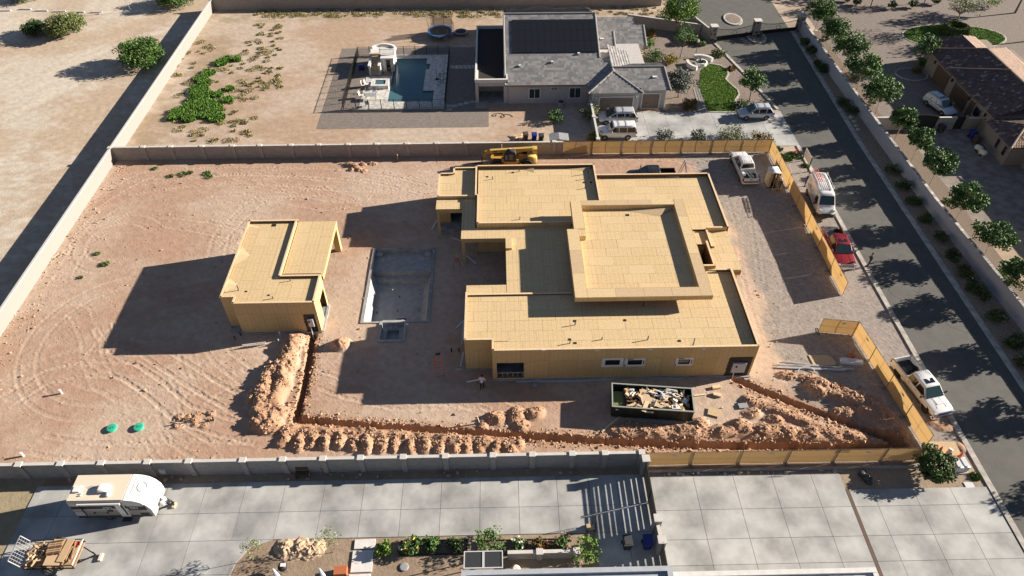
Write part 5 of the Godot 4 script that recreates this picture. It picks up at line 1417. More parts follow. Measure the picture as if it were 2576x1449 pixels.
func build_utility_trailer():
	var c = Vector3(-32.3, 0.05, -23.65)
	var p = thing("utility_trailer", "open black utility trailer with a mesh ramp standing at its rear", "trailer", c, deg_to_rad(90))
	bx(p, "trailer_deck", Vector3(0, 0.55, 0), Vector3(1.9, 0.06, 3.6), M.lumber_old)
	for s in [-1.0, 1.0]:
		var r = MB.new()
		r.bar(Vector3(s * 0.97, 0.95, -1.8), Vector3(s * 0.97, 0.95, 1.8), 0.06, 0.06); r.bar(Vector3(s * 0.97, 0.52, -1.8), Vector3(s * 0.97, 0.52, 1.8), 0.08, 0.1)
		for i in 6: r.bar(Vector3(s * 0.97, 0.5, -1.77 + i * 0.708), Vector3(s * 0.97, 0.95, -1.77 + i * 0.708), 0.05, 0.05)
		part(p, "side_rail", r, M.black)
		wheel(p, s * 1.15, -0.1, 0.33, 0.2, M.steel)
		var fd = MB.new()
		for k in 6:
			var a0 = lerpf(0.3, PI - 0.3, k / 6.0); var a1 = lerpf(0.3, PI - 0.3, (k + 1) / 6.0)
			fd.bar(Vector3(s * 1.15, 0.33 + sin(a0) * 0.42, -0.1 + cos(a0) * 0.42), Vector3(s * 1.15, 0.33 + sin(a1) * 0.42, -0.1 + cos(a1) * 0.42), 0.26, 0.02)
		part(p, "fender", fd, M.black)
	var fr = MB.new(); fr.bar(Vector3(-0.97, 0.95, 1.8), Vector3(0.97, 0.95, 1.8), 0.06, 0.06); part(p, "front_rail", fr, M.white)
	var tg = MB.new()
	for s in [-1.0, 1.0]: tg.bar(Vector3(s * 0.6, 0.48, 1.8), Vector3(0, 0.48, 2.9), 0.07, 0.1)
	tg.tube(Vector3(0.1, 0.05, 2.75), Vector3(0.1, 0.7, 2.75), 0.04, 0.04, 8)
	part(p, "tongue", tg, M.black)
	var rp = MB.new()
	var b0 = Vector3(0, 0.55, -1.85); var tp = Vector3(0, 1.75, -2.3)
	for i in 9:
		var x = -0.92 + i * 0.23
		rp.bar(b0 + Vector3(x, 0, 0), tp + Vector3(x, 0, 0), 0.02 if i % 8 else 0.05, 0.02 if i % 8 else 0.05)
	for i in 7:
		var q = b0.lerp(tp, i / 6.0)
		rp.bar(q - Vector3(0.92, 0, 0), q + Vector3(0.92, 0, 0), 0.02 if i % 6 else 0.05, 0.02 if i % 6 else 0.05)
	part(p, "mesh_ramp", rp, M.steel)
	bx(p, "tongue_block", Vector3(0.0, 0.08, 3.1), Vector3(0.55, 0.2, 0.2), M.cream)
	# load: firewood heap, cardboard sheet, pallet, old boards
	rng.seed = 65
	for i in 34:
		var b = MB.new(); var l = rr(0.35, 0.8); var r = rr(0.05, 0.1)
		b.tube(Vector3(0, 0, -l * 0.5), Vector3(0, 0, l * 0.5), r, r * 0.75, 6)
		var o = one("firewood_log", b, M.lumber_old if rng.randf() < 0.5 else M.tan, "split firewood log heaped at the ramp end of the utility trailer", "log", p.transform * Vector3(rr(-0.75, 0.75), 0.68 + rr(0, 0.28), rr(-1.65, -0.55)), 0, "firewood logs on the utility trailer")
		o.rotation = Vector3(rr(-0.4, 0.4), rr(0, TAU), rr(-0.3, 0.3))
	var cd = one("cardboard_sheet", flatbox(1.95, 0.03, 1.1), M.cardboard, "large brown cardboard sheets laid across the utility trailer", "cardboard", p.transform * Vector3(0.0, 1.02, 0.35), p.rotation.y)
	cd.rotation.x = 0.05
	one("cardboard_sheet", flatbox(1.7, 0.03, 0.5), M.cardboard, "brown cardboard strip beside the pallet on the utility trailer", "cardboard", p.transform * Vector3(0.1, 1.06, 0.95), p.rotation.y - 0.08)
	var pa = thing("wooden_pallet", "weathered wooden pallet lying on cardboard on the utility trailer", "pallet", p.transform * Vector3(0.3, 1.07, 0.15), p.rotation.y + 0.15)
	for i in 7: bx(pa, "pallet_board", Vector3(-0.45 + i * 0.15, 0.1, 0), Vector3(0.11, 0.02, 1.0), M.lumber_old if i % 3 else M.brown)
	for z in [-0.42, 0.0, 0.42]: bx(pa, "pallet_runner", Vector3(0, 0.045, z), Vector3(1.05, 0.09, 0.05), M.lumber_old)
	for i in 12:
		var o = one("old_board", flatbox(rr(0.8, 1.6), 0.03, 0.09), M.lumber_old, "weathered old board stacked at the front of the utility trailer", "board", p.transform * Vector3(rr(-0.3, 0.3), 0.62 + i * 0.03, 1.25 + rr(-0.3, 0.3)), p.rotation.y + rr(-0.3, 0.3), "old boards on the utility trailer")
	one("red_bucket", flatbox(0.25, 0.25, 0.25), M.red, "small red container at the front corner of the utility trailer", "container", p.transform * Vector3(0.7, 0.75, 1.5), 0.3)
func flatbox(x: float, y: float, z: float) -> MB:
	var b = MB.new(); b.box(Vector3.ZERO, Vector3(x, y, z))
	return b
# ---------------------------------------------------------------- the neighbour to the north
func on_plane(c: float, r: float, x: float, y: float, p0: Vector3, nn: Vector3) -> Vector3:
	var d = ray((c * 1000.0 + x / 2.574) * 0.644, (r * 563.0 + y / 2.574) * 0.644)
	var o = Vector3(0, HCAM, 0)
	return o + d * ((p0 - o).dot(nn) / d.dot(nn))
# tiles over a slope: o = lower left corner, eu along the eave, ev up the slope; poly (u, v) clips the field
func tiles(p: Node, o: Vector3, eu: Vector3, ev: Vector3, poly: Array, tw: float, tl: float, mats: Array, budget: int, curve := false) -> int:
	var pv = PackedVector2Array(poly)
	var nn = eu.cross(ev).normalized()
	if nn.y < 0: nn = -nn
	var lo = Vector2(1e9, 1e9); var hi = Vector2(-1e9, -1e9)
	for q in pv: lo = Vector2(minf(lo.x, q.x), minf(lo.y, q.y)); hi = Vector2(maxf(hi.x, q.x), maxf(hi.y, q.y))
	var under = MB.new()
	var t = Geometry2D.triangulate_polygon(pv)
	for i in range(0, t.size(), 3):
		var a = o + eu * pv[t[i]].x + ev * pv[t[i]].y - nn * 0.02; var b = o + eu * pv[t[i + 1]].x + ev * pv[t[i + 1]].y - nn * 0.02; var c = o + eu * pv[t[i + 2]].x + ev * pv[t[i + 2]].y - nn * 0.02
		if (b - a).cross(c - a).dot(nn) < 0: under.tri(a, c, b)
		else: under.tri(a, b, c)
	part(p, "roof_plane", under, M.roof_dark)
	var rest = []
	for k in mats.size(): rest.append(MB.new())
	var ba = Basis(eu, nn, -ev)
	if ba.determinant() < 0: ba = Basis(-eu, nn, -ev)
	var tilt = ba * Basis(Vector3.RIGHT, 0.12)
	var row = 0; var v = lo.y
	while v < hi.y - 0.05:
		var u = lo.x - (tw * 0.5 if row % 2 else 0.0)
		var prev = rng.randi_range(0, mats.size() - 1)
		while u < hi.x:
			var c2 = Vector2(u + tw * 0.5, v + tl * 0.5)
			if Geometry2D.is_point_in_polygon(c2, pv):
				var k = rng.randi_range(0, mats.size() - 1) if rng.randf() < 0.7 or mats.size() > 8 else prev
				prev = k
				var ce = o + eu * c2.x + ev * (c2.y + 0.02) + nn * 0.02
				if budget > 0:
					var q = bx(p, "roof_tile", ce, Vector3(tw - 0.012, 0.055, tl + 0.05), mats[k])
					q.basis = tilt
					budget -= 1
				elif curve:
					rest[k].tube(ce - ev * tl * 0.52 + nn * 0.02, ce + ev * tl * 0.52, tw * 0.42, tw * 0.34, 6, false)
				else: rest[k].box(ce, Vector3(tw - 0.012, 0.055, tl + 0.05), tilt)
			u += tw
		v += tl; row += 1
	for k in mats.size():
		if rest[k].v.size() > 0: stuff(part(p, "roof_tiles", rest[k], mats[k]))
	return budget
func ridge_caps(p: Node, a: Vector3, b: Vector3, m: Material):
	var n = maxi(1, int(a.distance_to(b) / 0.42))
	for i in n:
		var t = MB.new(); t.tube(a.lerp(b, i / float(n)) + Vector3(0, 0.03, 0), a.lerp(b, (i + 1.05) / n) + Vector3(0, 0.05, 0), 0.13, 0.11, 6)
		part(p, "ridge_tile", t, m)
func wall_box(p: Node, x0: float, x1: float, z0: float, z1: float, h: float, m: Material, called := "wall"):
	bx(p, called, Vector3((x0 + x1) * 0.5, h * 0.5, (z0 + z1) * 0.5), Vector3(x1 - x0, h, z1 - z0), m)
func house_window(p: Node, x0: float, x1: float, y0: float, y1: float, z: float):
	var w = part(p, "window", frame_mb(x0 - 0.12, x1 + 0.12, y0 - 0.12, y1 + 0.12, z + 0.03, 0.14, 0.1), M.stucco_trim)
	for i in 2:
		var xa = lerpf(x0, x1, i * 0.5); var xb = lerpf(x0, x1, (i + 1) * 0.5)
		bx(w, "pane", Vector3((xa + xb) * 0.5, (y0 + y1) * 0.5, z + 0.02), Vector3(xb - xa - 0.05, y1 - y0 - 0.04, 0.03), M.glass_teal)
	bx(w, "mullion", Vector3((x0 + x1) * 0.5, (y0 + y1) * 0.5, z + 0.03), Vector3(0.06, y1 - y0, 0.05), M.white)
func garage_door(p: Node, x0: float, x1: float, h: float, z: float):
	var d = part(p, "garage_door", frame_mb(x0 - 0.16, x1 + 0.16, -0.02, h + 0.18, z + 0.05, 0.17, 0.1), M.stucco_trim)
	for i in 5: bx(d, "door_section", Vector3((x0 + x1) * 0.5, (i + 0.5) * h / 5.0, z + 0.01), Vector3(x1 - x0, h / 5.0 - 0.025, 0.05), M.garage)
	for k in 2 if x1 - x0 > 3.5 else 1: bx(d, "door_handle", Vector3(lerpf(x0, x1, 0.28 + k * 0.42), h * 0.42, z + 0.05), Vector3(0.06, 0.22, 0.04), M.black)
func build_north_house():
	rng.seed = 21
	var p = thing("tiled_house", "grey stucco house with grey tile roof and black solar panels", "house")
	var E = 2.9
	wall_box(p, -2.95, 1.4, -103.3, -90.0, 3.05, M.stucco)
	wall_box(p, -2.95, -2.55, -90.0, -86.85, 3.3, M.stucco, "patio_pillar"); wall_box(p, 0.85, 1.4, -90.0, -86.8, 3.3, M.stucco, "patio_pillar")
	bx(p, "patio_beam", Vector3(-0.8, 2.95, -87.0), Vector3(3.4, 0.7, 0.35), M.stucco)
	bx(p, "flat_roof", Vector3(-0.78, 3.15, -95.0), Vector3(4.0, 0.06, 16.0), M.roof_dark)
	for q in [[-2.85, -95.05, 0.25, 16.5], [1.3, -95.05, 0.2, 16.5]]: bx(p, "parapet", Vector3(q[0], 3.35, q[1]), Vector3(q[2], 0.45, q[3]), M.stucco_trim)
	for q in [[-0.78, -103.2, 4.0, 0.25], [-0.78, -86.95, 4.0, 0.3]]: bx(p, "parapet", Vector3(q[0], 3.35, q[1]), Vector3(q[2], 0.45, q[3]), M.stucco_trim)
	bx(p, "patio_floor", Vector3(-0.8, 0.06, -88.3), Vector3(4.4, 0.1, 3.4), M.concrete)
	for z in [-101.0, -98.0, -95.0, -92.0, -89.0]: bx(p, "wall_lamp", Vector3(-3.05, 2.3, z), Vector3(0.14, 0.3, 0.16), M.white)
	wall_box(p, 1.45, 13.5, -110.8, -86.75, E, M.stucco)
	wall_box(p, 12.5, 18.75, -90.0, -84.35, E, M.stucco)
	wall_box(p, 18.8, 22.4, -92.0, -85.0, E - 0.05, M.stucco)
	wall_box(p, 13.6, 21.2, -106.0, -97.9, E, M.stucco)
	wall_box(p, 13.6, 20.5, -98.0, -90.0, E + 0.2, M.stucco)
	var s = 1.0 / 3.0; var sl = sqrt(1.0 + s * s); var up = Vector3(0, s, -1) / sl
	var gm = []
	for q in [[0.20, 0.20, 0.205], [0.25, 0.245, 0.24], [0.165, 0.172, 0.18], [0.29, 0.28, 0.27], [0.22, 0.215, 0.215]]: gm.append(mat("gt%d" % gm.size(), q[0], q[1], q[2], 0.85))
	# main south slope
	var L = 12.6 * sl
	tiles(p, Vector3(1.1, E, -86.5), Vector3.RIGHT, up, [Vector2(0, 0), Vector2(11.2, 0), Vector2(14.2, 3.4), Vector2(12.9, 4.6), Vector2(12.9, L), Vector2(0, L)], 0.34, 0.42, gm, 0)
	ridge_caps(p, Vector3(1.1, E + 12.6 * s, -99.1), Vector3(14.0, E + 12.6 * s, -99.1), gm[1])
	ridge_caps(p, Vector3(1.05, E, -86.5), Vector3(1.05, E + 12.6 * s, -99.1), gm[3]); ridge_caps(p, Vector3(14.05, E + 1.5, -91.0), Vector3(14.05, E + 12.6 * s, -99.1), gm[3])
	tiles(p, Vector3(14.0, E, -111.4), Vector3.LEFT, Vector3(0, s, 1) / sl, [Vector2(0, 0), Vector2(12.9, 0), Vector2(12.9, L - 0.2), Vector2(0, L - 0.2)], 0.9, 1.1, gm, 0)
	var ge = MB.new()
	for x in [1.5, 13.45]:
		ge.tri(Vector3(x, E, -86.6), Vector3(x, E, -111.2), Vector3(x, E + 12.4 * s, -99.1))
	part(p, "gable_wall", ge, M.stucco)
	bx(p, "fascia", Vector3(6.6, E - 0.08, -86.45), Vector3(11.1, 0.2, 0.06), M.garage)
	# solar array on the upper slope
	var o = Vector3(1.1, E, -86.5)
	var nn = Vector3(0, 1, s).normalized()
	for r in 3:
		for c in 13:
			var ce = o + Vector3.RIGHT * (1.05 + c * 0.905 + 0.45) + up * (5.75 + r * 2.08 + 1.0) + nn * 0.16
			var pn = bx(p, "solar_panel", ce, Vector3(0.88, 0.04, 2.05), M.solar)
			pn.basis = Basis(Vector3.RIGHT, nn, -up)
	for r in 4:
		var fr = bx(p, "solar_rail", o + Vector3.RIGHT * 6.95 + up * (5.72 + r * 2.08) + nn * 0.13, Vector3(11.8, 0.05, 0.04), M.solarframe)
		fr.basis = Basis(Vector3.RIGHT, nn, -up)
	# garage wing: hip to the south, ridge running north at x = 15.5
	var ax = Vector3(15.55, E + 1.2, -87.7)
	var bud = 280
	bud = tiles(p, Vector3(11.95, E, -84.05), Vector3.RIGHT, up, [Vector2(0, 0), Vector2(7.2, 0), Vector2(3.6, 3.6 * sl)], 0.34, 0.42, gm, bud)
	tiles(p, Vector3(11.95, E, -92.0), Vector3.BACK, Vector3(1, s, 0) / sl, [Vector2(0, 0), Vector2(7.95, 0), Vector2(4.35, 3.6 * sl), Vector2(0, 3.6 * sl)], 0.34, 0.42, gm, 0)
	tiles(p, Vector3(19.6, E - 0.15, -95.5), Vector3.BACK, Vector3(-1, s, 0) / sl, [Vector2(0, 0), Vector2(6.9, 0), Vector2(7.8, 4.05 * sl), Vector2(0, 4.05 * sl)], 0.34, 0.42, gm, 0)
	ridge_caps(p, ax, Vector3(11.95, E, -84.05), gm[3]); ridge_caps(p, ax, Vector3(19.15, E, -84.05), gm[3]); ridge_caps(p, ax, Vector3(15.55, E + 1.2, -91.2), gm[3])
	# single garage wing: south slope
	tiles(p, Vector3(15.6, E - 0.05, -84.75), Vector3.RIGHT, up, [Vector2(3.6, 0.0), Vector2(7.3, 0), Vector2(6.9, 4.1), Vector2(0.0, 4.1), Vector2(0, 3.2)], 0.34, 0.42, gm, 0)
	tiles(p, Vector3(15.6, E - 0.05, -92.4), Vector3.RIGHT, Vector3(0, s, 1) / sl, [Vector2(0, 0), Vector2(7.3, 0), Vector2(6.9, 3.9), Vector2(0, 3.9)], 0.34, 0.42, gm, 0)
	ridge_caps(p, Vector3(15.7, E + 1.3, -88.65), Vector3(22.5, E + 1.3, -88.65), gm[1]); ridge_caps(p, Vector3(22.5, E + 1.3, -88.65), Vector3(22.9, E, -84.75), gm[3])
	# north-east wings
	tiles(p, Vector3(14.0, E, -97.4), Vector3.RIGHT, up, [Vector2(0, 0), Vector2(7.7, 0), Vector2(7.7, 4.2), Vector2(6.2, 4.3), Vector2(6.2, 6.0), Vector2(0, 6.0)], 0.34, 0.42, gm, 0)
	tiles(p, Vector3(14.0, E + 0.3, -96.2), Vector3.RIGHT, up, [Vector2(0, 0), Vector2(3.0, 0), Vector2(3.0, 3.4), Vector2(0, 3.4)], 0.34, 0.42, gm, 0)
	wall_box(p, 14.0, 16.9, -99.0, -96.35, E + 0.35, M.stucco)
	ridge_caps(p, Vector3(21.7, E, -97.4), Vector3(21.7, E + 1.32, -101.4), gm[3]); ridge_caps(p, Vector3(17.0, E + 0.3, -96.2), Vector3(17.0, E + 1.35, -99.4), gm[3])
	for q in [[3.1, -89.6], [7.5, -90.2], [11.2, -91.6]]: bx(p, "roof_vent", Vector3(q[0], E + (-86.5 - q[1]) * s + 0.15, q[1]), Vector3(0.3, 0.22, 0.35), M.stucco_trim)
	for q in [[15.2, -98.0, E + 0.95], [21.0, -86.9, E + 0.78]]: bx(p, "roof_vent", Vector3(q[0], q[2], q[1]), Vector3(0.55, 0.12, 0.4), M.stucco_trim)
	# windows and garage doors
	for q in [[165, 885, 288, 992], [572, 875, 695, 987]]:
		var a = ZZ(2, 0, q[0] + 10, q[1] + 8, -86.75); var b = ZZ(2, 0, q[2] - 10, q[3] - 8, -86.75)
		house_window(p, a.x, b.x, b.y, a.y, -86.74)
	var a2 = ZZ(2, 0, 395, 882, -86.75); var b2 = ZZ(2, 0, 455, 900, -86.75)
	house_window(p, a2.x, b2.x, b2.y, a2.y, -86.74)
	garage_door(p, 13.55, 17.95, 2.15, -84.34); garage_door(p, 19.35, 21.6, 2.25, -84.99)
	for x in [13.0, 18.35]: bx(p, "wall_lamp", Vector3(x, 2.2, -84.25), Vector3(0.14, 0.3, 0.14), M.stucco_trim)
	# yard wall by the side gate
	block_wall("low grey block side wall beside the silver minivan", Vector2(12.35, -86.6), Vector2(12.35, -74.7), 1.75, "grey", [0.2, 6.4, 11.6], true, 60)
	block_wall("short brown block wall behind the tiled house's far corner", Vector2(21.0, -111.0), Vector2(32.0, -107.0), 1.7, "block", [], true, 60)
	var ac = thing("air_conditioner", "round grey air conditioning unit against the stucco house wall", "air conditioner", Z(2, 0, 490, 1085))
	var b = MB.new(); b.lathe([Vector2(0.45, 0), Vector2(0.45, 0.85), Vector2(0.4, 0.95)], Vector3.ZERO, 16); part(ac, "casing", b, M.grey)
	b = MB.new(); b.lathe([Vector2(0.36, 0.96), Vector2(0.3, 0.98), Vector2(0.05, 0.98)], Vector3.ZERO, 16); part(ac, "fan_grille", b, M.black)
func chair(label: String, at: Vector3, turn: float, m: Material, group := ""):
	var p = thing("patio_chair", label, "chair", at, turn, group)
	bx(p, "seat", Vector3(0, 0.42, 0), Vector3(0.52, 0.05, 0.5), m)
	var bk = bx(p, "backrest", Vector3(0, 0.72, -0.27), Vector3(0.52, 0.6, 0.04), m); bk.rotation.x = -0.2
	for s in [-0.24, 0.24]:
		for z in [-0.22, 0.22]: bx(p, "leg", Vector3(s, 0.2, z), Vector3(0.035, 0.4, 0.035), M.grey)
		bx(p, "armrest", Vector3(s, 0.62, 0), Vector3(0.05, 0.03, 0.5), M.grey)
func build_north_yard():
	rng.seed = 22
	# gravel round the pool
	sheet("gravel_bed", [Vector2(-23.6, -103.6), Vector2(-3.0, -103.8), Vector2(-3.0, -86.9), Vector2(-1.2, -86.6), Vector2(-1.2, -80.8), Vector2(-23.5, -81.0), Vector2(-23.5, -85.5), Vector2(-15.3, -85.5), Vector2(-15.3, -87.4), Vector2(-7.2, -87.4), Vector2(-7.2, -101.4), Vector2(-15.3, -101.4), Vector2(-15.3, -85.5), Vector2(-23.5, -85.4)], 0.014, M.gravel_dark) if false else null
	for r in [[-23.6, -3.0, -103.7, -101.4], [-23.6, -1.2, -85.6, -80.9], [-23.6, -15.2, -101.4, -85.6], [-7.3, -3.0, -101.4, -85.6]]:
		sheet("gravel_bed", [Vector2(r[0], r[2]), Vector2(r[1], r[2]), Vector2(r[1], r[3]), Vector2(r[0], r[3])], 0.014, M.gravel_dark, 0.012)
	# pool
	var pool = thing("swimming_pool", "dark blue swimming pool with pale stone deck behind the iron fence", "pool")
	var outline = [Vector2(-15.1, -100.2), Vector2(-10.4, -100.2), Vector2(-10.4, -98.4), Vector2(-9.9, -98.4), Vector2(-9.9, -96.7), Vector2(-10.4, -96.7), Vector2(-10.4, -90.5), Vector2(-8.9, -90.5), Vector2(-8.9, -87.6), Vector2(-15.1, -87.6)]
	var bs = MB.new()
	for i in outline.size():
		var a = outline[i]; var b = outline[(i + 1) % outline.size()]
		bs.quad(Vector3(a.x, -1.7, a.y), Vector3(b.x, -1.7, b.y), Vector3(b.x, 0.0, b.y), Vector3(a.x, 0.0, a.y))
	part(pool, "basin_wall", bs, M.poolfloor)
	bx(pool, "basin_floor", Vector3(-12.0, -1.75, -93.9), Vector3(6.4, 0.1, 12.8), M.poolfloor)
	bx(pool, "tanning_ledge", Vector3(-10.9, -0.9, -89.0), Vector3(4.0, 1.1, 2.6), M.poolfloor)
	var w = MB.new(); w.prism(outline, -1.6, -0.12)
	part(pool, "water", w, M.water)
	var dk = setting("pool_deck")
	for r in [[-15.2, -7.2, -101.5, -100.2], [-9.9, -7.2, -100.2, -96.7], [-10.4, -9.9, -100.2, -98.4], [-10.4, -7.2, -96.7, -90.5], [-8.9, -7.2, -90.5, -87.6], [-18.8, -7.2, -87.6, -85.6], [-18.8, -15.1, -94.8, -87.6]]:
		var nx = maxi(1, roundi((r[1] - r[0]) / 0.62)); var nz = maxi(1, roundi((r[3] - r[2]) / 0.62))
		for i in nx:
			for j in nz:
				bx(dk, "paver", Vector3(lerpf(r[0], r[1], (i + 0.5) / nx), 0.0, lerpf(r[2], r[3], (j + 0.5) / nz)), Vector3((r[1] - r[0]) / nx - 0.016, 0.08 + rng.randi_range(0, 1) * 0.004, (r[3] - r[2]) / nz - 0.016), M.travertine)
	# slide tower with steps and a grotto
	var t = thing("pool_slide_tower", "white stone pool slide tower with steps and grotto", "slide tower", Vector3(0, 0, 0))
	for i in 9: bx(t, "step", Vector3(-17.55, 0.13 + i * 0.12, -95.2 - i * 0.29), Vector3(1.1, 0.25 + i * 0.24, 0.3), M.tan)
	for x in [-18.25, -16.85]:
		var sw = MB.new()
		sw.prism([Vector2(0, 0)] if false else [Vector2(x - 0.14, -95.0), Vector2(x + 0.14, -95.0), Vector2(x + 0.14, -97.9), Vector2(x - 0.14, -97.9)], 0, 1.5)
		part(t, "stair_wall", sw, M.travertine)
		bx(t, "stair_wall_cap", Vector3(x, 1.55, -96.4), Vector3(0.4, 0.1, 3.0), M.stucco_trim)
	wall_box(t, -16.7, -16.0, -99.4, -96.2, 1.9, M.travertine, "grotto_wall"); wall_box(t, -15.4, -14.9, -99.4, -96.2, 1.9, M.travertine, "grotto_wall"); wall_box(t, -16.0, -15.4, -99.4, -97.6, 1.9, M.travertine, "grotto_wall")
	bx(t, "platform", Vector3(-16.6, 2.0, -98.6), Vector3(3.7, 0.2, 2.2), M.stucco_trim); bx(t, "platform", Vector3(-15.8, 2.0, -96.9), Vector3(1.9, 0.2, 1.5), M.stucco_trim)
	wall_box(t, -18.4, -16.6, -99.6, -97.8, 1.9, M.travertine, "grotto_wall")
	var cv = []
	for i in 9:
		var a = lerpf(0.2, PI - 0.1, i / 8.0)
		cv.append(Vector3(-16.6 + cos(a) * 1.7, 2.3 - 0.15 * absf(i - 4.0) * 0.2, -99.2 - sin(a) * 0.9))
	var sm = MB.new()
	for i in 8: sm.bar(cv[i], cv[i + 1], 0.35, 0.3)
	part(t, "slide_flume", sm, M.stucco_trim)
	var gr = MB.new()
	for q in [[-18.3, -98.0], [-16.9, -98.0], [-16.9, -97.2], [-14.9, -97.2]]: gr.tube(Vector3(q[0], 2.0, q[1]), Vector3(q[0], 3.0, q[1]), 0.03, 0.03, 6)
	gr.tube(Vector3(-16.9, 2.95, -97.2), Vector3(-14.9, 2.95, -97.2), 0.03, 0.03, 6)
	for i in 16: gr.tube(Vector3(-16.9 + i * 0.125, 2.1, -97.2), Vector3(-16.9 + i * 0.125, 2.95, -97.2), 0.012, 0.012, 4)
	part(t, "guard_rail", gr, M.iron)
	bx(t, "green_slide_chute", Vector3(-15.7, 0.3, -96.9), Vector3(0.5, 0.3, 0.9), M.olive)
	# raised spa
	var c0 = Z(1, 0, 1155, 900); var c1 = Z(1, 0, 1345, 790, 0.5)
	var sp = thing("raised_spa", "raised square stone spa of dark water beside the swimming pool", "spa")
	for r in [[c0.x, c0.x + 0.5, c1.z, c0.z], [c1.x - 0.5, c1.x, c1.z, c0.z], [c0.x + 0.5, c1.x - 0.5, c1.z, c1.z + 0.45], [c0.x + 0.5, c1.x - 0.5, c0.z - 0.45, c0.z]]: wall_box(sp, r[0], r[1], r[2], r[3], 0.55, M.travertine, "spa_wall")
	bx(sp, "spa_floor", Vector3((c0.x + c1.x) * 0.5, 0.1, (c0.z + c1.z) * 0.5), Vector3(c1.x - c0.x - 0.9, 0.05, c0.z - c1.z - 0.8), M.poolfloor)
	bx(sp, "spa_water", Vector3((c0.x + c1.x) * 0.5, 0.3, (c0.z + c1.z) * 0.5), Vector3(c1.x - c0.x - 1.0, 0.3, c0.z - c1.z - 0.9), M.water)
	# iron pool fence
	var fc = thing("iron_pool_fence", "thin black iron picket fence around the swimming pool", "fence")
	var cs = [Vector3(-20.8, 0, -101.2), Vector3(-7.1, 0, -101.2), Vector3(-7.1, 0, -85.7), Vector3(-20.8, 0, -85.7)]
	for k in 4:
		var a = cs[k]; var b = cs[(k + 1) % 4]; var n = int(a.distance_to(b) / 1.7)
		for i in n:
			var q = a.lerp(b, i / float(n)); var q2 = a.lerp(b, (i + 1) / float(n))
			bx(fc, "post", q + Vector3(0, 0.75, 0), Vector3(0.07, 1.5, 0.07), M.iron)
			var pk = MB.new()
			pk.bar(q + Vector3(0, 1.4, 0), q2 + Vector3(0, 1.4, 0), 0.035, 0.035); pk.bar(q + Vector3(0, 0.12, 0), q2 + Vector3(0, 0.12, 0), 0.035, 0.035)
			for j in 13: pk.bar(q.lerp(q2, (j + 0.5) / 13.0) + Vector3(0, 0.1, 0), q.lerp(q2, (j + 0.5) / 13.0) + Vector3(0, 1.42, 0), 0.02, 0.02)
			stuff(part(fc, "picket_panel", pk, M.iron))
	# patio furniture
	var tb = thing("patio_table", "grey rectangular patio table near the pool fence corner", "table", Z(1, 0, 1160, 1000))
	bx(tb, "tabletop", Vector3(0, 0.72, 0), Vector3(1.5, 0.05, 0.9), M.grey)
	for q in [[-0.65, -0.38], [0.65, -0.38], [-0.65, 0.38], [0.65, 0.38]]: bx(tb, "leg", Vector3(q[0], 0.36, q[1]), Vector3(0.05, 0.72, 0.05), M.grey)
	chair("grey patio chair south of the patio table, facing it", Z(1, 0, 1125, 1070), PI, M.grey)
	chair("grey patio chair between the patio table and the spa", Z(1, 0, 1195, 945), 0, M.grey)
	chair("grey patio chair at the spa corner", Z(1, 0, 1125, 930), 0.3, M.charcoal)
	chair("pale patio chair with towel at the table's end", Z(1, 0, 1060, 985), 1.4, M.cream)
	chair("cream lounge chair beside the spa, farther from the table", Z(1, 0, 1085, 880), 1.5, M.cream)
	chair("white lounge chair against the spa wall", Z(1, 0, 1115, 870), 1.5, M.white)
	var bn = thing("storage_cart", "dark blue pool equipment cart behind the slide tower", "cart", Z(1, 0, 1065, 700))
	bx(bn, "tub", Vector3(0, 0.5, 0), Vector3(0.7, 0.6, 0.5), M.blue); bx(bn, "frame", Vector3(0, 0.15, 0), Vector3(0.8, 0.1, 0.6), M.black); bx(bn, "handle", Vector3(0, 0.95, 0.25), Vector3(0.7, 0.05, 0.05), M.steel)
	var us = thing("umbrella_stand", "bare umbrella pole on a round black base by the bicycles", "umbrella stand", Z(1, 0, 1820, 800))
	var b1 = MB.new(); b1.lathe([Vector2(0.3, 0.04), Vector2(0.28, 0.1), Vector2(0.05, 0.14)], Vector3.ZERO, 14); part(us, "base", b1, M.black)
	b1 = MB.new(); b1.tube(Vector3(0, 0.1, 0), Vector3(0, 2.3, 0), 0.03, 0.03, 6); part(us, "pole", b1, M.charcoal)
	bicycle("small black bicycle on the pool deck nearer the house path", Z(1, 0, 1870, 790), 0.3)
	bicycle("small black bicycle on the pool deck nearer the tanning ledge", Z(1, 0, 1870, 850), 0.6)
	# stepping stones
	for i in 6:
		for j in 2:
			one("stepping_stone", flatbox(0.5, 0.06, 0.38), M.travertine, "small square stepping stone in the double row to the tiled house", "paving stone", Vector3(-6.6 + i * 0.62 + j * 0.12, 0.03, -97.6 + j * 0.55), 0, "double row of stepping stones by the pool")
	for q in [[1938, 1068], [1996, 1068], [2058, 1053], [2118, 1038], [2180, 1026], [1944, 1104]]:
		one("stepping_stone", flatbox(0.72, 0.06, 0.62), M.conc1, "large square stepping stone between the pool fence and the patio", "paving stone", Z(1, 0, q[0], q[1]) + Vector3(0, 0.03, 0), 0, "stepping stones from the pool to the patio")
	# trampolines
	var tr = thing("trampoline", "round blue rimmed trampoline with a torn safety net", "trampoline", Vector3(-8.7, 0, -107.5))
	trampoline(tr, 2.05, 0.9, M.bluepad)
	for i in 8:
		var a = TAU * i / 8.0 + 0.2
		var b = MB.new(); b.tube(Vector3(cos(a) * 2.05, 0.9, sin(a) * 2.05), Vector3(cos(a) * 2.1, 2.7 if i > 2 else 1.9, sin(a) * 2.1), 0.03, 0.03, 6); part(tr, "net_pole", b, M.charcoal)
	var nt = []
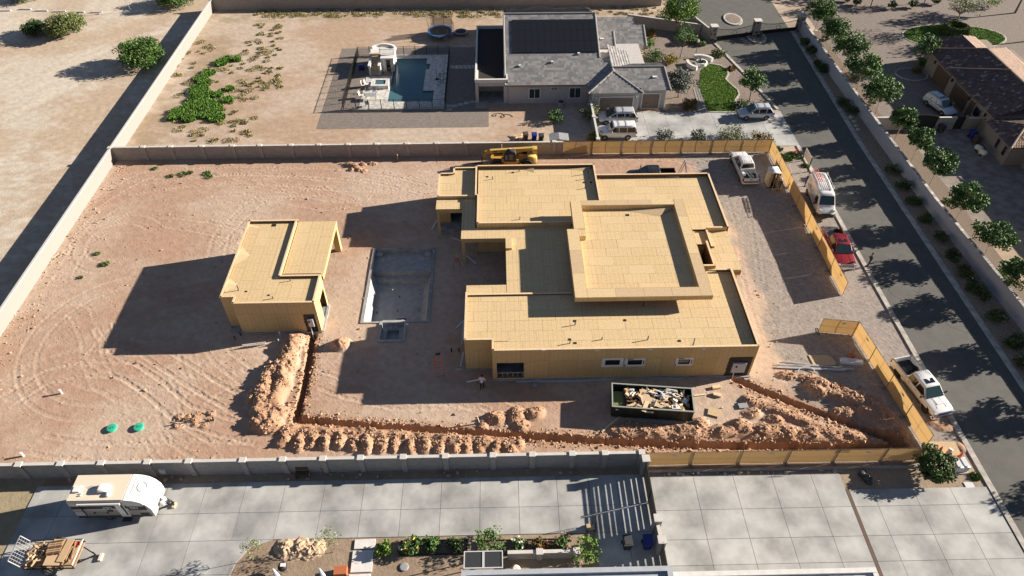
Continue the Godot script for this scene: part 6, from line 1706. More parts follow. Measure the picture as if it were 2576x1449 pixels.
	for j in 4:
		var row = []
		for i in 25:
			var a = lerpf(PI * 0.95, PI * 2.15, i / 24.0)
			row.append(Vector3(cos(a) * (2.05 - 0.12 * sin(i * 0.8)), lerpf(0.95, 2.65 - 0.5 * absf(sin((a - 0.2) * 4.0)), j / 3.0), sin(a) * (2.05 - 0.12 * sin(i * 0.8))))
		nt.append(row)
	var nm = MB.new(); nm.grid(nt, false); part(tr, "safety_net", nm, M.meshnet)
	var ld = MB.new()
	for s in [-0.18, 0.18]: ld.bar(Vector3(0.9 + s, 0, 2.5), Vector3(0.9 + s, 0.95, 1.95), 0.04, 0.04)
	for k in 3: ld.bar(Vector3(0.72, 0.25 + k * 0.25, 2.36 - k * 0.14), Vector3(1.08, 0.25 + k * 0.25, 2.36 - k * 0.14), 0.04, 0.04)
	part(tr, "step_ladder", ld, M.steel)
	var t2 = thing("mini_trampoline", "small round grey trampoline beside the larger netted one", "trampoline", Vector3(-5.6, 0, -108.1))
	trampoline(t2, 1.0, 0.5, M.steel)
func trampoline(p: Node, r: float, h: float, rim: Material):
	var b = MB.new(); b.lathe([Vector2(r * 0.86, h - 0.01), Vector2(r * 0.5, h - 0.02), Vector2(0.02, h - 0.03)], Vector3.ZERO, 28); part(p, "mat", b, M.black)
	b = MB.new()
	for i in 28:
		var a0 = TAU * i / 28.0; var a1 = TAU * (i + 1) / 28.0
		var i0 = Vector3(cos(a0), 0, sin(a0)); var i1 = Vector3(cos(a1), 0, sin(a1)); var y = Vector3(0, h, 0)
		b.quad(i0 * r * 0.84 + y, i0 * r + y, i1 * r + y, i1 * r * 0.84 + y) if false else b.quad(i0 * r + y, i0 * r * 0.84 + y, i1 * r * 0.84 + y, i1 * r + y)
		b.tube(i0 * r + y, i1 * r + y, 0.04, 0.04, 5, false)
	part(p, "rim_pad", b, rim)
	for k in 6:
		var a = TAU * k / 6.0
		var l = MB.new(); l.tube(Vector3(cos(a) * r, 0, sin(a) * r), Vector3(cos(a) * r, h, sin(a) * r), 0.025, 0.025, 6); part(p, "leg", l, M.darksteel)
func bicycle(label: String, at: Vector3, turn: float):
	var p = thing("bicycle", label, "bicycle", at + Vector3(0, 0.04, 0), turn)
	for x in [-0.5, 0.5]:
		var b = MB.new()
		for i in 14:
			var a0 = TAU * i / 14.0; var a1 = TAU * (i + 1) / 14.0
			b.tube(Vector3(x + cos(a0) * 0.3, 0.32 + sin(a0) * 0.3, 0), Vector3(x + cos(a1) * 0.3, 0.32 + sin(a1) * 0.3, 0), 0.022, 0.022, 5, false)
		part(p, "wheel", b, M.rubber)
	var f = MB.new()
	for q in [[-0.5, 0.32, -0.12, 0.34], [-0.12, 0.34, 0.38, 0.68], [-0.12, 0.34, -0.25, 0.78], [-0.2, 0.66, 0.38, 0.72], [0.5, 0.32, 0.36, 0.85], [-0.5, 0.32, -0.2, 0.66]]: f.tube(Vector3(q[0], q[1], 0), Vector3(q[2], q[3], 0), 0.02, 0.02, 5)
	part(p, "frame", f, M.black)
	f = MB.new(); f.tube(Vector3(0.34, 0.9, -0.25), Vector3(0.34, 0.9, 0.25), 0.02, 0.02, 5); part(p, "handlebar", f, M.steel)
	bx(p, "saddle", Vector3(-0.26, 0.8, 0), Vector3(0.24, 0.05, 0.12), M.black)
# ---------------------------------------------------------------- gate, long street wall, courtyard house to the east
func build_gate():
	rng.seed = 61
	for q in [[Vector3(33.4, 0, -104.9), "stone entry gate pillar beside the planted front garden"], [Vector3(40.6, 0, -106.7), "stone entry gate pillar on the island between both gate leaves"], [Vector3(48.1, 0, -108.4), "stone entry gate pillar at the end of the long street wall"]]:
		var p = thing("gate_pillar", q[1], "pillar", q[0])
		bx(p, "core", Vector3(0, 1.2, 0), Vector3(0.9, 2.4, 0.9), M.mortar)
		for f in 4:
			var ba = Basis(Vector3.UP, f * PI / 2)
			for r in 8:
				var x = -0.47
				while x < 0.42:
					var l = minf(rr(0.18, 0.36), 0.47 - x)
					var o = bx(p, "stone", ba * Vector3(x + l * 0.5, 0.15 + r * 0.29, 0.46 + rr(0, 0.03)), Vector3(snappedf(l, 0.06) - 0.02, 0.26, 0.06), [M.block0, M.grey0, M.brown, M.grey2][rng.randi_range(0, 3)])
					o.basis = ba
					x += l
		bx(p, "cap_stone", Vector3(0, 2.46, 0), Vector3(1.15, 0.12, 1.15), M.cap)
		bx(p, "lantern", Vector3(0.3, 0.35, 0.75), Vector3(0.35, 0.7, 0.35), M.charcoal)
	for q in [[Vector3(33.9, 0, -105.05), Vector3(40.1, 0, -106.5), "black iron gate leaf between the garden pillar and the island"], [Vector3(41.1, 0, -106.9), Vector3(47.6, 0, -108.2), "black iron gate leaf between the island and the street wall"]]:
		var p = thing("iron_gate", q[2], "gate", q[0])
		var d = q[1] - q[0]; var n = 26
		var fr = MB.new(); fr.bar(Vector3(0, 0.12, 0), d + Vector3(0, 0.12, 0), 0.07, 0.08); fr.bar(Vector3(0, 0.62, 0), d + Vector3(0, 0.62, 0), 0.06, 0.06)
		fr.bar(Vector3(0, 0.1, 0), Vector3(0, 1.9, 0), 0.08, 0.08); fr.bar(d + Vector3(0, 0.1, 0), d + Vector3(0, 1.9, 0), 0.08, 0.08)
		var prev = Vector3(0, 1.85, 0)
		for i in 13:
			var t = i / 12.0; var c = d * t + Vector3(0, 1.85 - 0.35 * sin(t * PI), 0)
			if i > 0: fr.bar(prev, c, 0.06, 0.06)
			prev = c
		fr.quad(Vector3(0, 0.12, 0), d + Vector3(0, 0.12, 0), d + Vector3(0, 0.6, 0), Vector3(0, 0.6, 0))
		part(p, "gate_frame", fr, M.iron)
		var pk = MB.new()
		for i in n * 2: pk.bar(d * ((i + 0.5) / (n * 2.0)) + Vector3(0, 0.6, 0), d * ((i + 0.5) / (n * 2.0)) + Vector3(0, 1.85 - 0.35 * sin((i + 0.5) / (n * 2.0) * PI), 0), 0.022, 0.022)
		stuff(part(p, "pickets", pk, M.iron))
		var em = MB.new()
		for i in 14:
			var a0 = TAU * i / 14.0; var a1 = TAU * (i + 1) / 14.0
			em.tube(d * 0.5 + Vector3(cos(a0) * 0.32, 1.0 + sin(a0) * 0.32, 0.06), d * 0.5 + Vector3(cos(a1) * 0.32, 1.0 + sin(a1) * 0.32, 0.06), 0.035, 0.035, 5, false)
		part(p, "round_emblem", em, M.grey)
	for q in [[Vector2(40.7, -106.0), 1.5], [Vector2(38.6, -112.5), 1.5], [Vector2(35.2, -124.0), 1.4]]:
		var ring = []; var inn = []
		for i in 20:
			var a = TAU * i / 20.0
			ring.append(q[0] + Vector2(cos(a) * q[1], sin(a) * q[1] * 1.5)); inn.append(q[0] + Vector2(cos(a) * (q[1] - 0.35), sin(a) * (q[1] - 0.35) * 1.5))
		var b = MB.new(); b.prism(ring, -0.1, 0.16); stru("traffic_island", b.mesh(), M.kerb)
		b = MB.new(); b.prism(inn, 0.1, 0.175); stru("gravel_bed", b.mesh(), M.gravel)
	var kp = thing("entry_keypad", "dark keypad post on the traffic island inside the gate", "keypad", Vector3(40.9, 0.15, -104.9))
	bx(kp, "post", Vector3(0, 0.5, 0), Vector3(0.1, 1.0, 0.1), M.charcoal); bx(kp, "box", Vector3(0, 1.05, 0), Vector3(0.3, 0.35, 0.25), M.charcoal)
	block_wall("grey block return wall beside the garden gate pillar and round tree", Vector2(30.2, -113.0), Vector2(33.0, -104.6), 1.9, "grey", [], true, 40)
func street_wall():
	rng.seed = 62
	var p = thing("street_wall", "long grey blue stucco wall with rough stone cap along the street", "wall")
	var pts = [Vector2(48.2, -108.0), Vector2(48.15, -92.0), Vector2(48.3, -76.0), Vector2(48.5, -62.0), Vector2(49.15, -50.0), Vector2(49.7, -38.0), Vector2(50.3, -20.0)]
	for i in pts.size() - 1:
		var a = pts[i]; var b = pts[i + 1]; var L = a.distance_to(b); var m = (a + b) * 0.5; var turn = atan2(-(b - a).y, (b - a).x)
		bx(p, "wall_section", Vector3(m.x, 0.85, m.y), Vector3(L + 0.03, 1.78, 0.24), M.stucco_blue, turn)
		var n = int(L / 0.45)
		for k in n:
			var q = a.lerp(b, (k + 0.5) / n)
			bx(p, "cap_stone", Vector3(q.x + 0.03, 1.79 + rr(0, 0.02), q.y), Vector3(0.43, 0.1, 0.34), [M.cap, M.pale0, M.grey2][rng.randi_range(0, 2)], turn + rr(-0.05, 0.05))
	var mb = thing("utility_cabinet", "small grey utility box and conduits mounted on the street wall", "utility box", Z(3, 0, 1045, 1330))
	bx(mb, "box", Vector3(0.35, 1.2, 0.2), Vector3(0.16, 0.7, 0.5), M.grey); bx(mb, "box", Vector3(0.35, 0.7, 0.9), Vector3(0.2, 0.5, 0.4), M.grey)
	for z in [0.05, 0.4, 0.9]: bx(mb, "conduit", Vector3(0.38, 0.45, z), Vector3(0.05, 0.9, 0.05), M.charcoal)
func build_right_house():
	rng.seed = 63
	sheet("courtyard", [Vector2(51.2, -79.0), Vector2(51.2, -130), Vector2(130, -130), Vector2(130, -79.0)], 0.018, textured(mat("paver_court", 0.30, 0.25, 0.22, 0.9), M.gravel.albedo_texture, 7.0), 0.014)
	sheet("side_drive", [Vector2(52.6, -79.0), Vector2(62, -79.0), Vector2(62, -58.5), Vector2(52.6, -58.5)], 0.018, textured(mat("side_concrete", 0.28, 0.235, 0.2, 0.9), M.conc0.albedo_texture, 7.0), 0.014)
	sheet("gravel_bed", [Vector2(49.4, -108), Vector2(51.2, -108), Vector2(51.2, -79), Vector2(52.6, -79), Vector2(52.6, -30), Vector2(50.0, -30), Vector2(49.2, -60), Vector2(48.8, -79)], 0.026, textured(mat("mulch", 0.24, 0.17, 0.12), M.gravel.albedo_texture, 5.0), 0.012)
	sheet("bare_yard", [Vector2(52.6, -58.5), Vector2(80, -58.5), Vector2(80, -20), Vector2(52.6, -20)], 0.018, textured(mat("bare_soil", 0.42, 0.32, 0.22, 0.95), M.ground.albedo_texture, 8.0), 0.014)
	var p = thing("courtyard_house", "tan stucco house with dark mottled clay tile roof and garages", "house")
	var tm = []
	for q in [[0.085, 0.055, 0.052], [0.12, 0.075, 0.065], [0.10, 0.07, 0.075], [0.16, 0.10, 0.08], [0.30, 0.22, 0.18]]: tm.append(mat("ct%d" % tm.size(), q[0], q[1], q[2], 0.8))
	var pm = [tm[0], tm[1], tm[2], tm[3], tm[0], tm[1], tm[2], tm[0], tm[1], tm[2], tm[3], tm[0], tm[4]]
	var lm = [mat("ctl0", 0.46, 0.34, 0.26, 0.85), mat("ctl1", 0.42, 0.30, 0.23, 0.85), mat("ctl2", 0.50, 0.37, 0.29, 0.85)]
	var E = 3.0; var s = 0.33; var sl = sqrt(1 + s * s)
	wall_box(p, 62.3, 74.0, -95.0, -77.0, E, M.stucco_tan); wall_box(p, 61.3, 72.0, -76.6, -70.8, E - 0.3, M.stucco_tan); wall_box(p, 63.5, 76.0, -71.0, -56.0, E, M.stucco_tan)
	# main roof: ridge north-south at x = 67.6
	tiles(p, Vector3(61.9, E, -95.5), Vector3.BACK, Vector3(1, s, 0) / sl, [Vector2(0.4, 0), Vector2(18.6, 0), Vector2(18.6, 5.7 * sl), Vector2(4.0, 5.7 * sl)], 0.3, 0.36, pm, 290)
	tiles(p, Vector3(73.3, E, -95.5), Vector3.BACK, Vector3(-1, s, 0) / sl, [Vector2(0, 0), Vector2(18.6, 0), Vector2(18.6, 5.7 * sl), Vector2(4.0, 5.7 * sl)], 0.3, 0.36, lm, 0)
	tiles(p, Vector3(61.9, E, -95.5), Vector3.RIGHT, Vector3(0, s, 1.2).normalized(), [Vector2(0, 0), Vector2(11.4, 0), Vector2(5.7, 5.0)], 0.3, 0.36, pm, 0)
	ridge_caps(p, Vector3(67.6, E + 1.9, -91.4), Vector3(67.6, E + 1.9, -77), lm[0]); ridge_caps(p, Vector3(62.0, E, -95.4), Vector3(67.6, E + 1.9, -91.4), tm[3])
	ridge_caps(p, Vector3(62.2, E + 0.08, -89.4), Vector3(67.6, E + 1.95, -85.2), tm[3])
	# small north annex roof
	wall_box(p, 64.5, 72.0, -98.4, -95.1, E - 0.1, M.stucco_tan)
	tiles(p, Vector3(64.2, E + 0.1, -98.8), Vector3.BACK, Vector3(1, s, 0) / sl, [Vector2(0, 0), Vector2(6, 0), Vector2(6, 3.2), Vector2(1.5, 3.2)], 0.3, 0.36, pm, 0)
	tiles(p, Vector3(70.4, E + 0.1, -98.8), Vector3.BACK, Vector3(-1, s, 0) / sl, [Vector2(0, 0), Vector2(6, 0), Vector2(6, 3.2), Vector2(1.5, 3.2)], 0.3, 0.36, lm, 0)
	# near wing: hip with an east-west ridge
	tiles(p, Vector3(60.9, E - 0.3, -70.4), Vector3.RIGHT, Vector3(0, s, -1) / sl, [Vector2(0, 0), Vector2(12, 0), Vector2(12, 3.3), Vector2(3.2, 3.3)], 0.3, 0.36, [lm[0], lm[1], lm[2], tm[3], tm[1]], 0, true)
	tiles(p, Vector3(60.9, E - 0.3, -77.0), Vector3.BACK, Vector3(1, s, 0) / sl, [Vector2(0, 0), Vector2(6.6, 0), Vector2(3.3, 3.3)], 0.3, 0.36, pm, 0)
	tiles(p, Vector3(60.9, E - 0.3, -77.0), Vector3.RIGHT, Vector3(0, s, 1) / sl, [Vector2(0, 0), Vector2(12, 0), Vector2(12, 3.3), Vector2(3.2, 3.3)], 0.3, 0.36, pm, 0)
	tiles(p, Vector3(63.1, E, -71.2), Vector3.BACK, Vector3(1, s, 0) / sl, [Vector2(0.8, 0), Vector2(15, 0), Vector2(15, 6), Vector2(0.8, 6)], 0.3, 0.36, pm, 0)
	ridge_caps(p, Vector3(64.0, E + 0.75, -73.7), Vector3(72.9, E + 0.75, -73.7), lm[1]); ridge_caps(p, Vector3(60.9, E - 0.3, -70.4), Vector3(64.0, E + 0.75, -73.7), lm[0])
	# west face: garage doors, door, windows
	for q in [[-92.2, -88.6, "garage_door"], [-87.0, -83.2, "garage_door"], [-82.5, -81.4, "door"]]:
		var d = bx(p, q[2], Vector3(62.27, 1.2, (q[0] + q[1]) * 0.5), Vector3(0.08, 2.4, q[1] - q[0]), M.brown)
		for k in 4: bx(d, "door_panel", Vector3(-0.045, -0.9 + k * 0.6, 0), Vector3(0.03, 0.52, q[1] - q[0] - 0.2), M.brown)
		bx(p, "door_surround", Vector3(62.24, 2.5, (q[0] + q[1]) * 0.5), Vector3(0.12, 0.2, q[1] - q[0] + 0.4), M.stucco_tan)
	for q in [[62.27, -80.4, 1.3], [61.27, -73.2, 0.5], [61.27, -71.6, 0.5], [63.47, -67.5, 1.6], [63.47, -62.0, 1.6]]:
		var w = bx(p, "window", Vector3(q[0], 1.6, q[1]), Vector3(0.1, 1.3, q[2] + 0.2), M.stucco_tan)
		bx(w, "pane", Vector3(-0.05, 0, 0), Vector3(0.04, 1.15, q[2]), M.glass)
	for z in [-93.0, -87.8, -82.9, -78.8]: bx(p, "wall_lantern", Vector3(62.2, 2.2, z), Vector3(0.2, 0.4, 0.2), M.black)
	# courtyard wall with arched gates
	block_wall("tan block wall stub from the street wall to the courtyard gate", Vector2(48.6, -79.1), Vector2(52.5, -79.1), 1.8, "block", [], true, 60)
	var g = thing("courtyard_gate", "dark solid arched double gate closing the courtyard", "gate", Vector3(52.5, 0, -79.1))
	for i in 2:
		var b = MB.new()
		for k in 8:
			var x0 = i * 2.05 + k * 0.255; var x1 = x0 + 0.25
			b.box(Vector3((x0 + x1) * 0.5, 0.95 + 0.14 * sin((x0 + 0.1) / 4.1 * PI), 0), Vector3(x1 - x0 - 0.01, 1.8 + 0.28 * sin((x0 + 0.1) / 4.1 * PI), 0.06))
		part(g, "gate_leaf", b, M.iron)
	block_wall("tan block wall panel between the double gate and the small gate", Vector2(56.7, -79.1), Vector2(59.0, -79.1), 1.7, "block", [], true, 40)
	var g2 = thing("side_gate", "narrow dark gate beside the courtyard house wall", "gate", Vector3(59.0, 0, -79.1))
	bx(g2, "gate_leaf", Vector3(0.6, 0.9, 0), Vector3(1.15, 1.8, 0.06), M.iron); bx(g2, "gate_post", Vector3(1.3, 0.95, 0), Vector3(0.25, 1.9, 0.3), M.stucco_tan)
	block_wall("tan block wall panel between the narrow gate and the house", Vector2(60.45, -79.1), Vector2(62.2, -79.1), 1.6, "block", [], true, 40)
	# bins, tanks, hose
	bin_cart("black lidded bin beside the courtyard double gate", Z(3, 0, 1725, 1330), 0.2, M.charcoal)
	bin_cart("blue wheeled bin in the shade of the courtyard house", Z(3, 0, 2040, 1385), 0.1, M.blue)
	bin_cart("brown wheeled bin in the shade of the courtyard house", Z(3, 0, 2080, 1440), 0.1, M.bronze)
	for q in [[2100, 75, "upper"], [2140, 120, "lower"]]:
		var t = thing("propane_tank", "%s white propane tank on legs by the courtyard house corner" % q[2], "tank", Z(3, 1, q[0], q[1]), 0.5)
		var b = MB.new(); b.xf = Transform3D(Basis(Vector3.RIGHT, PI / 2), Vector3(0, 0.55, -0.5)); b.lathe([Vector2(0.05, 0), Vector2(0.25, 0.06), Vector2(0.34, 0.2), Vector2(0.34, 0.8), Vector2(0.25, 0.94), Vector2(0.05, 1.0)], Vector3.ZERO, 14)
		part(t, "vessel", b, M.cream)
		for z in [-0.3, 0.3]: bx(t, "leg", Vector3(0, 0.13, z), Vector3(0.5, 0.26, 0.08), M.grey)
	# round lawn with clipped ring hedge
	var ov = []; var oi = []
	for i in 32:
		var a = TAU * i / 32.0
		ov.append(Vector2(71.8 + cos(a) * 8.1, -105.6 + sin(a) * 4.3)); oi.append(Vector2(71.8 + cos(a) * 7.85, -105.6 + sin(a) * 4.05))
	var b2 = MB.new(); b2.prism(ov, -0.1, 0.07); stru("lawn_kerb", b2.mesh(), M.kerb)
	b2 = MB.new(); b2.prism(oi, -0.05, 0.085); stru("lawn", b2.mesh(), mat("lawn_soil", 0.08, 0.15, 0.02, 0.95))
	b2 = MB.new(); b2.prism([Vector2(90, -118), Vector2(100, -118), Vector2(100, -108), Vector2(92, -111)], -0.05, 0.085); stru("lawn", b2.mesh(), M.lawn_soil)
	b2 = MB.new()
	for i in 14:
		var a = TAU * i / 14.0
		b2.box(Vector3(62.3 - 2.4 + cos(a) * 2.2, 0.08, -93.5 + sin(a) * 1.8), Vector3(0.9, 0.16, 0.14), Basis(Vector3.UP, PI / 2 - a))
	part(setting("bed_edging"), "edging_stone", b2, M.kerb)
	block_wall("tan block wall at the far side of the courtyard hedge", Vector2(51.0, -121.5), Vector2(100.0, -121.5), 2.0, "block", [], true, 100)
func bin_cart(label: String, at: Vector3, turn: float, m: Material):
	var p = thing("wheeled_bin", label, "bin", at, turn)
	var b = MB.new(); b.grid([ring2(0.0, 0.24, 0.28), ring2(0.95, 0.31, 0.37)], true, true, true); part(p, "tub", b, m)
	var lid = MB.new(); lid.box(Vector3(0, 1.0, 0.02), Vector3(0.68, 0.07, 0.82)); lid.box(Vector3(0, 1.04, 0.02), Vector3(0.5, 0.05, 0.6)); part(p, "lid", lid, m)
	for x in [-0.28, 0.28]:
		var w = MB.new(); w.tube(Vector3(x - 0.04, 0.13, -0.3), Vector3(x + 0.04, 0.13, -0.3), 0.13, 0.13, 10); part(p, "wheel", w, M.rubber)
	var h = MB.new(); h.tube(Vector3(-0.28, 0.98, -0.44), Vector3(0.28, 0.98, -0.44), 0.025, 0.025, 6); part(p, "handle", h, m)
func ring2(y: float, a: float, b: float) -> Array:
	return [Vector3(a, y, b), Vector3(a, y, -b), Vector3(-a, y, -b), Vector3(-a, y, b)]
# ---------------------------------------------------------------- south property, loose things, people
func south_gate():
	for q in [[Vector3(11.05, 0, -29.7), 2.05, "grey block gate pillar where the driveway gate meets the wall"], [Vector3(11.15, 0, -24.75), 2.05, "grey block gate pillar beside the dark blue wheeled bin"], [Vector3(11.2, 0, -23.2), 1.85, "shorter grey block gate post at the small driveway gate"]]:
		var p = thing("gate_pillar", q[2], "pillar", q[0])
		bx(p, "shaft", Vector3(0, q[1] * 0.5, 0), Vector3(0.52, q[1], 0.52), M.grey0); bx(p, "cap_stone", Vector3(0, q[1] + 0.05, 0), Vector3(0.62, 0.1, 0.62), M.cap)
	block_wall("short grey block wall joining two driveway gate pillars", Vector2(11.15, -24.5), Vector2(11.2, -23.3), 1.6, "grey", [], true, 30)
	var g = thing("slatted_gate", "black horizontal slat double gate across the long driveway", "gate", Vector3(11.08, 0, -27.1))
	for leaf in 2:
		var z0 = -2.3 if leaf == 0 else 0.06; var z1 = -0.06 if leaf == 0 else 2.05
		var y = 0.1
		for i in 12:
			var hh = [0.16, 0.1, 0.16, 0.1, 0.2, 0.1, 0.16, 0.08, 0.18, 0.1, 0.16, 0.1][i]
			if y + hh > 1.95: break
			bx(g, "slat", Vector3(0, y + hh * 0.5, (z0 + z1) * 0.5), Vector3(0.05, hh, z1 - z0), M.iron)
			y += hh + [0.045, 0.05, 0.045, 0.05, 0.04, 0.05, 0.05, 0.04, 0.05, 0.05, 0.04, 0.04][i]
		for z in [z0, z1]: bx(g, "gate_stile", Vector3(0, 1.0, z), Vector3(0.07, 1.9, 0.07), M.iron)
	var g2 = thing("slatted_side_gate", "narrow black slat gate beyond the short block wall", "gate", Vector3(11.25, 0, -22.0))
	for i in 9: bx(g2, "slat", Vector3(0, 0.15 + i * 0.2, 0), Vector3(0.05, 0.14, 1.9), M.iron)
	for z in [-0.97, 0.97]: bx(g2, "gate_stile", Vector3(0, 1.0, z), Vector3(0.07, 1.9, 0.07), M.iron)
func build_south():
	rng.seed = 71
	south_gate()
	bin_cart("charcoal wheeled bin standing on the striped shade of the driveway gate", Z(2, 3, 1150, 1150), 0.05, M.charcoal)
	bin_cart("dark blue wheeled bin beside the driveway gate pillar", Z(2, 3, 1350, 1145), 0.0, M.blue)
	# flat roof of the south house, at the bottom edge of the view
	var p = thing("flat_roofed_house", "flat roofed house with pale grey parapet at the driveway's end", "house")
	wall_box(p, -2.6, 10.9, -20.3, -8.0, 3.3, M.stucco_blue)
	bx(p, "roof_membrane", Vector3(4.1, 3.2, -14.0), Vector3(13.2, 0.05, 12.2), M.roofing_white)
	bx(p, "parapet", Vector3(4.1, 3.3, -20.42), Vector3(14.0, 0.45, 0.34), M.stucco_blue); bx(p, "parapet", Vector3(10.95, 3.3, -14.2), Vector3(0.34, 0.45, 12.1), M.stucco_blue); bx(p, "parapet", Vector3(-2.75, 3.3, -14.2), Vector3(0.34, 0.45, 12.1), M.stucco_blue)
	bx(p, "scupper", Vector3(10.2, 3.3, -19.6), Vector3(0.3, 0.15, 0.25), M.grey)
	wall_box(p, 11.3, 24.7, -20.1, -8.0, 2.8, M.stucco_trim, "garage_wall")
	bx(p, "roof_membrane", Vector3(18.1, 2.85, -14.0), Vector3(13.2, 0.05, 12.0), M.roofing_white); bx(p, "parapet", Vector3(18.1, 2.92, -20.2), Vector3(13.7, 0.3, 0.34), M.stucco_trim); bx(p, "parapet", Vector3(24.8, 2.92, -14.0), Vector3(0.34, 0.3, 12.0), M.stucco_trim)
	# screened frame, planter wall, rose beds
	var s = thing("screened_panel", "grey framed shade screen panels beside the block planter wall", "screen", Vector3(-1.5, 0, -22.0))
	for i in 2:
		var c = -0.68 + i * 1.37
		part(s, "frame", frame_mb(c - 0.68, c + 0.68, 0.0, 1.25, 0, 0.07, 0.07), M.pale_grey).transform = Transform3D(Basis(Vector3.RIGHT, -PI / 2), Vector3(0, 1.8, 0.55))
		bx(s, "screen_mesh", Vector3(c, 1.79, -0.07), Vector3(1.24, 0.02, 1.12), M.darksteel)
	for q in [[-1.33, -0.65], [1.33, -0.65], [-1.33, 0.5], [1.33, 0.5]]: bx(s, "leg", Vector3(q[0], 0.88, q[1]), Vector3(0.07, 1.76, 0.07), M.pale_grey)
	block_wall("low grey block planter wall behind the rose bushes", Vector2(0.2, -22.95), Vector2(5.3, -22.95), 0.95, "grey", [2.3, 4.95], true, 120)
	for q in [[-7.6, -2.75, -24.4, -23.35, "west"], [-2.0, 4.5, -24.3, -23.2, "east"]]:
		var bb = thing("edged_rose_bed", "black edged rose bed at the %s end of the garden strip" % q[4], "flower bed")
		bx(bb, "soil", Vector3((q[0] + q[1]) * 0.5, 0.03, (q[2] + q[3]) * 0.5), Vector3(q[1] - q[0], 0.1, q[3] - q[2]), M.mulch)
		for z in [q[2], q[3]]: bx(bb, "edging", Vector3((q[0] + q[1]) * 0.5, 0.08, z), Vector3(q[1] - q[0] + 0.1, 0.16, 0.05), M.black)
		for x in [q[0], q[1]]: bx(bb, "edging", Vector3(x, 0.08, (q[2] + q[3]) * 0.5), Vector3(0.05, 0.16, q[3] - q[2]), M.black)
	for i in 3:
		one("paving_slab", flatbox(1.5, 0.09, [0.72, 1.6, 1.6][i]), M.stucco_trim, "large pale paving slab in the row crossing the planted strip", "paving slab", Vector3(-10.25 + i * -0.03, 0.05, [-24.25, -22.95, -21.2][i]), 0.02, "large pale paving slabs")
	var lid = MB.new(); lid.lathe([Vector2(0.32, 0.0), Vector2(0.32, 0.08), Vector2(0.28, 0.1), Vector2(0.06, 0.1)], Vector3.ZERO, 18)
	one("round_valve_lid", lid, M.grey, "round grey valve cover lying on the planted strip's soil", "lid", Z(1, 3, 1490, 1355))
	# hand cart with a box
	var hc = thing("platform_cart", "black platform cart holding a cardboard box on the driveway", "cart", Z(2, 3, 790, 970), 0.05)
	bx(hc, "platform", Vector3(0, 0.28, 0), Vector3(0.75, 0.05, 0.5), M.black)
	var hb = MB.new(); hb.path([Vector3(-0.35, 0.3, -0.25), Vector3(-0.4, 1.15, -0.32), Vector3(0.32, 1.15, -0.32), Vector3(0.35, 0.3, -0.25)], 0.02, 6); part(hc, "handle", hb, M.iron)
	for q in [[-0.3, -0.2], [0.3, -0.2], [-0.3, 0.2], [0.3, 0.2]]:
		var w = MB.new(); w.tube(Vector3(q[0] - 0.03, 0.12, q[1]), Vector3(q[0] + 0.03, 0.12, q[1]), 0.12, 0.12, 10); part(hc, "wheel", w, M.rubber)
	one("cardboard_box", flatbox(0.3, 0.3, 0.3), M.cardboard, "small cardboard box on the black platform cart", "box", hc.position + Vector3(-0.2, 0.46, 0.05), 0.1)
	# things at the wall
	var bn = thing("wooden_bench", "small dark wooden bench against the grey driveway wall", "bench", Z(1, 3, 470, 445), 0.0)
	for i in 4: bx(bn, "seat_slat", Vector3(0, 0.42, -0.2 + i * 0.12), Vector3(1.0, 0.03, 0.1), M.brown)
	for i in 3: bx(bn, "back_slat", Vector3(0, 0.58 + i * 0.13, -0.32), Vector3(1.0, 0.1, 0.03), M.brown)
	for x in [-0.45, 0.45]: bx(bn, "leg", Vector3(x, 0.22, -0.02), Vector3(0.06, 0.44, 0.55), M.brown)
	for q in [[350, 415, "nearest the wooden bench"], [665, 410, "standing away from the wooden bench"]]:
		var b = MB.new(); b.tube(Vector3.ZERO, Vector3(0, 0.6, -0.05), 0.09, 0.08, 8)
		one("wooden_post", b, M.lumber_old, "short wooden post by the driveway wall, %s" % q[2], "post", Z(1, 3, q[0], q[1]))
	var ub = thing("meter_box", "pale grey utility box on a leg behind the travel trailer", "utility box", Z(0, 3, 1685, 435))
	bx(ub, "box", Vector3(-0.1, 0.8, 0), Vector3(0.45, 0.6, 0.3), M.pale_grey); bx(ub, "leg", Vector3(0, 0.25, 0), Vector3(0.08, 0.5, 0.08), M.grey)
	for i in 60:
		var b = MB.new(); rock(b, rr(0.08, 0.2))
		var side = i % 2 == 0
		one("landscape_rock", b, [M.grey1, M.block1, M.tan][i % 3], "small rock lying along the foot of the grey driveway wall" if side else "small rock in the gravel strip below the tan fence", "rock", Vector3(rr(-35, 10), 0.06, rr(-30.15, -29.7)) if side else Vector3(rr(11.8, 27), 0.06, rr(-29.62, -29.42)), rr(0, 6), "rocks along the driveway wall" if side else "rocks under the tan fence")
	# folded patio umbrellas and planters at the bottom edge
	for q in [[235, 1445, "left of the clay planter box, by the barbecue"], [690, 1440, "closest to the clay planter box"]]:
		var u = thing("folded_umbrella", "folded grey patio umbrella %s" % q[2], "umbrella", Z(1, 3, q[0], q[1], 0.8) * Vector3(1, 0, 1) + Vector3(0, 0, 0.2))
		var b = MB.new(); b.tube(Vector3.ZERO, Vector3(-0.1, 2.2, -0.1), 0.03, 0.03, 6); part(u, "pole", b, M.steel)
		b = MB.new(); b.tube(Vector3(-0.05, 1.0, -0.05), Vector3(-0.1, 2.2, -0.1), 0.2, 0.05, 8); part(u, "canopy", b, M.bluetrim)
	one("planter_box", flatbox(0.9, 0.5, 0.6), M.clay, "rust red planter box beside the pale paving slabs", "planter", Z(1, 3, 860, 1400) + Vector3(0, 0.25, 0.1), 0.05)
	var gr = thing("barbecue", "black kettle barbecue with a white cover at the bed's edge", "barbecue", Z(1, 3, 290, 1400))
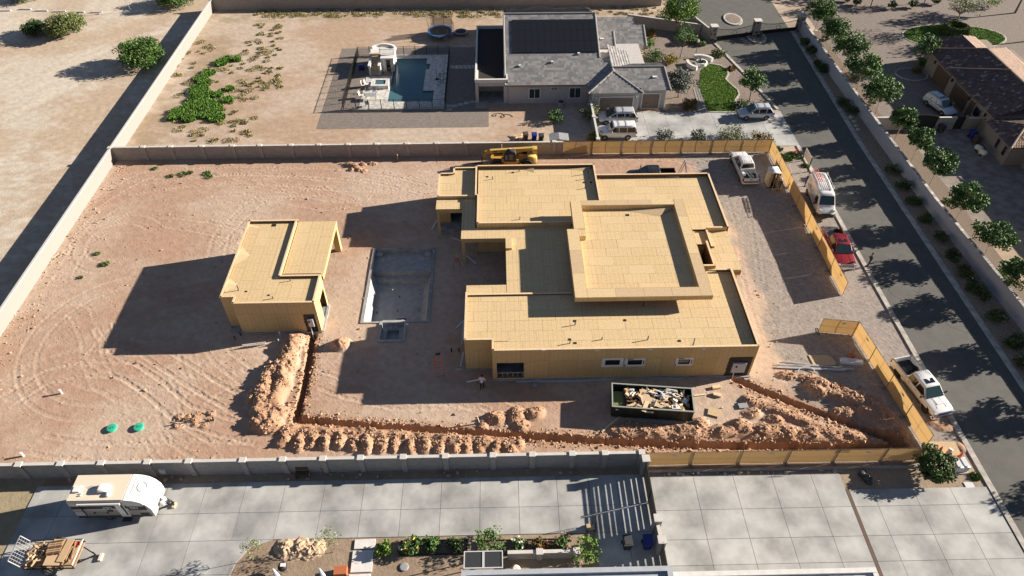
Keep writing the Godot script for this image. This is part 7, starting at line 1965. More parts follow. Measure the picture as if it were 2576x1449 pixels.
	var gb = MB.new(); gb.lathe([Vector2(0.1, 0.5), Vector2(0.3, 0.62), Vector2(0.34, 0.78), Vector2(0.28, 0.95), Vector2(0.06, 1.04)], Vector3.ZERO, 14); part(gr, "kettle", gb, M.black)
	for i in 3: bx(gr, "leg", Vector3(cos(i * 2.1) * 0.22, 0.27, sin(i * 2.1) * 0.22), Vector3(0.03, 0.54, 0.03), M.steel)
	bx(gr, "folded_cover", Vector3(0.1, 1.08, 0), Vector3(0.35, 0.06, 0.25), M.white)
	var ct = MB.new(); ct.lathe([Vector2(0.2, 0.0), Vector2(0.36, 0.25), Vector2(0.36, 0.5), Vector2(0.22, 0.62), Vector2(0.16, 0.62)], Vector3.ZERO, 16)
	one("clay_urn", ct, M.cream, "large cream clay urn in front of the planter wall", "urn", Vector3(0.75, 0, -21.9))
	for x in [2.0, 4.0]:
		var b = MB.new(); b.lathe([Vector2(0.2, 0), Vector2(0.34, 0.4), Vector2(0.36, 0.45), Vector2(0.3, 0.45)], Vector3.ZERO, 14)
		one("plant_pot", b, M.grey, "empty grey plant pot between the planter wall and parapet", "pot", Vector3(x, 0, -21.6), 0, "grey pots by the planter wall")
	# street corner: transformer, cones, plywood cover, boulder
	var tf = thing("transformer_box", "pale green grey transformer cabinet at the street corner", "transformer", Vector3(36.2, 0, -29.55), 0.05)
	bx(tf, "pad", Vector3(0, 0.05, 0), Vector3(1.3, 0.12, 1.15), M.kerb)
	var tb = MB.new(); tb.box(Vector3(0, 0.45, 0), Vector3(1.1, 0.7, 0.9)); part(tf, "cabinet", tb, M.pale_grey)
	for x in [-0.28, 0.28]:
		var lb = MB.new(); lb.grid([ring3(0.8, 0.27, 0.48, x), ring3(0.9, 0.2, 0.38, x)], true, true, true); part(tf, "lid_panel", lb, M.pale_grey)
	var pc = one("plywood_cover", flatbox(2.2, 0.02, 1.3), M.osbpale, "pale plywood sheet covering the dug hole at the street corner", "plywood", Vector3(35.9, 0.2, -31.25), -0.05)
	pc.rotation.z = 0.04
	cone(Vector3(35.35, 0.22, -31.0), "orange traffic cone on the plywood cover, nearer the tan fence"); cone(Vector3(36.75, 0.2, -30.45), "orange traffic cone on the plywood cover's corner by the transformer"); cone(Z(2 + 0.86, 0.995, 1590 / 2.502, 0) if false else Vector3(36.9, 0, -73.9), "orange traffic cone in weeds near the blank site sign")
	var pb = MB.new(); pb.tube(Vector3.ZERO, Vector3(0.25, 0.6, -0.2), 0.17, 0.17, 10)
	one("concrete_cylinder", pb, M.cream, "tan cylinder form leaning behind the transformer cabinet", "cylinder", Vector3(35.75, 0.2, -30.6))
	one("water_meter_lid", flatbox(0.7, 0.05, 0.5), M.pale_grey, "pale rectangular water meter lid in gravel by the kerb", "lid", Z(3, 3, 2020, 530) + Vector3(0, 0.03, 0), 0.05)
	for q in [[940, 430, 0.35], [985, 465, 0.42], [1005, 505, 0.28], [960, 400, 0.2]]:
		var b = MB.new(); rock(b, q[2])
		one("dark_boulder", b, M.darksteel, "blue black boulder piled on the gravel beside the slab corner", "boulder", Z(3, 3, q[0], q[1]) + Vector3(0, q[2] * 0.4, 0), q[2] * 9.0, "dark boulders by the slab corner")
func ring3(y: float, a: float, b: float, x: float) -> Array:
	return [Vector3(x + a, y, b), Vector3(x + a, y, -b), Vector3(x - a, y, -b), Vector3(x - a, y, b)]
func rock(b: MB, r: float):
	var rows = []
	for i in 4:
		var ring = []; var rad = [0.75, 1.0, 0.8, 0.3][i] * r
		for k in 6:
			var a = -TAU * k / 6.0 + rr(-0.2, 0.2)
			ring.append(Vector3(cos(a) * rad * rr(0.8, 1.2), [-0.4, 0.0, 0.4, 0.65][i] * r, sin(a) * rad * rr(0.8, 1.2)))
		rows.append(ring)
	b.grid(rows, true, true, true)
func cone(at: Vector3, label: String):
	var p = thing("traffic_cone", label, "cone", at)
	bx(p, "base", Vector3(0, 0.02, 0), Vector3(0.36, 0.04, 0.36), M.orange)
	var b = MB.new(); b.tube(Vector3(0, 0.04, 0), Vector3(0, 0.7, 0), 0.14, 0.03, 12); part(p, "body", b, M.orange)
	b = MB.new(); b.tube(Vector3(0, 0.34, 0), Vector3(0, 0.46, 0), 0.1, 0.082, 12, false); part(p, "white_band", b, M.orange)
func board(called: String, label: String, cat: String, a: Vector3, b: Vector3, w: float, t: float, m: Material, group := "") -> MeshInstance3D:
	var mb = MB.new(); var c = (a + b) * 0.5
	mb.bar(a - c, b - c, w, t)
	return one(called, mb, m, label, cat, c, 0, group)
func on_ground(p: Vector3, lift := 0.0) -> Vector3: return Vector3(p.x, maxf(ground_y(p.x, p.z), 0.0) + lift, p.z)
func build_objects():
	rng.seed = 81
	# dumpster and its load
	var dt = deg_to_rad(-6.0)
	var d = thing("dumpster", "dark green open top waste container full of building scraps", "dumpster", Vector3(12.65, 0, -35.9), dt)
	bx(d, "floor", Vector3(0, 0.2, 0), Vector3(6.6, 0.1, 2.3), M.dumpgreen)
	for s in [-1.0, 1.0]:
		bx(d, "side_wall", Vector3(0, 0.85, s * 1.17), Vector3(6.7, 1.35, 0.06), M.dumpgreen); bx(d, "end_wall", Vector3(s * 3.34, 0.85, 0), Vector3(0.06, 1.35, 2.28), M.dumpgreen)
		bx(d, "top_rail", Vector3(0, 1.54, s * 1.2), Vector3(6.85, 0.09, 0.11), M.dumprim); bx(d, "top_rail", Vector3(s * 3.37, 1.54, 0), Vector3(0.11, 0.09, 2.3), M.dumprim)
		for i in 8: bx(d, "side_rib", Vector3(-3.1 + i * 0.885, 0.85, s * 1.23), Vector3(0.09, 1.3, 0.08), M.dumpgreen)
	bx(d, "sign_plate", Vector3(-0.3, 1.2, 1.285), Vector3(0.68, 0.2, 0.012), M.white); text_on(d, "lettering", "WM", Vector3(-0.3, 1.2, 1.292), 0.2, M.black, Basis.IDENTITY)
	bx(d, "sign_plate", Vector3(-3.0, 1.25, 1.285), Vector3(0.2, 0.13, 0.012), M.white)
	for x in [-2.8, 2.8]:
		for z in [-0.8, 0.8]:
			var w = MB.new(); w.tube(Vector3(x - 0.1, 0.12, z), Vector3(x + 0.1, 0.12, z), 0.12, 0.12, 10); part(d, "roller", w, M.rubber)
	bx(d, "packed_rubble", Vector3(0.35, 0.6, 0), Vector3(5.5, 0.75, 2.2), M.brown)
	one("green_panel", flatbox(0.95, 0.03, 1.9), M.olive, "olive green sheet laid inside the waste container's end", "panel", d.transform * Vector3(-2.75, 0.95, 0.1), dt)
	var big = one("plywood_offcut", wedge_poly([Vector2(-1.2, -0.9), Vector2(-0.6, -1.0), Vector2(-0.3, -0.2), Vector2(1.5, 0.5), Vector2(0.9, 0.95), Vector2(-0.9, 0.35), Vector2(-1.1, 0.0)], 0.02), M.tan, "large cut plywood offcut on top of the container's scraps", "plywood", d.transform * Vector3(0.15, 1.33, 0.05), dt)
	big.rotation.z = -0.06
	var strip_ = board("plywood_strip", "plywood strip sticking out over the container's near side", "board", d.transform * Vector3(-0.45, 1.42, 0.35), d.transform * Vector3(-0.8, 1.45, 1.45), 0.36, 0.02, M.lumber)
	var bx2 = one("printed_carton", flatbox(0.55, 0.4, 0.4), M.white, "white printed carton near the container's corner", "carton", d.transform * Vector3(1.85, 1.25, 0.75), dt + 0.05)
	bx(bx2, "printed_picture", Vector3(-0.06, 0.205, 0), Vector3(0.2, 0.006, 0.25), M.charcoal)
	for i in 110:
		var l = rr(0.25, 0.75); var wl = rr(0.09, 0.2)
		var x = rr(-2.2, 3.1)
		var o = one("lumber_offcut", flatbox(l, rr(0.035, 0.09), wl), [M.lumber, M.lumber, M.tan, M.osb1, M.lumber, M.lumber_old][i % 6], "sawn lumber offcut lying loose in the waste container", "offcut", d.transform * Vector3(x, 1.1 + rr(0, 0.34) - absf(x) * 0.03, rr(-0.95, 0.95)), 0, "lumber offcuts in the waste container")
		o.rotation = Vector3(rr(-0.5, 0.5), rr(0, TAU), rr(-0.5, 0.5))
	for i in 22:
		var o = one("cardboard_carton", flatbox(rr(0.25, 0.5), rr(0.12, 0.3), rr(0.25, 0.4)), [M.cardboard, M.white, M.bluetrim, M.cardboard][i % 4], "crushed carton half buried among the container's scraps", "carton", d.transform * Vector3(rr(-2.2, 2.9), 1.15 + rr(0, 0.22), rr(-0.9, 0.9)), 0, "cartons in the waste container")
		o.rotation = Vector3(rr(-0.6, 0.6), rr(0, TAU), rr(-0.6, 0.6))
	for i in 26:
		var c = d.transform * Vector3(rr(-0.2, 2.3), 1.3 + rr(0, 0.2), rr(-1.0, -0.2)); var a = rr(-0.7, 0.3); var l = rr(0.3, 0.9)
		board("white_trim_scrap", "white plastic trim scrap heaped at the container's far side", "scrap", c - Vector3(cos(a), rr(-0.2, 0.2), -sin(a)) * l * 0.5, c + Vector3(cos(a), rr(-0.2, 0.2), -sin(a)) * l * 0.5, rr(0.04, 0.1), 0.015, M.white, "white trim scraps in the waste container")
	for i in 10:
		var c = d.transform * Vector3(rr(-1.9, -0.6), 1.1 + rr(0, 0.2), rr(-0.7, 0.9)); var a = rr(0, PI); var l = rr(0.5, 1.3)
		board("dark_board_scrap", "dark stained board among the scraps near the green sheet", "board", c - Vector3(cos(a), rr(-0.2, 0.2), sin(a)) * l * 0.5, c + Vector3(cos(a), rr(-0.2, 0.2), sin(a)) * l * 0.5, rr(0.1, 0.18), 0.03, M.brown, "dark boards in the waste container")
	# near the dumpster
	var L = func(x, y, h): return on_ground(Z(2, 2, x, y), h)
	board("loose_board", "long pale board lying in the shadow before the waste container", "board", L.call(915, 1435, 0.06), L.call(1095, 1285, 0.06), 0.16, 0.05, M.lumber)
	board("loose_board", "pale board on the ground at the container's right end", "board", L.call(1828, 1085, 0.06), L.call(1945, 1072, 0.06), 0.14, 0.06, M.lumber)
	for q in [[2010, 1010, 2090, 998, "beside the trench"], [2020, 1070, 2100, 1090, "farther from the trench"]]:
		var a = L.call(q[0], q[1], 0.12); var b = L.call(q[2], q[3], 0.12)
		board("timber_block", "short thick timber block on the dirt %s" % q[4], "timber", a, b, 0.32, 0.2, M.lumber)
	one("plywood_scrap", flatbox(1.1, 0.02, 0.8), M.osbpale, "pale plywood scrap lying on the dug earth", "plywood", L.call(2035, 1255, 0.12), -0.35)
	one("grey_panel_scrap", flatbox(0.8, 0.06, 0.5), M.grey, "grey flat panel lying on the dug earth by the trench", "panel", L.call(2320, 1190, 0.15), 0.1)
	one("angular_rock", rockmb(0.3), M.grey0, "single grey rock in the house's shade beyond the container", "rock", L.call(228, 978, 0.08))
	# trim lengths along the house
	for q in [[45, 937, 690, 932, 0.16, "left half"], [690, 930, 1025, 912, 0.13, "middle"], [1370, 903, 1710, 910, 0.1, "behind the waste container"], [1885, 886, 2145, 886, 0.12, "near the electric panel"]]:
		board("metal_trim_length", "pale blue metal trim length lying along the south wall, %s" % q[5], "trim", Z(2, 2, q[0], q[1], 0.06), Z(2, 2, q[2], q[3], 0.06), q[4], 0.06, M.bluetrim)
	board("pvc_pipe_length", "grey plastic pipe along the wall foot beneath the electric panel", "pipe", Z(2, 2, 2245, 893, 0.08), Z(2, 2, 2400, 884, 0.08), 0.1, 0.1, M.pale_grey)
	for q in [[2005, 405, 2092, 322, "leaning away from"], [2068, 560, 2088, 330, "standing tight against"], [2055, 790, 2085, 640, "lying at the foot of"]]:
		board("white_trim_board", "white trim board %s the house's west wall" % q[4], "board", Z(1, 2, q[0], q[1], 0.05), Z(1, 2, q[2], q[3], 0.9 if q[2] < 2090 else 0.6), 0.14, 0.04, M.bluetrim)
	board("white_trim_board", "short white trim board on the dirt near the pale plate", "board", Z(1, 2, 2015, 817, 0.04), Z(1, 2, 2065, 815, 0.04), 0.14, 0.05, M.bluetrim)
	board("white_trim_board", "white trim board lying along the recessed wall foot", "board", Z(1, 2, 2108, 808, 0.06), Z(1, 2, 2370, 812, 0.06), 0.1, 0.06, M.white)
	for q in [[1765, 860, 1838, 735, "by the north west doorway"], [2118, 1120, 2212, 1200, "in the patio shade near the tripod"], [1972, 942, 2060, 972, "below the patio canopy"]]:
		board("white_trim_board", "white trim board lying on the dirt %s" % q[4], "board", Z(1, 1, q[0], q[1], 0.04), Z(1, 1, q[2], q[3], 0.04), 0.14, 0.04, M.white)
	# step ladder
	var sl = thing("step_ladder", "tall orange fibreglass step ladder standing open on the dirt", "ladder", Vector3(-5.55, 0, -40.3), deg_to_rad(12))
	for s in [-1.0, 1.0]:
		var r = MB.new(); r.bar(Vector3(s * 0.33, 0, 0.65), Vector3(s * 0.2, 2.4, 0), 0.04, 0.08); part(sl, "front_rail", r, M.orange)
		r = MB.new(); r.bar(Vector3(s * 0.33, 0, -0.6), Vector3(s * 0.2, 2.38, -0.05), 0.035, 0.06); part(sl, "rear_rail", r, M.orange)
	for i in 7:
		var t = (i + 1) / 8.0
		bx(sl, "step", Vector3(0, 2.4 * t, 0.65 * (1 - t)), Vector3(lerpf(0.64, 0.4, t), 0.03, 0.1), M.steel)
	bx(sl, "top_cap", Vector3(0, 2.43, -0.02), Vector3(0.44, 0.07, 0.24), M.charcoal)
	# tripod level
	var tp = thing("survey_tripod", "yellow laser level on a red tripod beside the empty pool", "tripod", Vector3(-4.45, 0, -54.2))
	for i in 3:
		var a = i * TAU / 3.0 + 0.5
		var r = MB.new(); r.bar(Vector3(cos(a) * 0.5, 0, sin(a) * 0.5), Vector3(cos(a) * 0.06, 1.35, sin(a) * 0.06), 0.05, 0.05); part(tp, "leg", r, M.red)
	bx(tp, "level", Vector3(0, 1.48, 0), Vector3(0.26, 0.26, 0.26), M.yellow)
	# white tubular rack and pipes by the casita
	var rk = thing("tube_rack", "white tubular gate frame lying beside the guest house trench", "frame", Z(0, 2, 2560, 580), 0.15)
	for k in 2:
		var r = MB.new(); r.tube(Vector3(-1.0, 0.1 + k * 0.35, k * 0.1), Vector3(1.1, 0.1 + k * 0.35, k * 0.1), 0.035, 0.035, 6); part(rk, "rail", r, M.white)
	for i in 13:
		var r = MB.new(); r.tube(Vector3(-0.95 + i * 0.165, 0.1, 0), Vector3(-0.95 + i * 0.165, 0.45, 0.1), 0.022, 0.022, 6); part(rk, "bar", r, M.white)
	for q in [[235, 560, 0.6, "with the taller neighbour"], [255, 510, 0.9, "tallest beside the guest house"]]:
		pipe("white plastic pipe stub by the guest house wall, %s" % q[3], Z(1, 2, q[0], q[1]), q[2], M.pale_grey, 0.045)
	for q in [[2365, 515, "nearest the guest house corner"], [2420, 475, "against the guest house wall"]]: pipe("black pipe stub %s" % q[2], Z(0, 2, q[0], q[1]), 0.4, M.black, 0.05)
	for q in [[1965, 640, "west"], [2040, 640, "east"]]: pipe("black pipe stub near the recessed wall, the %s of two" % q[2], Z(1, 2, q[0], q[1]), 0.45, M.black, 0.06)
	pipe("white clean-out pipe alone on the red dirt", Z(0, 2, 622, 1060), 0.5, M.white, 0.09)
	pipe("white clean-out pipe with a green cap near the grey wall", Z(0, 3, 235, 240), 0.45, M.white, 0.09)
	for q in [[1945, 1310, "tallest of three"], [1870, 1350, "middle of three"], [2150, 1330, "shortest of three"]]: pipe("black pipe stub in churned dirt, %s" % q[2], on_ground(Z(0, 2, q[0], q[1])), 0.55 if q[0] < 2000 else 0.4, M.black, 0.05)
	pipe("wooden survey stake by the brown block wall", Z(1, 1, 1425, 160), 0.8, M.lumber, 0.04)
	board("wooden_stake_plank", "upright wooden plank marking the dirt near the south trench", "plank", Z(1, 2, 2250, 1360, 0.0), Z(1, 2, 2240, 1360, 0) + Vector3(-0.1, 0.9, -0.1), 0.12, 0.03, M.lumber)
	for q in [[1130, 1415, "west"], [1400, 1405, "east"]]:
		var g = thing("septic_lid", "round teal green septic riser lid, the %s of two" % q[2], "lid", Z(0, 2, q[0], q[1]))
		var b = MB.new(); b.lathe([Vector2(0.36, 0), Vector2(0.36, 0.14)], Vector3.ZERO, 20); part(g, "riser", b, M.teal)
		b = MB.new(); b.lathe([Vector2(0.42, 0.14), Vector2(0.42, 0.18), Vector2(0.36, 0.21), Vector2(0.04, 0.22)], Vector3.ZERO, 20); part(g, "cover", b, M.teal)
		b = MB.new()
		for k in 4: b.box(Vector3(-0.15 + k * 0.1, 0.222, rr(-0.08, 0.08)), Vector3(0.03, 0.006, 0.16), Basis(Vector3.UP, rr(-0.6, 0.6)))
		part(g, "black_marker_writing", b, M.black)
	# gravel apron things
	var A = func(x, y, h): return on_ground(Z(3, 2, x, y), h)
	for q in [[75, 795, 790, 825, 0.09], [80, 772, 700, 800, 0.07], [150, 742, 860, 825, 0.07], [85, 805, 770, 835, 0.08]]:
		var b = MB.new(); var a = A.call(q[0], q[1], 0.1); var e = A.call(q[2], q[3], 0.1); var c = (a + e) * 0.5
		b.tube(a - c, e - c, q[4] * 0.6, q[4] * 0.6, 8)
		one("conduit_length", b, M.pale_grey, "long grey plastic conduit in the bundle on the gravel", "pipe", c, 0, "conduit lengths on the gravel")
	var ar = MB.new(); var pts = []
	for i in 9: pts.append(Vector3(cos(PI * i / 8.0) * 0.75, 0.05 + sin(PI * i / 8.0) * 0.15, -sin(PI * i / 8.0) * 0.5))
	ar.path(pts, 0.04, 6); one("curved_conduit", ar, M.pale_grey, "curved grey conduit elbow beside the conduit bundle", "pipe", A.call(385, 850, 0.05))
	one("plywood_sheet", wedge_poly([Vector2(-1.2, -0.6), Vector2(-1.1, 0.55), Vector2(0.7, 0.7), Vector2(1.1, 0.4), Vector2(0.9, -0.2), Vector2(0.6, -0.55)], 0.02), M.osbpale, "pale plywood sheet with a cut corner on the gravel", "plywood", A.call(555, 725, 0.05), 0.0)
	var bg = thing("wrapped_bundle", "white plastic wrapped bundle lying on the gravel by the fence", "bundle", A.call(835, 745, 0.0), -0.15)
	var bb = MB.new(); bb.grid([[Vector3(-1.0, 0, 0.35), Vector3(1.0, 0, 0.3), Vector3(1.05, 0, -0.3), Vector3(-0.95, 0, -0.35)], [Vector3(-0.95, 0.22, 0.3), Vector3(0.95, 0.26, 0.25), Vector3(0.98, 0.2, -0.25), Vector3(-0.85, 0.25, -0.3)]], true, true, true); part(bg, "sack", bb, M.plastic)
	bx(bg, "printed_band", Vector3(0.0, 0.255, 0.0), Vector3(0.7, 0.012, 0.34), M.bluetrim)
	one("brown_carton", flatbox(0.4, 0.28, 0.35), M.clay, "small rust brown carton behind the wrapped bundle", "carton", A.call(838, 685, 0.14), 0.1)
	# sign, toilet
	var sg = thing("site_sign", "blank white site sign board on two dark posts", "sign", Vector3(37.2, 0, -71.15))
	for z in [-1.15, 1.15]: bx(sg, "post", Vector3(0, 1.0, z), Vector3(0.1, 2.0, 0.1), M.bronze)
	bx(sg, "board", Vector3(0.03, 1.4, 0), Vector3(0.03, 1.15, 2.2), M.white)
	var pt = thing("portable_toilet", "tan portable toilet with white roof and its door open", "portable toilet", Vector3(31.95, 0, -67.5), 0.05)
	for q in [[-0.52, 0, 0.06, 1.1], [0.52, 0, 0.06, 1.1]]: bx(pt, "side_wall", Vector3(q[0], 1.05, q[1]), Vector3(q[2], 2.1, q[3]), M.tan)
	bx(pt, "back_wall", Vector3(0, 1.05, -0.52), Vector3(1.0, 2.1, 0.06), M.tan); bx(pt, "front_frame", Vector3(-0.36, 1.05, 0.52), Vector3(0.3, 2.1, 0.06), M.tan); bx(pt, "front_frame", Vector3(0.44, 1.05, 0.52), Vector3(0.12, 2.1, 0.06), M.tan)
	bx(pt, "door", Vector3(-0.05, 1.0, 0.86), Vector3(0.05, 1.9, 0.7), M.tan, -0.5)
	bx(pt, "skid_base", Vector3(0, 0.06, 0), Vector3(1.15, 0.12, 1.15), M.charcoal)
	var rf = MB.new(); rf.grid([[Vector3(0.6, 2.1, 0.62), Vector3(0.6, 2.1, -0.62), Vector3(-0.6, 2.1, -0.62), Vector3(-0.6, 2.1, 0.62)], [Vector3(0.55, 2.2, 0.55), Vector3(0.55, 2.2, -0.55), Vector3(-0.55, 2.2, -0.55), Vector3(-0.55, 2.2, 0.55)], [Vector3(0.2, 2.32, 0.45), Vector3(0.2, 2.32, -0.45), Vector3(-0.2, 2.32, -0.45), Vector3(-0.2, 2.32, 0.45)]], true, true, true); part(pt, "roof", rf, M.white)
	var vp = MB.new(); vp.tube(Vector3(-0.3, 2.2, -0.4), Vector3(-0.3, 2.42, -0.4), 0.06, 0.06, 8); part(pt, "vent_pipe", vp, M.charcoal)
	# ladders: in the white work pickup, against the fence, and beyond the black pickup
	var l1 = thing("aluminium_ladder", "short aluminium ladder in the white work pickup's bed", "ladder", Vector3(29.45, 1.0, -68.4), 0.25)
	ladder_mesh(l1, 1.6, 0.4, M.steel, M.steel, 5)
	var l2 = thing("aluminium_ladder", "aluminium ladder leaning on the tan fence near the white work pickup", "ladder", Vector3(28.9, 0.25, -74.0), PI / 2)
	ladder_mesh(l2, 2.0, 0.4, M.steel, M.steel, 6)
	l2.rotation.x = 0.0; l2.rotation.z = -1.1
	var l3 = thing("step_ladder", "grey step ladder standing behind the black pickup", "ladder", Vector3(21.9, 0, -69.4), PI / 2)
	for s in [-1.0, 1.0]:
		var r = MB.new(); r.bar(Vector3(s * 0.3, 0, 0.55), Vector3(s * 0.2, 2.2, 0), 0.06, 0.06); r.bar(Vector3(s * 0.3, 0, -0.55), Vector3(s * 0.2, 2.2, 0), 0.05, 0.05); part(l3, "rail", r, M.grey)
	for i in 6: bx(l3, "step", Vector3(0, 0.35 * (i + 1), 0.55 * (1 - (i + 1) / 6.6)), Vector3(0.5, 0.03, 0.08), M.grey)
	# bins, firewood and shed roof of the north neighbour by the wall
	bin_cart("brown wheeled bin beside the scrap wood behind the block wall", Z(2, 0, 135, 1410), 0.1, M.bronze)
	bin_cart("blue wheeled bin behind the brown block wall", Z(2, 0, 222, 1415), 0.0, M.blue)
	bin_cart("low charcoal bin beside the small shed roof", Z(2, 0, 292, 1425), 0.0, M.charcoal)
	for i in 12:
		var c = Z(2, 0, rr(15, 120), rr(1340, 1400), 0.2)
		var a = rr(0, PI)
		board("scrap_timber", "scrap timber piece piled beside the brown wheeled bin", "timber", c - Vector3(cos(a), 0, sin(a)) * 0.5, c + Vector3(cos(a), 0.1, sin(a)) * 0.5, 0.12, 0.06, M.lumber, "scrap timber by the bins")
	var sh = thing("garden_shed", "low shed with ribbed grey roof behind the block wall", "shed", Vector3(7.6, 0, -76.4))
	bx(sh, "body", Vector3(0, 0.6, 0), Vector3(2.2, 1.2, 1.3), M.cream)
	for s in [-1.0, 1.0]:
		var r = bx(sh, "roof_panel", Vector3(s * 0.6, 1.3, 0), Vector3(1.25, 0.05, 1.6), M.grey); r.rotation.z = -s * 0.16
		for k in 7: bx(r, "roof_rib", Vector3(0, 0.04, -0.7 + k * 0.23), Vector3(1.2, 0.03, 0.03), M.pale_grey)
	# west lot: wheel stops and pole
	for q in [[50, 112], [255, 97], [420, 112], [600, 120], [970, 128], [1450, 127], [1635, 115], [790, 124]]:
		one("concrete_wheel_stop", flatbox(2.0, 0.18, 0.22), M.cap, "pale concrete parking stop in the row across the desert lot", "parking stop", Z(0, 0, q[0], q[1]) + Vector3(0, 0.09, 0), rr(-0.05, 0.05), "parking stops on the desert lot")
	one("concrete_wheel_stop", flatbox(2.0, 0.18, 0.22), M.cap, "concrete parking stop knocked askew out of the desert lot's row", "parking stop", Z(0, 0, 1050, 132) + Vector3(0, 0.09, 0), 0.5)
	var pm = MB.new(); pm.bar(Vector3.ZERO, Vector3(-0.6, 2.9, -0.3), 0.07, 0.07); one("leaning_pole", pm, M.grey, "thin grey pole leaning beside the parking stops", "pole", Z(0, 0, 1325, 122))
	# north garden furniture
	var pl = thing("round_planter", "round white stucco planter between two curved garden benches", "planter", Z(2, 0, 1897, 650))
	var b4 = MB.new(); b4.lathe([Vector2(0.85, 0), Vector2(0.9, 0.5), Vector2(0.72, 0.5), Vector2(0.7, 0.4), Vector2(0.05, 0.4)], Vector3.ZERO, 20); part(pl, "bowl", b4, M.stucco_trim)
	for q in [[0.4, 1.9, "facing the driveway lawn", 2.0], [2.9, 4.2, "nearest the sage tree", 2.0]]:
		var bm = MB.new(); var c = pl.position
		for i in 8:
			var a0 = -lerpf(q[0], q[1], i / 8.0); var a1 = -lerpf(q[0], q[1], (i + 1) / 8.0)
			bm.bar(Vector3(cos(a0) * 2.0, 0.3, sin(a0) * 2.0), Vector3(cos(a1) * 2.0, 0.3, sin(a1) * 2.0), 0.42, 0.6)
		one("curved_bench", bm, M.stucco_trim, "curved white stucco garden bench %s" % q[2], "bench", c)
	var lp = thing("garden_lamp", "dark garden lamp post beside the curved bench", "lamp post", Z(2, 0, 1843, 568))
	b4 = MB.new(); b4.tube(Vector3.ZERO, Vector3(0, 2.2, 0), 0.04, 0.035, 8); part(lp, "post", b4, M.charcoal)
	b4 = MB.new(); b4.lathe([Vector2(0.08, 2.2), Vector2(0.16, 2.3), Vector2(0.16, 2.55), Vector2(0.04, 2.7)], Vector3.ZERO, 8); part(lp, "lantern", b4, M.cream)
	var hose = MB.new(); var hp = []
	for i in 22: hp.append(Z(1, 0, 2380 + i * 8, 1150) + Vector3(cos(i * 0.6) * 0.5, 0.05, sin(i * 0.6) * 0.5 + i * 0.03))
	hose.path(hp, 0.03, 5); one("garden_hose", hose, M.black, "black garden hose coiled on the soil by the patio", "hose", Vector3.ZERO)
func pipe(label: String, at: Vector3, h: float, m: Material, r: float):
	var b = MB.new(); b.tube(Vector3(0, -0.05, 0), Vector3(0.02, h, 0), r, r, 10); b.tube(Vector3(0.02, h, 0), Vector3(0.02, h + 0.05, 0), r * 1.2, r * 1.2, 10)
	one("pipe_stub", b, m, label, "pipe", at)
func rockmb(r: float) -> MB:
	var b = MB.new(); rock(b, r)
	return b
func wedge_poly(poly: Array, t: float) -> MB:
	var b = MB.new(); b.prism(poly, 0, t)
	return b
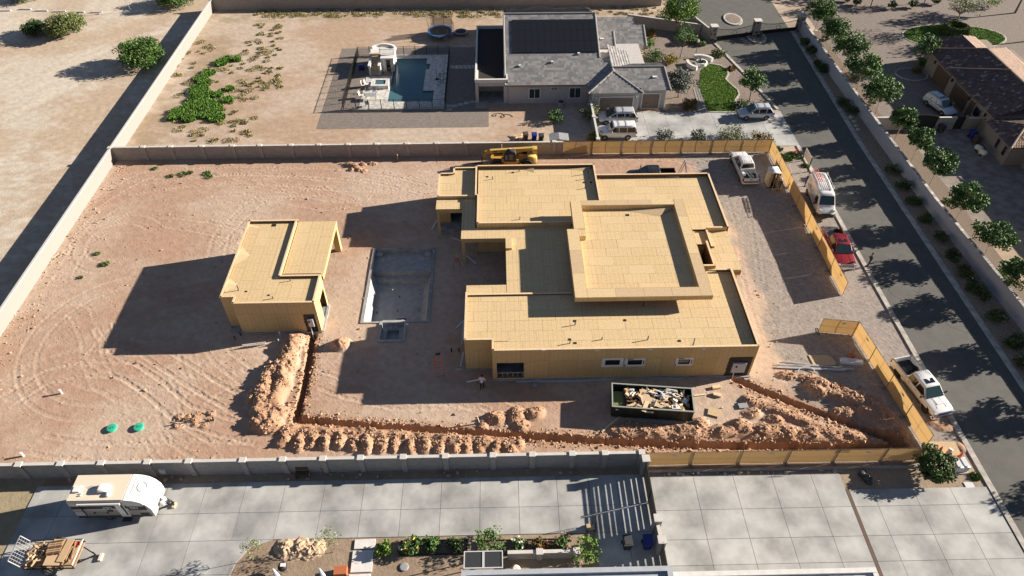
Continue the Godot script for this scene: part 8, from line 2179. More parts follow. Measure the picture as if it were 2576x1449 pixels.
# ---------------------------------------------------------------- people: tapered bones joined smoothly, meshed as surface nets
func smin(a: float, b: float, k: float) -> float:
	var h := maxf(k - absf(a - b), 0.0) / k
	return minf(a, b) - h * h * k * 0.25
func capsule(p: Vector3, a: Vector3, b: Vector3, ra: float, rb: float) -> float:
	var d := b - a
	var t := clampf((p - a).dot(d) / d.length_squared(), 0.0, 1.0)
	return (p - a - d * t).length() - lerpf(ra, rb, t)
func body_mesh(bones: Array, s: float) -> MB:      # bones [a, b, ra, rb, colour]
	var lo := Vector3(9, 9, 9); var hi := Vector3(-9, -9, -9)
	for q in bones:
		for e in 2:
			var r: float = q[2 + e] + 0.06
			lo = lo.min(q[e] - Vector3.ONE * r); hi = hi.max(q[e] + Vector3.ONE * r)
	var nx := int((hi.x - lo.x) / s) + 2; var ny := int((hi.y - lo.y) / s) + 2; var nz := int((hi.z - lo.z) / s) + 2
	var f := PackedFloat32Array(); f.resize(nx * ny * nz); f.fill(0.2)
	for q in bones:
		var a: Vector3 = q[0]; var b: Vector3 = q[1]; var r := maxf(q[2], q[3]) + 0.08
		var l0 := ((a.min(b) - Vector3.ONE * r - lo) / s).floor(); var h0 := ((a.max(b) + Vector3.ONE * r - lo) / s).ceil()
		for z in range(maxi(0, int(l0.z)), mini(nz, int(h0.z) + 1)):
			for y in range(maxi(0, int(l0.y)), mini(ny, int(h0.y) + 1)):
				for x in range(maxi(0, int(l0.x)), mini(nx, int(h0.x) + 1)):
					var k := (z * ny + y) * nx + x
					f[k] = smin(f[k], capsule(lo + Vector3(x, y, z) * s, a, b, q[2], q[3]), 0.05)
	var m := MB.new(); var vi := {}
	var off := [Vector3i(0, 0, 0), Vector3i(1, 0, 0), Vector3i(0, 1, 0), Vector3i(1, 1, 0), Vector3i(0, 0, 1), Vector3i(1, 0, 1), Vector3i(0, 1, 1), Vector3i(1, 1, 1)]
	var ed := [[0, 1], [2, 3], [4, 5], [6, 7], [0, 2], [1, 3], [4, 6], [5, 7], [0, 4], [1, 5], [2, 6], [3, 7]]
	for z in nz - 1:
		for y in ny - 1:
			for x in nx - 1:
				var vals := []; var neg := 0
				for o in off:
					var v := f[((z + o.z) * ny + y + o.y) * nx + x + o.x]
					vals.append(v)
					if v < 0: neg += 1
				if neg == 0 or neg == 8: continue
				var c := Vector3.ZERO; var n := 0
				for e in ed:
					var va: float = vals[e[0]]; var vb: float = vals[e[1]]
					if (va < 0) != (vb < 0):
						c += Vector3(off[e[0]]).lerp(Vector3(off[e[1]]), va / (va - vb)); n += 1
				var p := lo + (Vector3(x, y, z) + c / n) * s
				vi[Vector3i(x, y, z)] = m.v.size()
				m.v.append(p)
				m.n.append(Vector3(vals[1] + vals[3] + vals[5] + vals[7] - vals[0] - vals[2] - vals[4] - vals[6], vals[2] + vals[3] + vals[6] + vals[7] - vals[0] - vals[1] - vals[4] - vals[5], vals[4] + vals[5] + vals[6] + vals[7] - vals[0] - vals[1] - vals[2] - vals[3]).normalized())
				var best := 9.0; var col := Color.WHITE
				for q in bones:
					var d := capsule(p, q[0], q[1], q[2], q[3])
					if d < best: best = d; col = q[4]
				m.c.append(col)
	for k in vi:
		for ax in 3:
			var o: Vector3i = [Vector3i(1, 0, 0), Vector3i(0, 1, 0), Vector3i(0, 0, 1)][ax]
			var u: Vector3i = [Vector3i(0, 1, 0), Vector3i(0, 0, 1), Vector3i(1, 0, 0)][ax]; var w: Vector3i = [Vector3i(0, 0, 1), Vector3i(1, 0, 0), Vector3i(0, 1, 0)][ax]
			var g0: Vector3i = k; var g1: Vector3i = k + o
			if g1.x >= nx or g1.y >= ny or g1.z >= nz: continue
			var a := f[(g0.z * ny + g0.y) * nx + g0.x]; var b := f[(g1.z * ny + g1.y) * nx + g1.x]
			if (a < 0) == (b < 0): continue
			if not (vi.has(k - u) and vi.has(k - w) and vi.has(k - u - w)): continue
			var q := [vi[k], vi[k - u], vi[k - u - w], vi[k - w]]
			if a < 0: q.reverse()
			m.ix.append(q[0]); m.ix.append(q[1]); m.ix.append(q[2]); m.ix.append(q[0]); m.ix.append(q[2]); m.ix.append(q[3])
	return m
func hand(m: MB, wrist: Vector3, dir: Vector3, side: Vector3, col: Color):
	m.col = col
	var d := dir.normalized(); var palm := wrist + d * 0.09; var dn := d.cross(side).normalized()
	m.bar(wrist, palm, 0.03, 0.08)
	for i in 4:
		var b := palm + side * (-0.032 + i * 0.021); var l: float = [0.06, 0.072, 0.07, 0.055][i]
		var k1 := b + d * l * 0.55; var k2 := k1 + (d + dn * 0.7).normalized() * l * 0.5
		m.tube(b, k1, 0.010, 0.009, 5); m.tube(k1, k2, 0.009, 0.007, 5)
	var tb := wrist + d * 0.04 - side * 0.04
	m.tube(tb, tb + (d - side * 0.9).normalized() * 0.045, 0.012, 0.010, 5); m.tube(tb + (d - side * 0.9).normalized() * 0.045, tb + (d - side * 0.9).normalized() * 0.045 + d * 0.03, 0.010, 0.008, 5)
func person(label: String, at: Vector3, turn: float, shirt: Color, pants: Color, hair: Color, pose: Dictionary, cap: Variant = null):
	# local: +z is the way the person faces, base at the feet
	var skin := Color(0.36, 0.20, 0.13); var shoe := Color(0.03, 0.025, 0.02)
	var lean: float = pose.get("lean", 0.0)
	var hip := Vector3(0, 0.93, 0); var up := Vector3(0, cos(lean), sin(lean))
	var chest := hip + up * 0.38; var neck := hip + up * 0.55; var head := hip + up * 0.66 + Vector3(0, 0.03, 0.02 + sin(pose.get("nod", 0.0)) * 0.06)
	var B := []
	B.append([hip, hip + up * 0.2, 0.145, 0.135, pants if pose.get("long", false) else shirt]); B.append([hip + up * 0.15, chest, 0.135, 0.15, shirt]); B.append([chest + Vector3(-0.1, 0.06, 0), chest + Vector3(0.1, 0.06, 0), 0.1, 0.1, shirt])
	B.append([neck - up * 0.04, head, 0.055, 0.055, skin]); B.append([head - Vector3(0, 0.03, -0.01), head + Vector3(0, 0.07, 0), 0.085, 0.095, skin]); B.append([head + Vector3(0, -0.01, 0.09), head + Vector3(0, 0.02, 0.09), 0.018, 0.012, skin])
	var hands := []
	for s in [-1.0, 1.0]:
		var sh := chest + Vector3(s * 0.19, 0.07, 0)
		var el: Vector3 = sh + pose.get("el%d" % int(s), Vector3(s * 0.05, -0.28, -0.03)); var wr: Vector3 = el + pose.get("wr%d" % int(s), Vector3(s * 0.0, -0.22, 0.1))
		B.append([sh, el, 0.06, 0.046, shirt]); B.append([el, wr, 0.046, 0.034, shirt if pose.get("sleeves", true) else skin])
		hands.append([wr, wr - el, s])
		var hp := hip + Vector3(s * 0.09, -0.02, 0); var kn: Vector3 = hp + pose.get("kn%d" % int(s), Vector3(s * 0.01, -0.43, 0.02)); var an: Vector3 = kn + pose.get("an%d" % int(s), Vector3(0, -0.41, -0.02))
		B.append([hp, kn, 0.088, 0.062, pants]); B.append([kn, an, 0.06, 0.042, pants]); B.append([an + Vector3(0, -0.03, -0.03), an + Vector3(s * 0.02, -0.05, 0.15), 0.042, 0.035, shoe])
	var m := body_mesh(B, 0.022)
	for h in hands: hand(m, h[0], h[1], Vector3(0, 0, 1).cross(h[1]).normalized(), skin)
	m.col = Color(0.02, 0.02, 0.02)
	for s in [-1.0, 1.0]: m.box(head + Vector3(s * 0.034, 0.02, 0.092), Vector3(0.022, 0.01, 0.012))
	m.col = Color(0.2, 0.07, 0.06); m.box(head + Vector3(0, -0.05, 0.088), Vector3(0.045, 0.01, 0.012))
	m.col = skin
	for s in [-1.0, 1.0]: m.box(head + Vector3(s * 0.098, 0.005, 0), Vector3(0.015, 0.055, 0.035))
	var p := thing("person", label, "person", at, turn)
	var low := 9.0
	for v in m.v: low = minf(low, v.y)
	p.position.y -= low
	part(p, "body", m, M.cloth)
	var hm := MB.new(); hm.col = hair
	hm.lathe([Vector2(0.1, 0.0), Vector2(0.108, 0.05), Vector2(0.095, 0.1), Vector2(0.05, 0.135), Vector2(0.01, 0.14)], head + Vector3(0, 0.025, -0.015), 12)
	part(p, "hair" if cap == null else "cap", hm, M.cloth)
	if cap != null:
		var br := MB.new(); br.col = hair; br.box(head + Vector3(0, 0.05, 0.13), Vector3(0.16, 0.015, 0.12)); part(p, "cap_brim", br, M.cloth)
	return p
func build_people():
	var stride := {"kn-1": Vector3(-0.01, -0.41, 0.14), "an-1": Vector3(0, -0.4, -0.1), "kn1": Vector3(0.01, -0.42, -0.06), "an1": Vector3(0, -0.39, -0.14)}
	var a := stride.duplicate(); a.merge({"lean": 0.1, "el1": Vector3(0.08, -0.26, -0.04), "wr1": Vector3(0.02, -0.12, 0.2), "el-1": Vector3(-0.1, -0.25, 0.0), "wr-1": Vector3(0.02, -0.1, 0.2)})
	person("person in a white long sleeved shirt and dark trousers carrying a white board", Vector3(-1.75, 0, -38.4), PI - 0.25, Color(0.62, 0.64, 0.67), Color(0.02, 0.02, 0.025), Color(0.012, 0.01, 0.01), a)
	board("carried_trim_board", "white trim board held by the person in the white shirt", "board", Vector3(-1.55, 1.15, -38.55), Vector3(-3.05, 0.95, -38.35), 0.1, 0.04, M.white)
	person("person in a dark jacket and trousers standing on the street kerb", Vector3(38.05, 0.1, -53.15), -PI / 2 - 0.6, Color(0.045, 0.035, 0.04), Color(0.02, 0.02, 0.025), Color(0.02, 0.015, 0.012), {"lean": 0.05, "el1": Vector3(0.06, -0.26, 0.05), "wr1": Vector3(-0.2, 0.05, 0.17), "el-1": Vector3(-0.06, -0.26, 0.05), "wr-1": Vector3(0.2, 0.08, 0.17), "nod": 0.4})
	person("person in a dark blue shirt and white cap behind the van", Vector3(36.0, 0, -67.2), 0.35, Color(0.02, 0.025, 0.12), Color(0.02, 0.02, 0.04), Color(0.6, 0.6, 0.6), {"lean": 0.2, "el1": Vector3(0.06, -0.2, 0.15), "wr1": Vector3(0, 0.0, 0.25), "el-1": Vector3(-0.12, -0.25, 0.05), "wr-1": Vector3(0.0, -0.15, 0.2)}, 1)
	var c := stride.duplicate(); c["sleeves"] = false
	person("person in grey work clothes and pale cap outside the portable toilet", Vector3(32.55, 0, -66.35), PI - 0.5, Color(0.10, 0.085, 0.075), Color(0.13, 0.11, 0.095), Color(0.55, 0.53, 0.5), c, 1)
# ---------------------------------------------------------------- plants: clumps of leaf-size faces on real limbs
func leaf_at(b: MB, p: Vector3, s: float, up := 0.3, asp := 1.7):
	var d = Vector3(rr(-1, 1), rr(-1, 1) * (1.0 - up), rr(-1, 1)).normalized()
	var n = Vector3(rr(-1, 1), rr(0.1, 1.2), rr(-1, 1)).normalized()
	var sd = d.cross(n).normalized() * s * 0.5
	var l = d * s * asp * 0.5
	b.tri(p - l, p + sd, p + l); b.tri(p - l, p + l, p - sd)
func crown(b: MB, c: Vector3, r: Vector3, clumps: int, leaves: int, cr: float, ls: float, cols: Array, flat := 0.0, limbs = null):
	for i in clumps:
		var q := Vector3(rr(-1, 1), rr(-1, 1), rr(-1, 1))
		while q.length() > 1.0 or q.length() < 0.35: q = Vector3(rr(-1, 1), rr(-1, 1), rr(-1, 1))
		if q.y < -0.6 and flat > 0.0: q.y *= 0.4
		var cc := c + q * r
		var k := cr * rr(0.65, 1.2)
		if limbs != null: limbs.append(cc)
		var base: Color = cols[rng.randi_range(0, cols.size() - 1)]
		var tone := rr(0.8, 1.2)
		for j in int(leaves * rr(0.7, 1.2)):
			var o := Vector3(rr(-1, 1), rr(-1, 1), rr(-1, 1))
			while o.length() > 1.0: o = Vector3(rr(-1, 1), rr(-1, 1), rr(-1, 1))
			var t := tone * rr(0.75, 1.25)
			b.col = Color(base.r * t, base.g * t, base.b * t)
			leaf_at(b, cc + o * Vector3(k, k * 0.75, k), ls * rr(0.7, 1.3))
func tree(label: String, at: Vector3, H: float, R: float, th: float, cols: Array, o := {}):
	var p = thing(o.get("called", "leafy_tree"), label, "tree", at, 0, o.get("group", ""))
	var lean = Vector3(rr(-0.25, 0.25), 0, rr(-0.25, 0.25)) * o.get("lean", 1.0)
	var f = MB.new(); var tips = []
	var cy = th + (H - th) * 0.5
	crown(f, Vector3(0, cy, 0) + lean, Vector3(R, (H - th) * 0.5, R) * 0.8, o.get("clumps", 26), o.get("leaves", 60), R * o.get("cr", 0.33), o.get("leaf", 0.17), cols, 1.0, tips)
	part(p, "crown", f, o.get("mat", M.leaf))
	var t = MB.new(); var top = Vector3(0, th, 0) + lean * 0.6
	t.tube(Vector3.ZERO, top * 0.5, o.get("tr", 0.1), o.get("tr", 0.1) * 0.8, 7); t.tube(top * 0.5, top, o.get("tr", 0.1) * 0.8, o.get("tr", 0.1) * 0.65, 7)
	for i in mini(tips.size(), 12):
		var mid = top.lerp(tips[i], 0.5) + Vector3(0, -0.12, 0)
		t.tube(top, mid, o.get("tr", 0.1) * 0.45, o.get("tr", 0.1) * 0.3, 5, false); t.tube(mid, tips[i], o.get("tr", 0.1) * 0.3, 0.012, 5, false)
	part(p, "trunk", t, o.get("bark", M.bark))
	return p
func shrub(label: String, at: Vector3, R: float, H: float, cols: Array, o := {}):
	var p = thing(o.get("called", "shrub"), label, "shrub", at, 0, o.get("group", ""))
	var f = MB.new(); var tips = []
	crown(f, Vector3(0, H * 0.5, 0), Vector3(R, H * 0.5, R) * 0.82, o.get("clumps", 14), o.get("leaves", 46), R * o.get("cr", 0.4), o.get("leaf", 0.13), cols, 1.0, tips)
	if o.has("flowers"):
		for i in o.get("nf", 60):
			var q = Vector3(rr(-1, 1), rr(0, 1), rr(-1, 1)).normalized()
			f.col = o["flowers"]; leaf_at(f, Vector3(0, H * 0.5, 0) + q * Vector3(R, H * 0.52, R) * rr(0.85, 1.0), o.get("fs", 0.14))
	part(p, "foliage", f, o.get("mat", M.leaf))
	var t = MB.new()
	for i in mini(5, tips.size()): t.tube(Vector3(rr(-0.08, 0.08), 0, rr(-0.08, 0.08)), tips[i], 0.03, 0.01, 4, false)
	part(p, "stems", t, M.bark)
	return p
func tufts(called: String, label: String, cat: String, spots: Array, cols: Array, hgt: float, m: Material):
	# spots [centre, radius, count]
	var b = MB.new()
	for s in spots:
		for i in s[2]:
			var a = rr(0, TAU); var r = sqrt(rng.randf()) * s[1]
			var p = s[0] + Vector3(cos(a) * r, 0, sin(a) * r)
			var c = cols[rng.randi_range(0, cols.size() - 1)]; var k = rr(0.7, 1.25)
			b.col = Color(c.r * k, c.g * k, c.b * k)
			var h = hgt * rr(0.5, 1.2); var d = Vector3(rr(-1, 1), 0, rr(-1, 1)).normalized() * h * 0.35; var tip = p + Vector3(rr(-1, 1) * h * 0.6, h, rr(-1, 1) * h * 0.6)
			b.tri(p - d, p + d, tip)
	var o = one(called, b, m, label, cat)
	stuff(o)
func build_plants():
	rng.seed = 91
	var G1 = [Color(0.06, 0.13, 0.025), Color(0.08, 0.155, 0.03), Color(0.055, 0.115, 0.03)]
	var bright = [Color(0.11, 0.20, 0.025), Color(0.13, 0.23, 0.03), Color(0.09, 0.17, 0.02)]
	var dark = [Color(0.035, 0.07, 0.018), Color(0.045, 0.085, 0.02), Color(0.055, 0.10, 0.02)]
	var sage = [Color(0.12, 0.14, 0.115), Color(0.10, 0.12, 0.10), Color(0.14, 0.155, 0.135)]
	var gold = [Color(0.20, 0.17, 0.02), Color(0.26, 0.20, 0.02), Color(0.12, 0.13, 0.02)]
	var rust = [Color(0.20, 0.10, 0.02), Color(0.14, 0.09, 0.02), Color(0.10, 0.09, 0.02)]
	var verde = [Color(0.13, 0.16, 0.05), Color(0.16, 0.18, 0.06), Color(0.10, 0.13, 0.04)]
	var juni = [Color(0.06, 0.10, 0.02), Color(0.075, 0.12, 0.025), Color(0.05, 0.085, 0.02)]
	# row of street trees behind the long wall
	var tz = [-107.8, -101.0, -95.3, -89.5, -82.9, -76.6, -71.7, -66.7, -60.2, -54.0, -48.5, -42.5, -36.0]
	var near = ["by the last gate pillar", "second from the gate pillar", "third from the gate pillar", "fourth from the gate pillar", "just north of the tan wall stub", "just south of the tan wall stub", "second south of the tan wall stub", "third south of the tan wall stub", "fourth south of the tan wall stub", "fifth south of the tan wall stub", "sixth south of the tan wall stub", "seventh south of the tan wall stub", "eighth south of the tan wall stub"]
	for i in tz.size():
		var big = i <= 4
		tree("young green tree behind the street wall, %s" % near[i], Vector3(50.45, 0, tz[i]), rr(4.6, 5.3) + (0.4 if big else 0.0), rr(2.15, 2.45) + (0.5 if big else 0.0) - (0.4 if i == 5 or i == 6 else 0.0), rr(1.5, 1.9), G1, {"clumps": 60 if big else 46, "leaves": 70, "cr": 0.26, "group": "trees behind the street wall", "tr": 0.07, "bark": M.bark_pale})
	# shrubs on the street side of that wall
	var sp = []
	for q in [[400, 450], [440, 540], [510, 680], [560, 720], [740, 1060], [830, 1140]]: sp.append([Z(3, 0, q[0], q[1]), 0])
	for q in [[1240, 290], [1355, 450], [1450, 600], [1580, 780], [1710, 960], [1840, 1150], [1950, 1300], [2100, 1449]]: sp.append([Z(3, 1, q[0], q[1]), 1])
	for q in [[2110, 80], [2280, 310], [2450, 580], [2560, 780]]: sp.append([Z(3, 2, q[0], q[1]), 1])
	for i in sp.size():
		var at = sp[i][0]
		at.x = minf(at.x, 47.35)
		shrub("dark rounded shrub in the gravel strip at the street wall's foot", at, rr(0.85, 1.05), rr(1.0, 1.25), dark if i % 3 else juni, {"group": "shrubs along the street wall", "clumps": 16, "leaves": 44, "leaf": 0.12})
	for q in [[Z(3, 0, 550, 400), "gold"], [Z(3, 0, 830, 800), "gold"], [Z(3, 0, 1005, 1045), "gold"], [Z(3, 1, 1765, 590), "gold"]]:
		shrub("small yellow green shrub between the young trees and street wall", q[0] + Vector3(0.4, 0, 0), 0.6, 0.8, verde, {"group": "yellow shrubs behind the street wall", "clumps": 10})
	shrub("clipped round green shrub behind the street wall", Z(3, 1, 2310, 1340), 0.75, 1.2, bright, {"clumps": 40, "leaves": 40, "cr": 0.25, "leaf": 0.08})
	for q in [[830, 1190], [865, 1230], [885, 1275], [905, 1310]]: one("pale_rock", rockmb(rr(0.25, 0.4)), M.pale0, "pale landscape rock in the gravel strip by the street wall", "rock", Z(3, 0, q[0], q[1]) + Vector3(0, 0.1, 0), rr(0, 6), "pale rocks by the street wall")
	# courtyard
	tree("open pale barked tree rising from the clipped ring hedge", Z(3, 0, 1870, 300), 6.5, 3.6, 2.6, verde, {"clumps": 34, "leaves": 34, "leaf": 0.14, "cr": 0.28, "bark": M.bark_pale, "tr": 0.16, "lean": 2.0})
	var rh = thing("ring_hedge", "clipped ring hedge around the courtyard tree on the oval lawn", "hedge", Z(3, 0, 1870, 345))
	var hb = MB.new()
	for i in 8000:
		var a = rr(0, TAU); var ph = rr(-0.9, PI); var rad = 1.5 + cos(ph) * 0.55; var k = rr(0.7, 1.2)
		hb.col = Color(0.12 * k, 0.155 * k, 0.045 * k); leaf_at(hb, Vector3(cos(a) * rad, maxf(0.1, 0.7 + sin(ph) * 0.75 - (0.6 if ph < 0.0 else 0.0) * rng.randf()), sin(a) * rad), 0.14)
	part(rh, "foliage", hb, M.leaf)
	tree("courtyard tree in a round bed at the garage corner", Z(3, 0, 1475, 690), 5.2, 2.2, 2.2, G1, {"clumps": 26, "leaves": 60, "tr": 0.1})
	for q in [[1530, 650, 0.8, bright, "lime shrub beside the courtyard bed tree"], [1490, 735, 0.65, rust, "golden brown shrub in the courtyard bed"], [1612, 690, 0.4, dark, "small dark shrub at the courtyard garage wall"], [2200, 60, 1.8, bright, "bright yellow green bush at the far courtyard wall"], [550 + 250, 25, 0.9, rust, "brown clipped shrub beside the courtyard entrance"]]:
		shrub(q[4], Z(3, 0, q[0], q[1]), q[2], q[2] * 1.3, q[3])
	for q in [[885, 55], [1240, 90], [1445, 80], [1680, 45]]:
		shrub("clipped green drum shrub in the courtyard's far bed", Z(3, 0, q[0], q[1]), 0.85, 1.5, dark, {"group": "clipped shrubs in the courtyard's far bed", "clumps": 40, "leaves": 36, "cr": 0.3, "leaf": 0.1})
	for q in [[1030, 70, "between clipped shrubs"], [1570, 30, "beside the last clipped shrub"]]: tree("thin tree in the courtyard's far bed %s" % q[2], Z(3, 0, q[0], q[1]), 6.0, 2.0, 2.6, verde, {"clumps": 22, "leaves": 34, "tr": 0.09})
	for q in [[Vector3(69, 0, -125), "tall tree beyond the courtyard, casting shade on its pavers"], [Vector3(84, 0, -104), "tall tree east of the oval courtyard lawn"], [Vector3(86, 0, -114), "tall tree beyond the oval lawn's far end"]]: tree(q[1], q[0], 8.5, 4.0, 3.0, G1, {"clumps": 34, "leaves": 40, "leaf": 0.28, "tr": 0.2})
	# north garden
	tree("large round bright green tree beside the entry gate wall", Vector3(28.2, 0, -107.6), 6.3, 3.4, 1.6, bright, {"clumps": 70, "leaves": 80, "cr": 0.26, "leaf": 0.17, "tr": 0.14})
	tree("feathery green tree with thin stems in the front garden", Vector3(27.4, 0, -99.4), 5.0, 2.0, 1.6, G1, {"clumps": 30, "leaves": 50, "leaf": 0.13, "tr": 0.06})
	tree("grey green sage tree beside the single garage door", Vector3(25.0, 0, -88.0), 4.2, 2.6, 0.7, sage, {"clumps": 54, "leaves": 70, "cr": 0.25, "leaf": 0.15, "tr": 0.1})
	tree("young street tree with drooping crown near the kerb and lawn", Vector3(34.5, 0, -86.6), 4.8, 2.1, 1.6, G1, {"clumps": 34, "leaves": 62, "tr": 0.09})
	for q in [[1400, 390, 1.3, 1.6, rust, "brown green shrub by the house's far corner"], [1360, 470, 1.1, 1.3, bright, "lime shrub below the brown green one"], [1410, 610, 1.9, 1.4, G1, "wide feathery green shrub by the entry walk"], [1600, 640, 1.2, 1.5, gold, "golden flowering shrub beside the sage tree"], [2070, 560, 1.2, 0.9, verde, "low rounded yellow green shrub near the curved bench"],
		[1790, 1085, 1.35, 1.2, rust, "orange brown mounded shrub beside the stone walk"], [780, 1200, 1.3, 2.2, verde, "tall yellow green shrub at the double garage's corner"], [830, 1420, 1.2, 1.3, gold, "yellow shrub beside the boxy white suv's nose"], [1530, 1410, 1.5, 1.4, sage, "grey green bush behind the tan fence, nearest the white suv"], [1870, 1405, 1.3, 1.3, sage, "grey green bush behind the tan fence, middle of three"], [2210, 1400, 2.0, 1.7, [verde[0], sage[0], rust[1]], "large grey green bush behind the tan fence"],
		[2510, 1425, 1.5, 1.2, rust, "rusty brown bush at the driveway's street end"], [1890, 450, 0.9, 0.7, G1, "low green shrub at the iron gate"], [1800, 430, 1.1, 1.5, rust, "copper brown shrub beside the feathery tree"], [430, 1210, 1.2, 1.5, G1, "leafy green plant in the bare side yard"], [2200, 700, 0.7, 0.4, rust, "small low brown shrub beside the lawn kerb"], [2330, 1080, 1.6, 0.6, dark, "low dark green groundcover shrub under the street tree"], [1270, 235, 1.2, 1.6, [Color(0.3, 0.02, 0.04), Color(0.05, 0.1, 0.02), Color(0.22, 0.02, 0.03)], "red flowering bush against the short brown wall"], [1500, 220, 1.6, 1.9, verde, "yellow green bush below the large round tree"], [2550, 1075, 0.6, 0.8, dark, "small dark bush beside the silver blue suv"]]:
		shrub(q[5], Z(2, 0, q[0], q[1]), q[2], q[3], q[4], {"clumps": 12 + int(q[2] * 8), "leaves": 44})
	var pc = Z(2, 0, 1897, 650)
	shrub("succulent plant filling the round white planter", pc + Vector3(0, 0.4, 0), 0.6, 0.35, sage, {"clumps": 12, "leaf": 0.1})
	# lawn
	var lp = []
	for q in [[1995, 645], [2090, 660], [2160, 700], [2175, 745], [2150, 800], [2200, 850], [2270, 910], [2283, 950], [2245, 1010], [2258, 1080], [2250, 1130], [1972, 1130], [1882, 885], [1905, 700]]:
		var a = Z(2, 0, q[0], q[1]); lp.append(Vector2(a.x, a.z))
	var lb = MB.new(); lb.prism(lp, -0.05, 0.05); stru("lawn", lb.mesh(), M.lawn_soil)
	var eg = MB.new()
	for i in 11:
		var a = lp[i]; var b = lp[i + 1]
		eg.bar(Vector3(a.x, 0.06, a.y), Vector3(b.x, 0.06, b.y), 0.22, 0.12)
	part(setting("lawn_kerb"), "edging", eg, M.kerb)
	var wk = setting("stone_walk")
	for i in 9:
		for j in 3:
			var a = Z(2, 0, lerpf(1840, 1900, i / 8.0) + j * lerpf(18, 27, i / 8.0), lerpf(905, 1120, i / 8.0))
			bx(wk, "paving_stone", a + Vector3(0, 0.02, 0), Vector3(0.4 + (j % 2) * 0.1, 0.06, 0.8), [M.grey0, M.block0, M.grey2][(i + j) % 3])
	var sheetp = []
	for q in [[1310, 300], [1800, 250], [2000, 440], [2340, 740], [2560, 920], [2600, 1060], [2260, 1130], [1500, 1125], [1490, 950], [1330, 600]]:
		var a = Z(2, 0, q[0], q[1]); sheetp.append(Vector2(a.x, a.z))
	sheet("gravel_bed", sheetp, 0.016, M.gravel, 0.012)
	var sb = MB.new()
	tuft_poly("lawn_grass", "short mown green grass of the front garden lawn", lp, 0.05, 9000, [Color(0.10, 0.22, 0.015), Color(0.14, 0.25, 0.02), Color(0.18, 0.26, 0.03)], 0.10)
	var ov = []
	for i in 24: ov.append(Vector2(71.8 + cos(TAU * i / 24.0) * 7.8, -105.6 + sin(TAU * i / 24.0) * 4.0))
	tuft_poly("lawn_grass", "short mown green grass of the oval courtyard lawn", ov, 0.085, 9000, [Color(0.08, 0.19, 0.012), Color(0.10, 0.21, 0.015), Color(0.14, 0.22, 0.02)], 0.12)
	# weeds
	var wd = []
	for q in [[2220, 640, 0.9], [2290, 600, 0.8], [2380, 605, 0.6], [2100, 740, 0.9], [2030, 800, 0.9], [2060, 830, 0.8], [2010, 900, 1.2], [1980, 930, 1.0], [2060, 960, 1.1], [2000, 1010, 1.4], [1940, 1080, 1.2], [1870, 1150, 1.3], [1780, 1130, 0.8], [2080, 1150, 1.2], [2180, 1190, 1.1], [2110, 1060, 1.2], [2190, 960, 0.7], [2290, 1010, 0.8], [2310, 900, 0.6], [1740, 1190, 0.7], [2160, 1100, 1.1], [1900, 1200, 0.9]]:
		wd.append([Z(0, 0, q[0], q[1]), q[2], int(900 * q[2])])
	tufts("green_weeds", "lush bright green weed patch along the pale wall's yard", "weeds", wd, [Color(0.09, 0.20, 0.02), Color(0.12, 0.24, 0.03), Color(0.07, 0.16, 0.02)], 0.42, M.leaf)
	wd = []
	for i in 130: wd.append([Z(0, 0, rr(1750, 2570), rr(420, 1440)), rr(0.2, 0.8), 60])
	for i in 140: wd.append([Z(1, 0, rr(0, 2500), rr(105, 170)), rr(0.3, 0.9), 55])
	for i in 60: wd.append([Z(1, 0, rr(0, 250), rr(250, 900)), rr(0.2, 0.7), 60])
	for i in 50: wd.append([Z(2, 0, rr(0, 1450), rr(70, 150)), rr(0.2, 0.7), 50])
	tufts("dry_weeds", "straw coloured dry weeds scattered over the bare back yard", "weeds", wd, [Color(0.30, 0.24, 0.11), Color(0.22, 0.20, 0.09), Color(0.36, 0.28, 0.14), Color(0.16, 0.17, 0.06)], 0.2, M.leaf)
	wd = []
	for q in [[1840, 305, 0.6], [1910, 290, 0.4], [1720, 325, 0.4], [2080, 295, 0.5], [2100, 330, 0.5], [1065, 1208, 0.4], [1560, 250, 0.3], [1040, 1215, 0.3], [980, 1105, 0.3], [810, 1345, 0.2]]: wd.append([Z(0, 1, q[0], q[1]), q[2], 90])
	for q in [[250, 110, 0.7], [200, 150, 0.6], [300, 120, 0.8], [100, 50, 0.6], [375, 220, 0.45], [160, 130, 0.7]]: wd.append([Z(3, 1, q[0], q[1]), q[2], 220])
	wd.append([Z(3, 3, 2080, 450), 0.4, 150])
	tufts("site_weeds", "thin green weeds scattered on the site's dirt and verge", "weeds", wd, [Color(0.06, 0.12, 0.02), Color(0.10, 0.15, 0.03)], 0.22, M.leaf)
	# desert lot bushes
	for q in [[380, 340, 2.0, 2.0, dark, "dark creosote bush beside the pale rounded desert bush", 30], [690, 350, 2.9, 3.2, verde, "large pale green desert bush with fine upright twigs", 70], [1450, 650, 3.2, 3.6, [Color(0.06, 0.13, 0.02), Color(0.08, 0.15, 0.025)], "large bright green desert bush shading the pale wall", 70], [1800, 45, 3.2, 3.0, [Color(0.06, 0.12, 0.02), Color(0.08, 0.14, 0.03)], "green desert bush near the parking stops and far wall", 50], [300, 20 - 40, 3.0, 2.6, verde, "desert bush beyond the parking stops", 40]]:
		shrub(q[5], Z(0, 0, q[0], q[1]), q[2] * 1.2, q[3] * 1.05, q[4], {"called": "desert_bush", "clumps": int(q[6] * 1.8), "leaves": 70, "cr": 0.24, "leaf": 0.16})
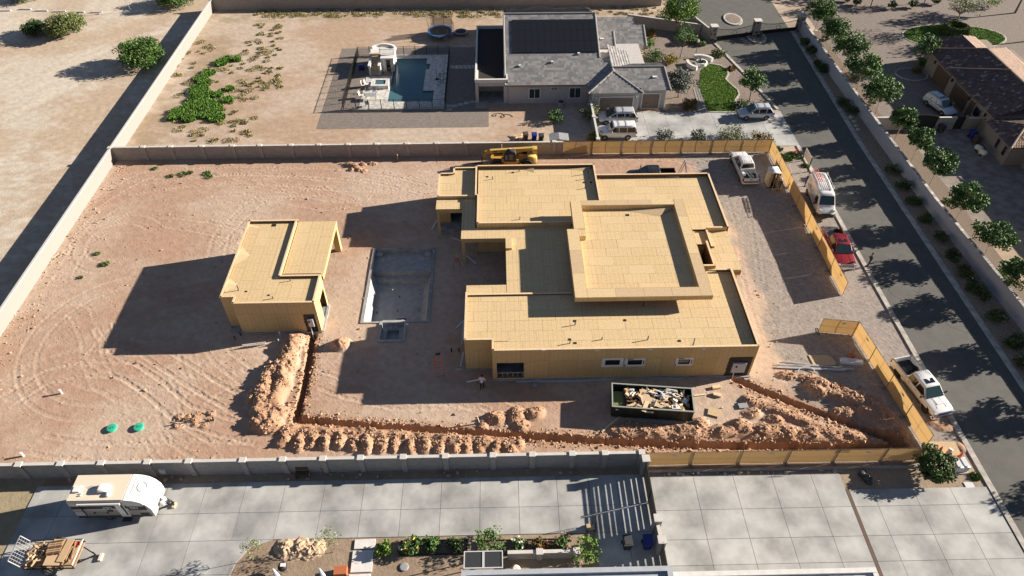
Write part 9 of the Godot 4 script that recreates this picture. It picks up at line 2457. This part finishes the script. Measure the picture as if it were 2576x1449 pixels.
	# south garden
	for q in [[1, 1280, 1190, 0.75, 1.0, bright, "small lime shrub beside the pale paving slabs", null], [1, 1575, 1170, 0.8, 1.1, G1, "rose bush with yellow blooms in the west bed", Color(0.6, 0.45, 0.08)], [1, 1490, 1180, 0.45, 0.6, G1, "small white flowering rose at the west bed's corner", Color(0.7, 0.65, 0.6)], [1, 1770, 1150, 0.65, 0.9, G1, "green rose bush in the middle of the west bed", null], [1, 2010, 1150, 0.65, 0.8, dark, "dark green rose bush at the west bed's end", null], [1, 2350, 1150, 1.35, 2.1, G1, "tall leafy citrus bush behind the shade screen panels", null],
		[2, 60, 1140, 0.6, 0.8, G1, "rose bush with a white bloom in the east bed", Color(0.7, 0.68, 0.62)], [2, 280, 1150, 0.65, 0.85, rust, "bronze leaved rose bush in the east bed", null], [2, 510, 1130, 0.75, 0.9, G1, "rose bush with pink blooms in the east bed", Color(0.6, 0.12, 0.15)], [2, 740, 1230, 1.2, 1.7, bright, "bright green bushy shrub at the striped driveway shade", null]]:
		var o = {"clumps": 16, "leaves": 40, "leaf": 0.11}
		if q[7] != null: o["flowers"] = q[7]; o["nf"] = 14
		shrub(q[6], Z(q[0], 3, q[1], q[2]), q[3], q[4], q[5], o)
	for q in [[0, 2570, 1280, "in the bed's western end"], [1, 775, 1205, "beside the dirt mound"]]:
		tree("thin pale palo verde sapling with stake %s" % q[3], Z(q[0], 3, q[1], q[2]), 2.6, 0.9, 1.2, [Color(0.22, 0.26, 0.12), Color(0.18, 0.22, 0.10)], {"called": "sapling", "clumps": 14, "leaves": 26, "leaf": 0.07, "tr": 0.025, "cr": 0.4})
	var mdr = []
	for i in 5:
		var q = Z(1, 3, 300 + i * 75, 1165 + (i % 2) * 25); one("dirt_heap", heap(rr(0.8, 1.2), rr(0.25, 0.4)), M.heap_soil, "pale dirt heap in the planted strip beside the sapling", "dirt heap", q, rr(0, 6), "dirt heaps in the planted strip")
	shrub("large dark green juniper bush at the driveway's street corner", Vector3(33.75, 0, -29.3), 1.75, 2.4, juni, {"called": "juniper_bush", "clumps": 70, "leaves": 70, "cr": 0.24, "leaf": 0.13})
	tree("broad tree beyond the driveway's street end, shading the kerb", Vector3(51.0, 0, -28.5), 5.0, 2.2, 1.8, G1, {"clumps": 28, "leaves": 60})
func heap(r: float, h: float) -> MB:
	var b = MB.new(); var rows = []; var nz = fnl(rng.randi_range(1, 999), 1.0, 3)
	for i in 12:
		var t = i / 11.0; var ring = []
		for k in 30:
			var a = -TAU * k / 30.0; var q = r * (1.0 - t * 0.97)
			var x = cos(a) * q; var z = sin(a) * q
			var e = 1.0 + 0.35 * nz.get_noise_2d(x * 2.2, z * 2.2)
			ring.append(Vector3(x * e, h * (1.0 - pow(1.0 - t, 1.3)) * (1.0 + 0.5 * nz.get_noise_2d(x * 3.0 + 9.0, z * 3.0)) - 0.04 + 0.07 * nz.get_noise_2d(x * 9.0, z * 9.0), z * e))
		rows.append(ring)
	b.grid(rows, true, false, true)
	return b
func tuft_poly(called: String, label: String, poly: Array, y: float, n: int, cols: Array, h: float):
	var pv = PackedVector2Array(poly); var lo = pv[0]; var hi = pv[0]
	for q in pv: lo = lo.min(q); hi = hi.max(q)
	var spots = []
	var k = 0
	while spots.size() < n and k < n * 4:
		k += 1
		var p = Vector2(rr(lo.x, hi.x), rr(lo.y, hi.y))
		if Geometry2D.is_point_in_polygon(p, pv): spots.append([Vector3(p.x, y, p.y), 0.05, 2])
	tufts(called, label, "grass", spots, cols, h, M.leaf)
func _ready():
	# camera
	var cam := Camera3D.new()
	cam.name = "camera"
	cam.position = Vector3(0, HCAM, 0); cam.basis = cam_basis
	cam.fov = 44.15; cam.far = 900.0; cam.near = 0.5; cam.current = true
	add_child(cam)
	# sky, sun, exposure
	var env := Environment.new()
	env.background_mode = Environment.BG_SKY
	var sm := ProceduralSkyMaterial.new()
	sm.sky_top_color = Color(0.31, 0.37, 0.47); sm.sky_horizon_color = Color(0.60, 0.62, 0.64); sm.sky_curve = 0.12
	sm.ground_bottom_color = Color(0.36, 0.29, 0.23); sm.ground_horizon_color = Color(0.52, 0.55, 0.58)
	var sky := Sky.new(); sky.sky_material = sm
	env.sky = sky
	env.background_energy_multiplier = 0.47
	env.tonemap_mode = Environment.TONE_MAPPER_LINEAR
	env.tonemap_exposure = 2.62
	env.sdfgi_enabled = true; env.ssao_enabled = true; env.ssil_enabled = true
	var we := WorldEnvironment.new(); we.name = "world_environment"; we.environment = env
	add_child(we)
	var sun := DirectionalLight3D.new()
	sun.name = "sun"
	sun.light_energy = 1.6; sun.light_color = Color(1.0, 0.95, 0.885); sun.light_angular_distance = 0.5; sun.shadow_enabled = true
	var el := deg_to_rad(19.4); var az := deg_to_rad(12.0)
	add_child(sun)
	sun.look_at_from_position(Vector3.ZERO, Vector3(-cos(el) * cos(az), -sin(el), cos(el) * sin(az)))
	make_materials()
	build_ground()
	build_main_house()
	build_casita()
	build_pool_shell()
	build_site()
	build_vehicles()
	build_north_house()
	build_north_yard()
	build_gate()
	street_wall()
	build_right_house()
	build_south()
	build_objects()
	build_people()
	build_plants()
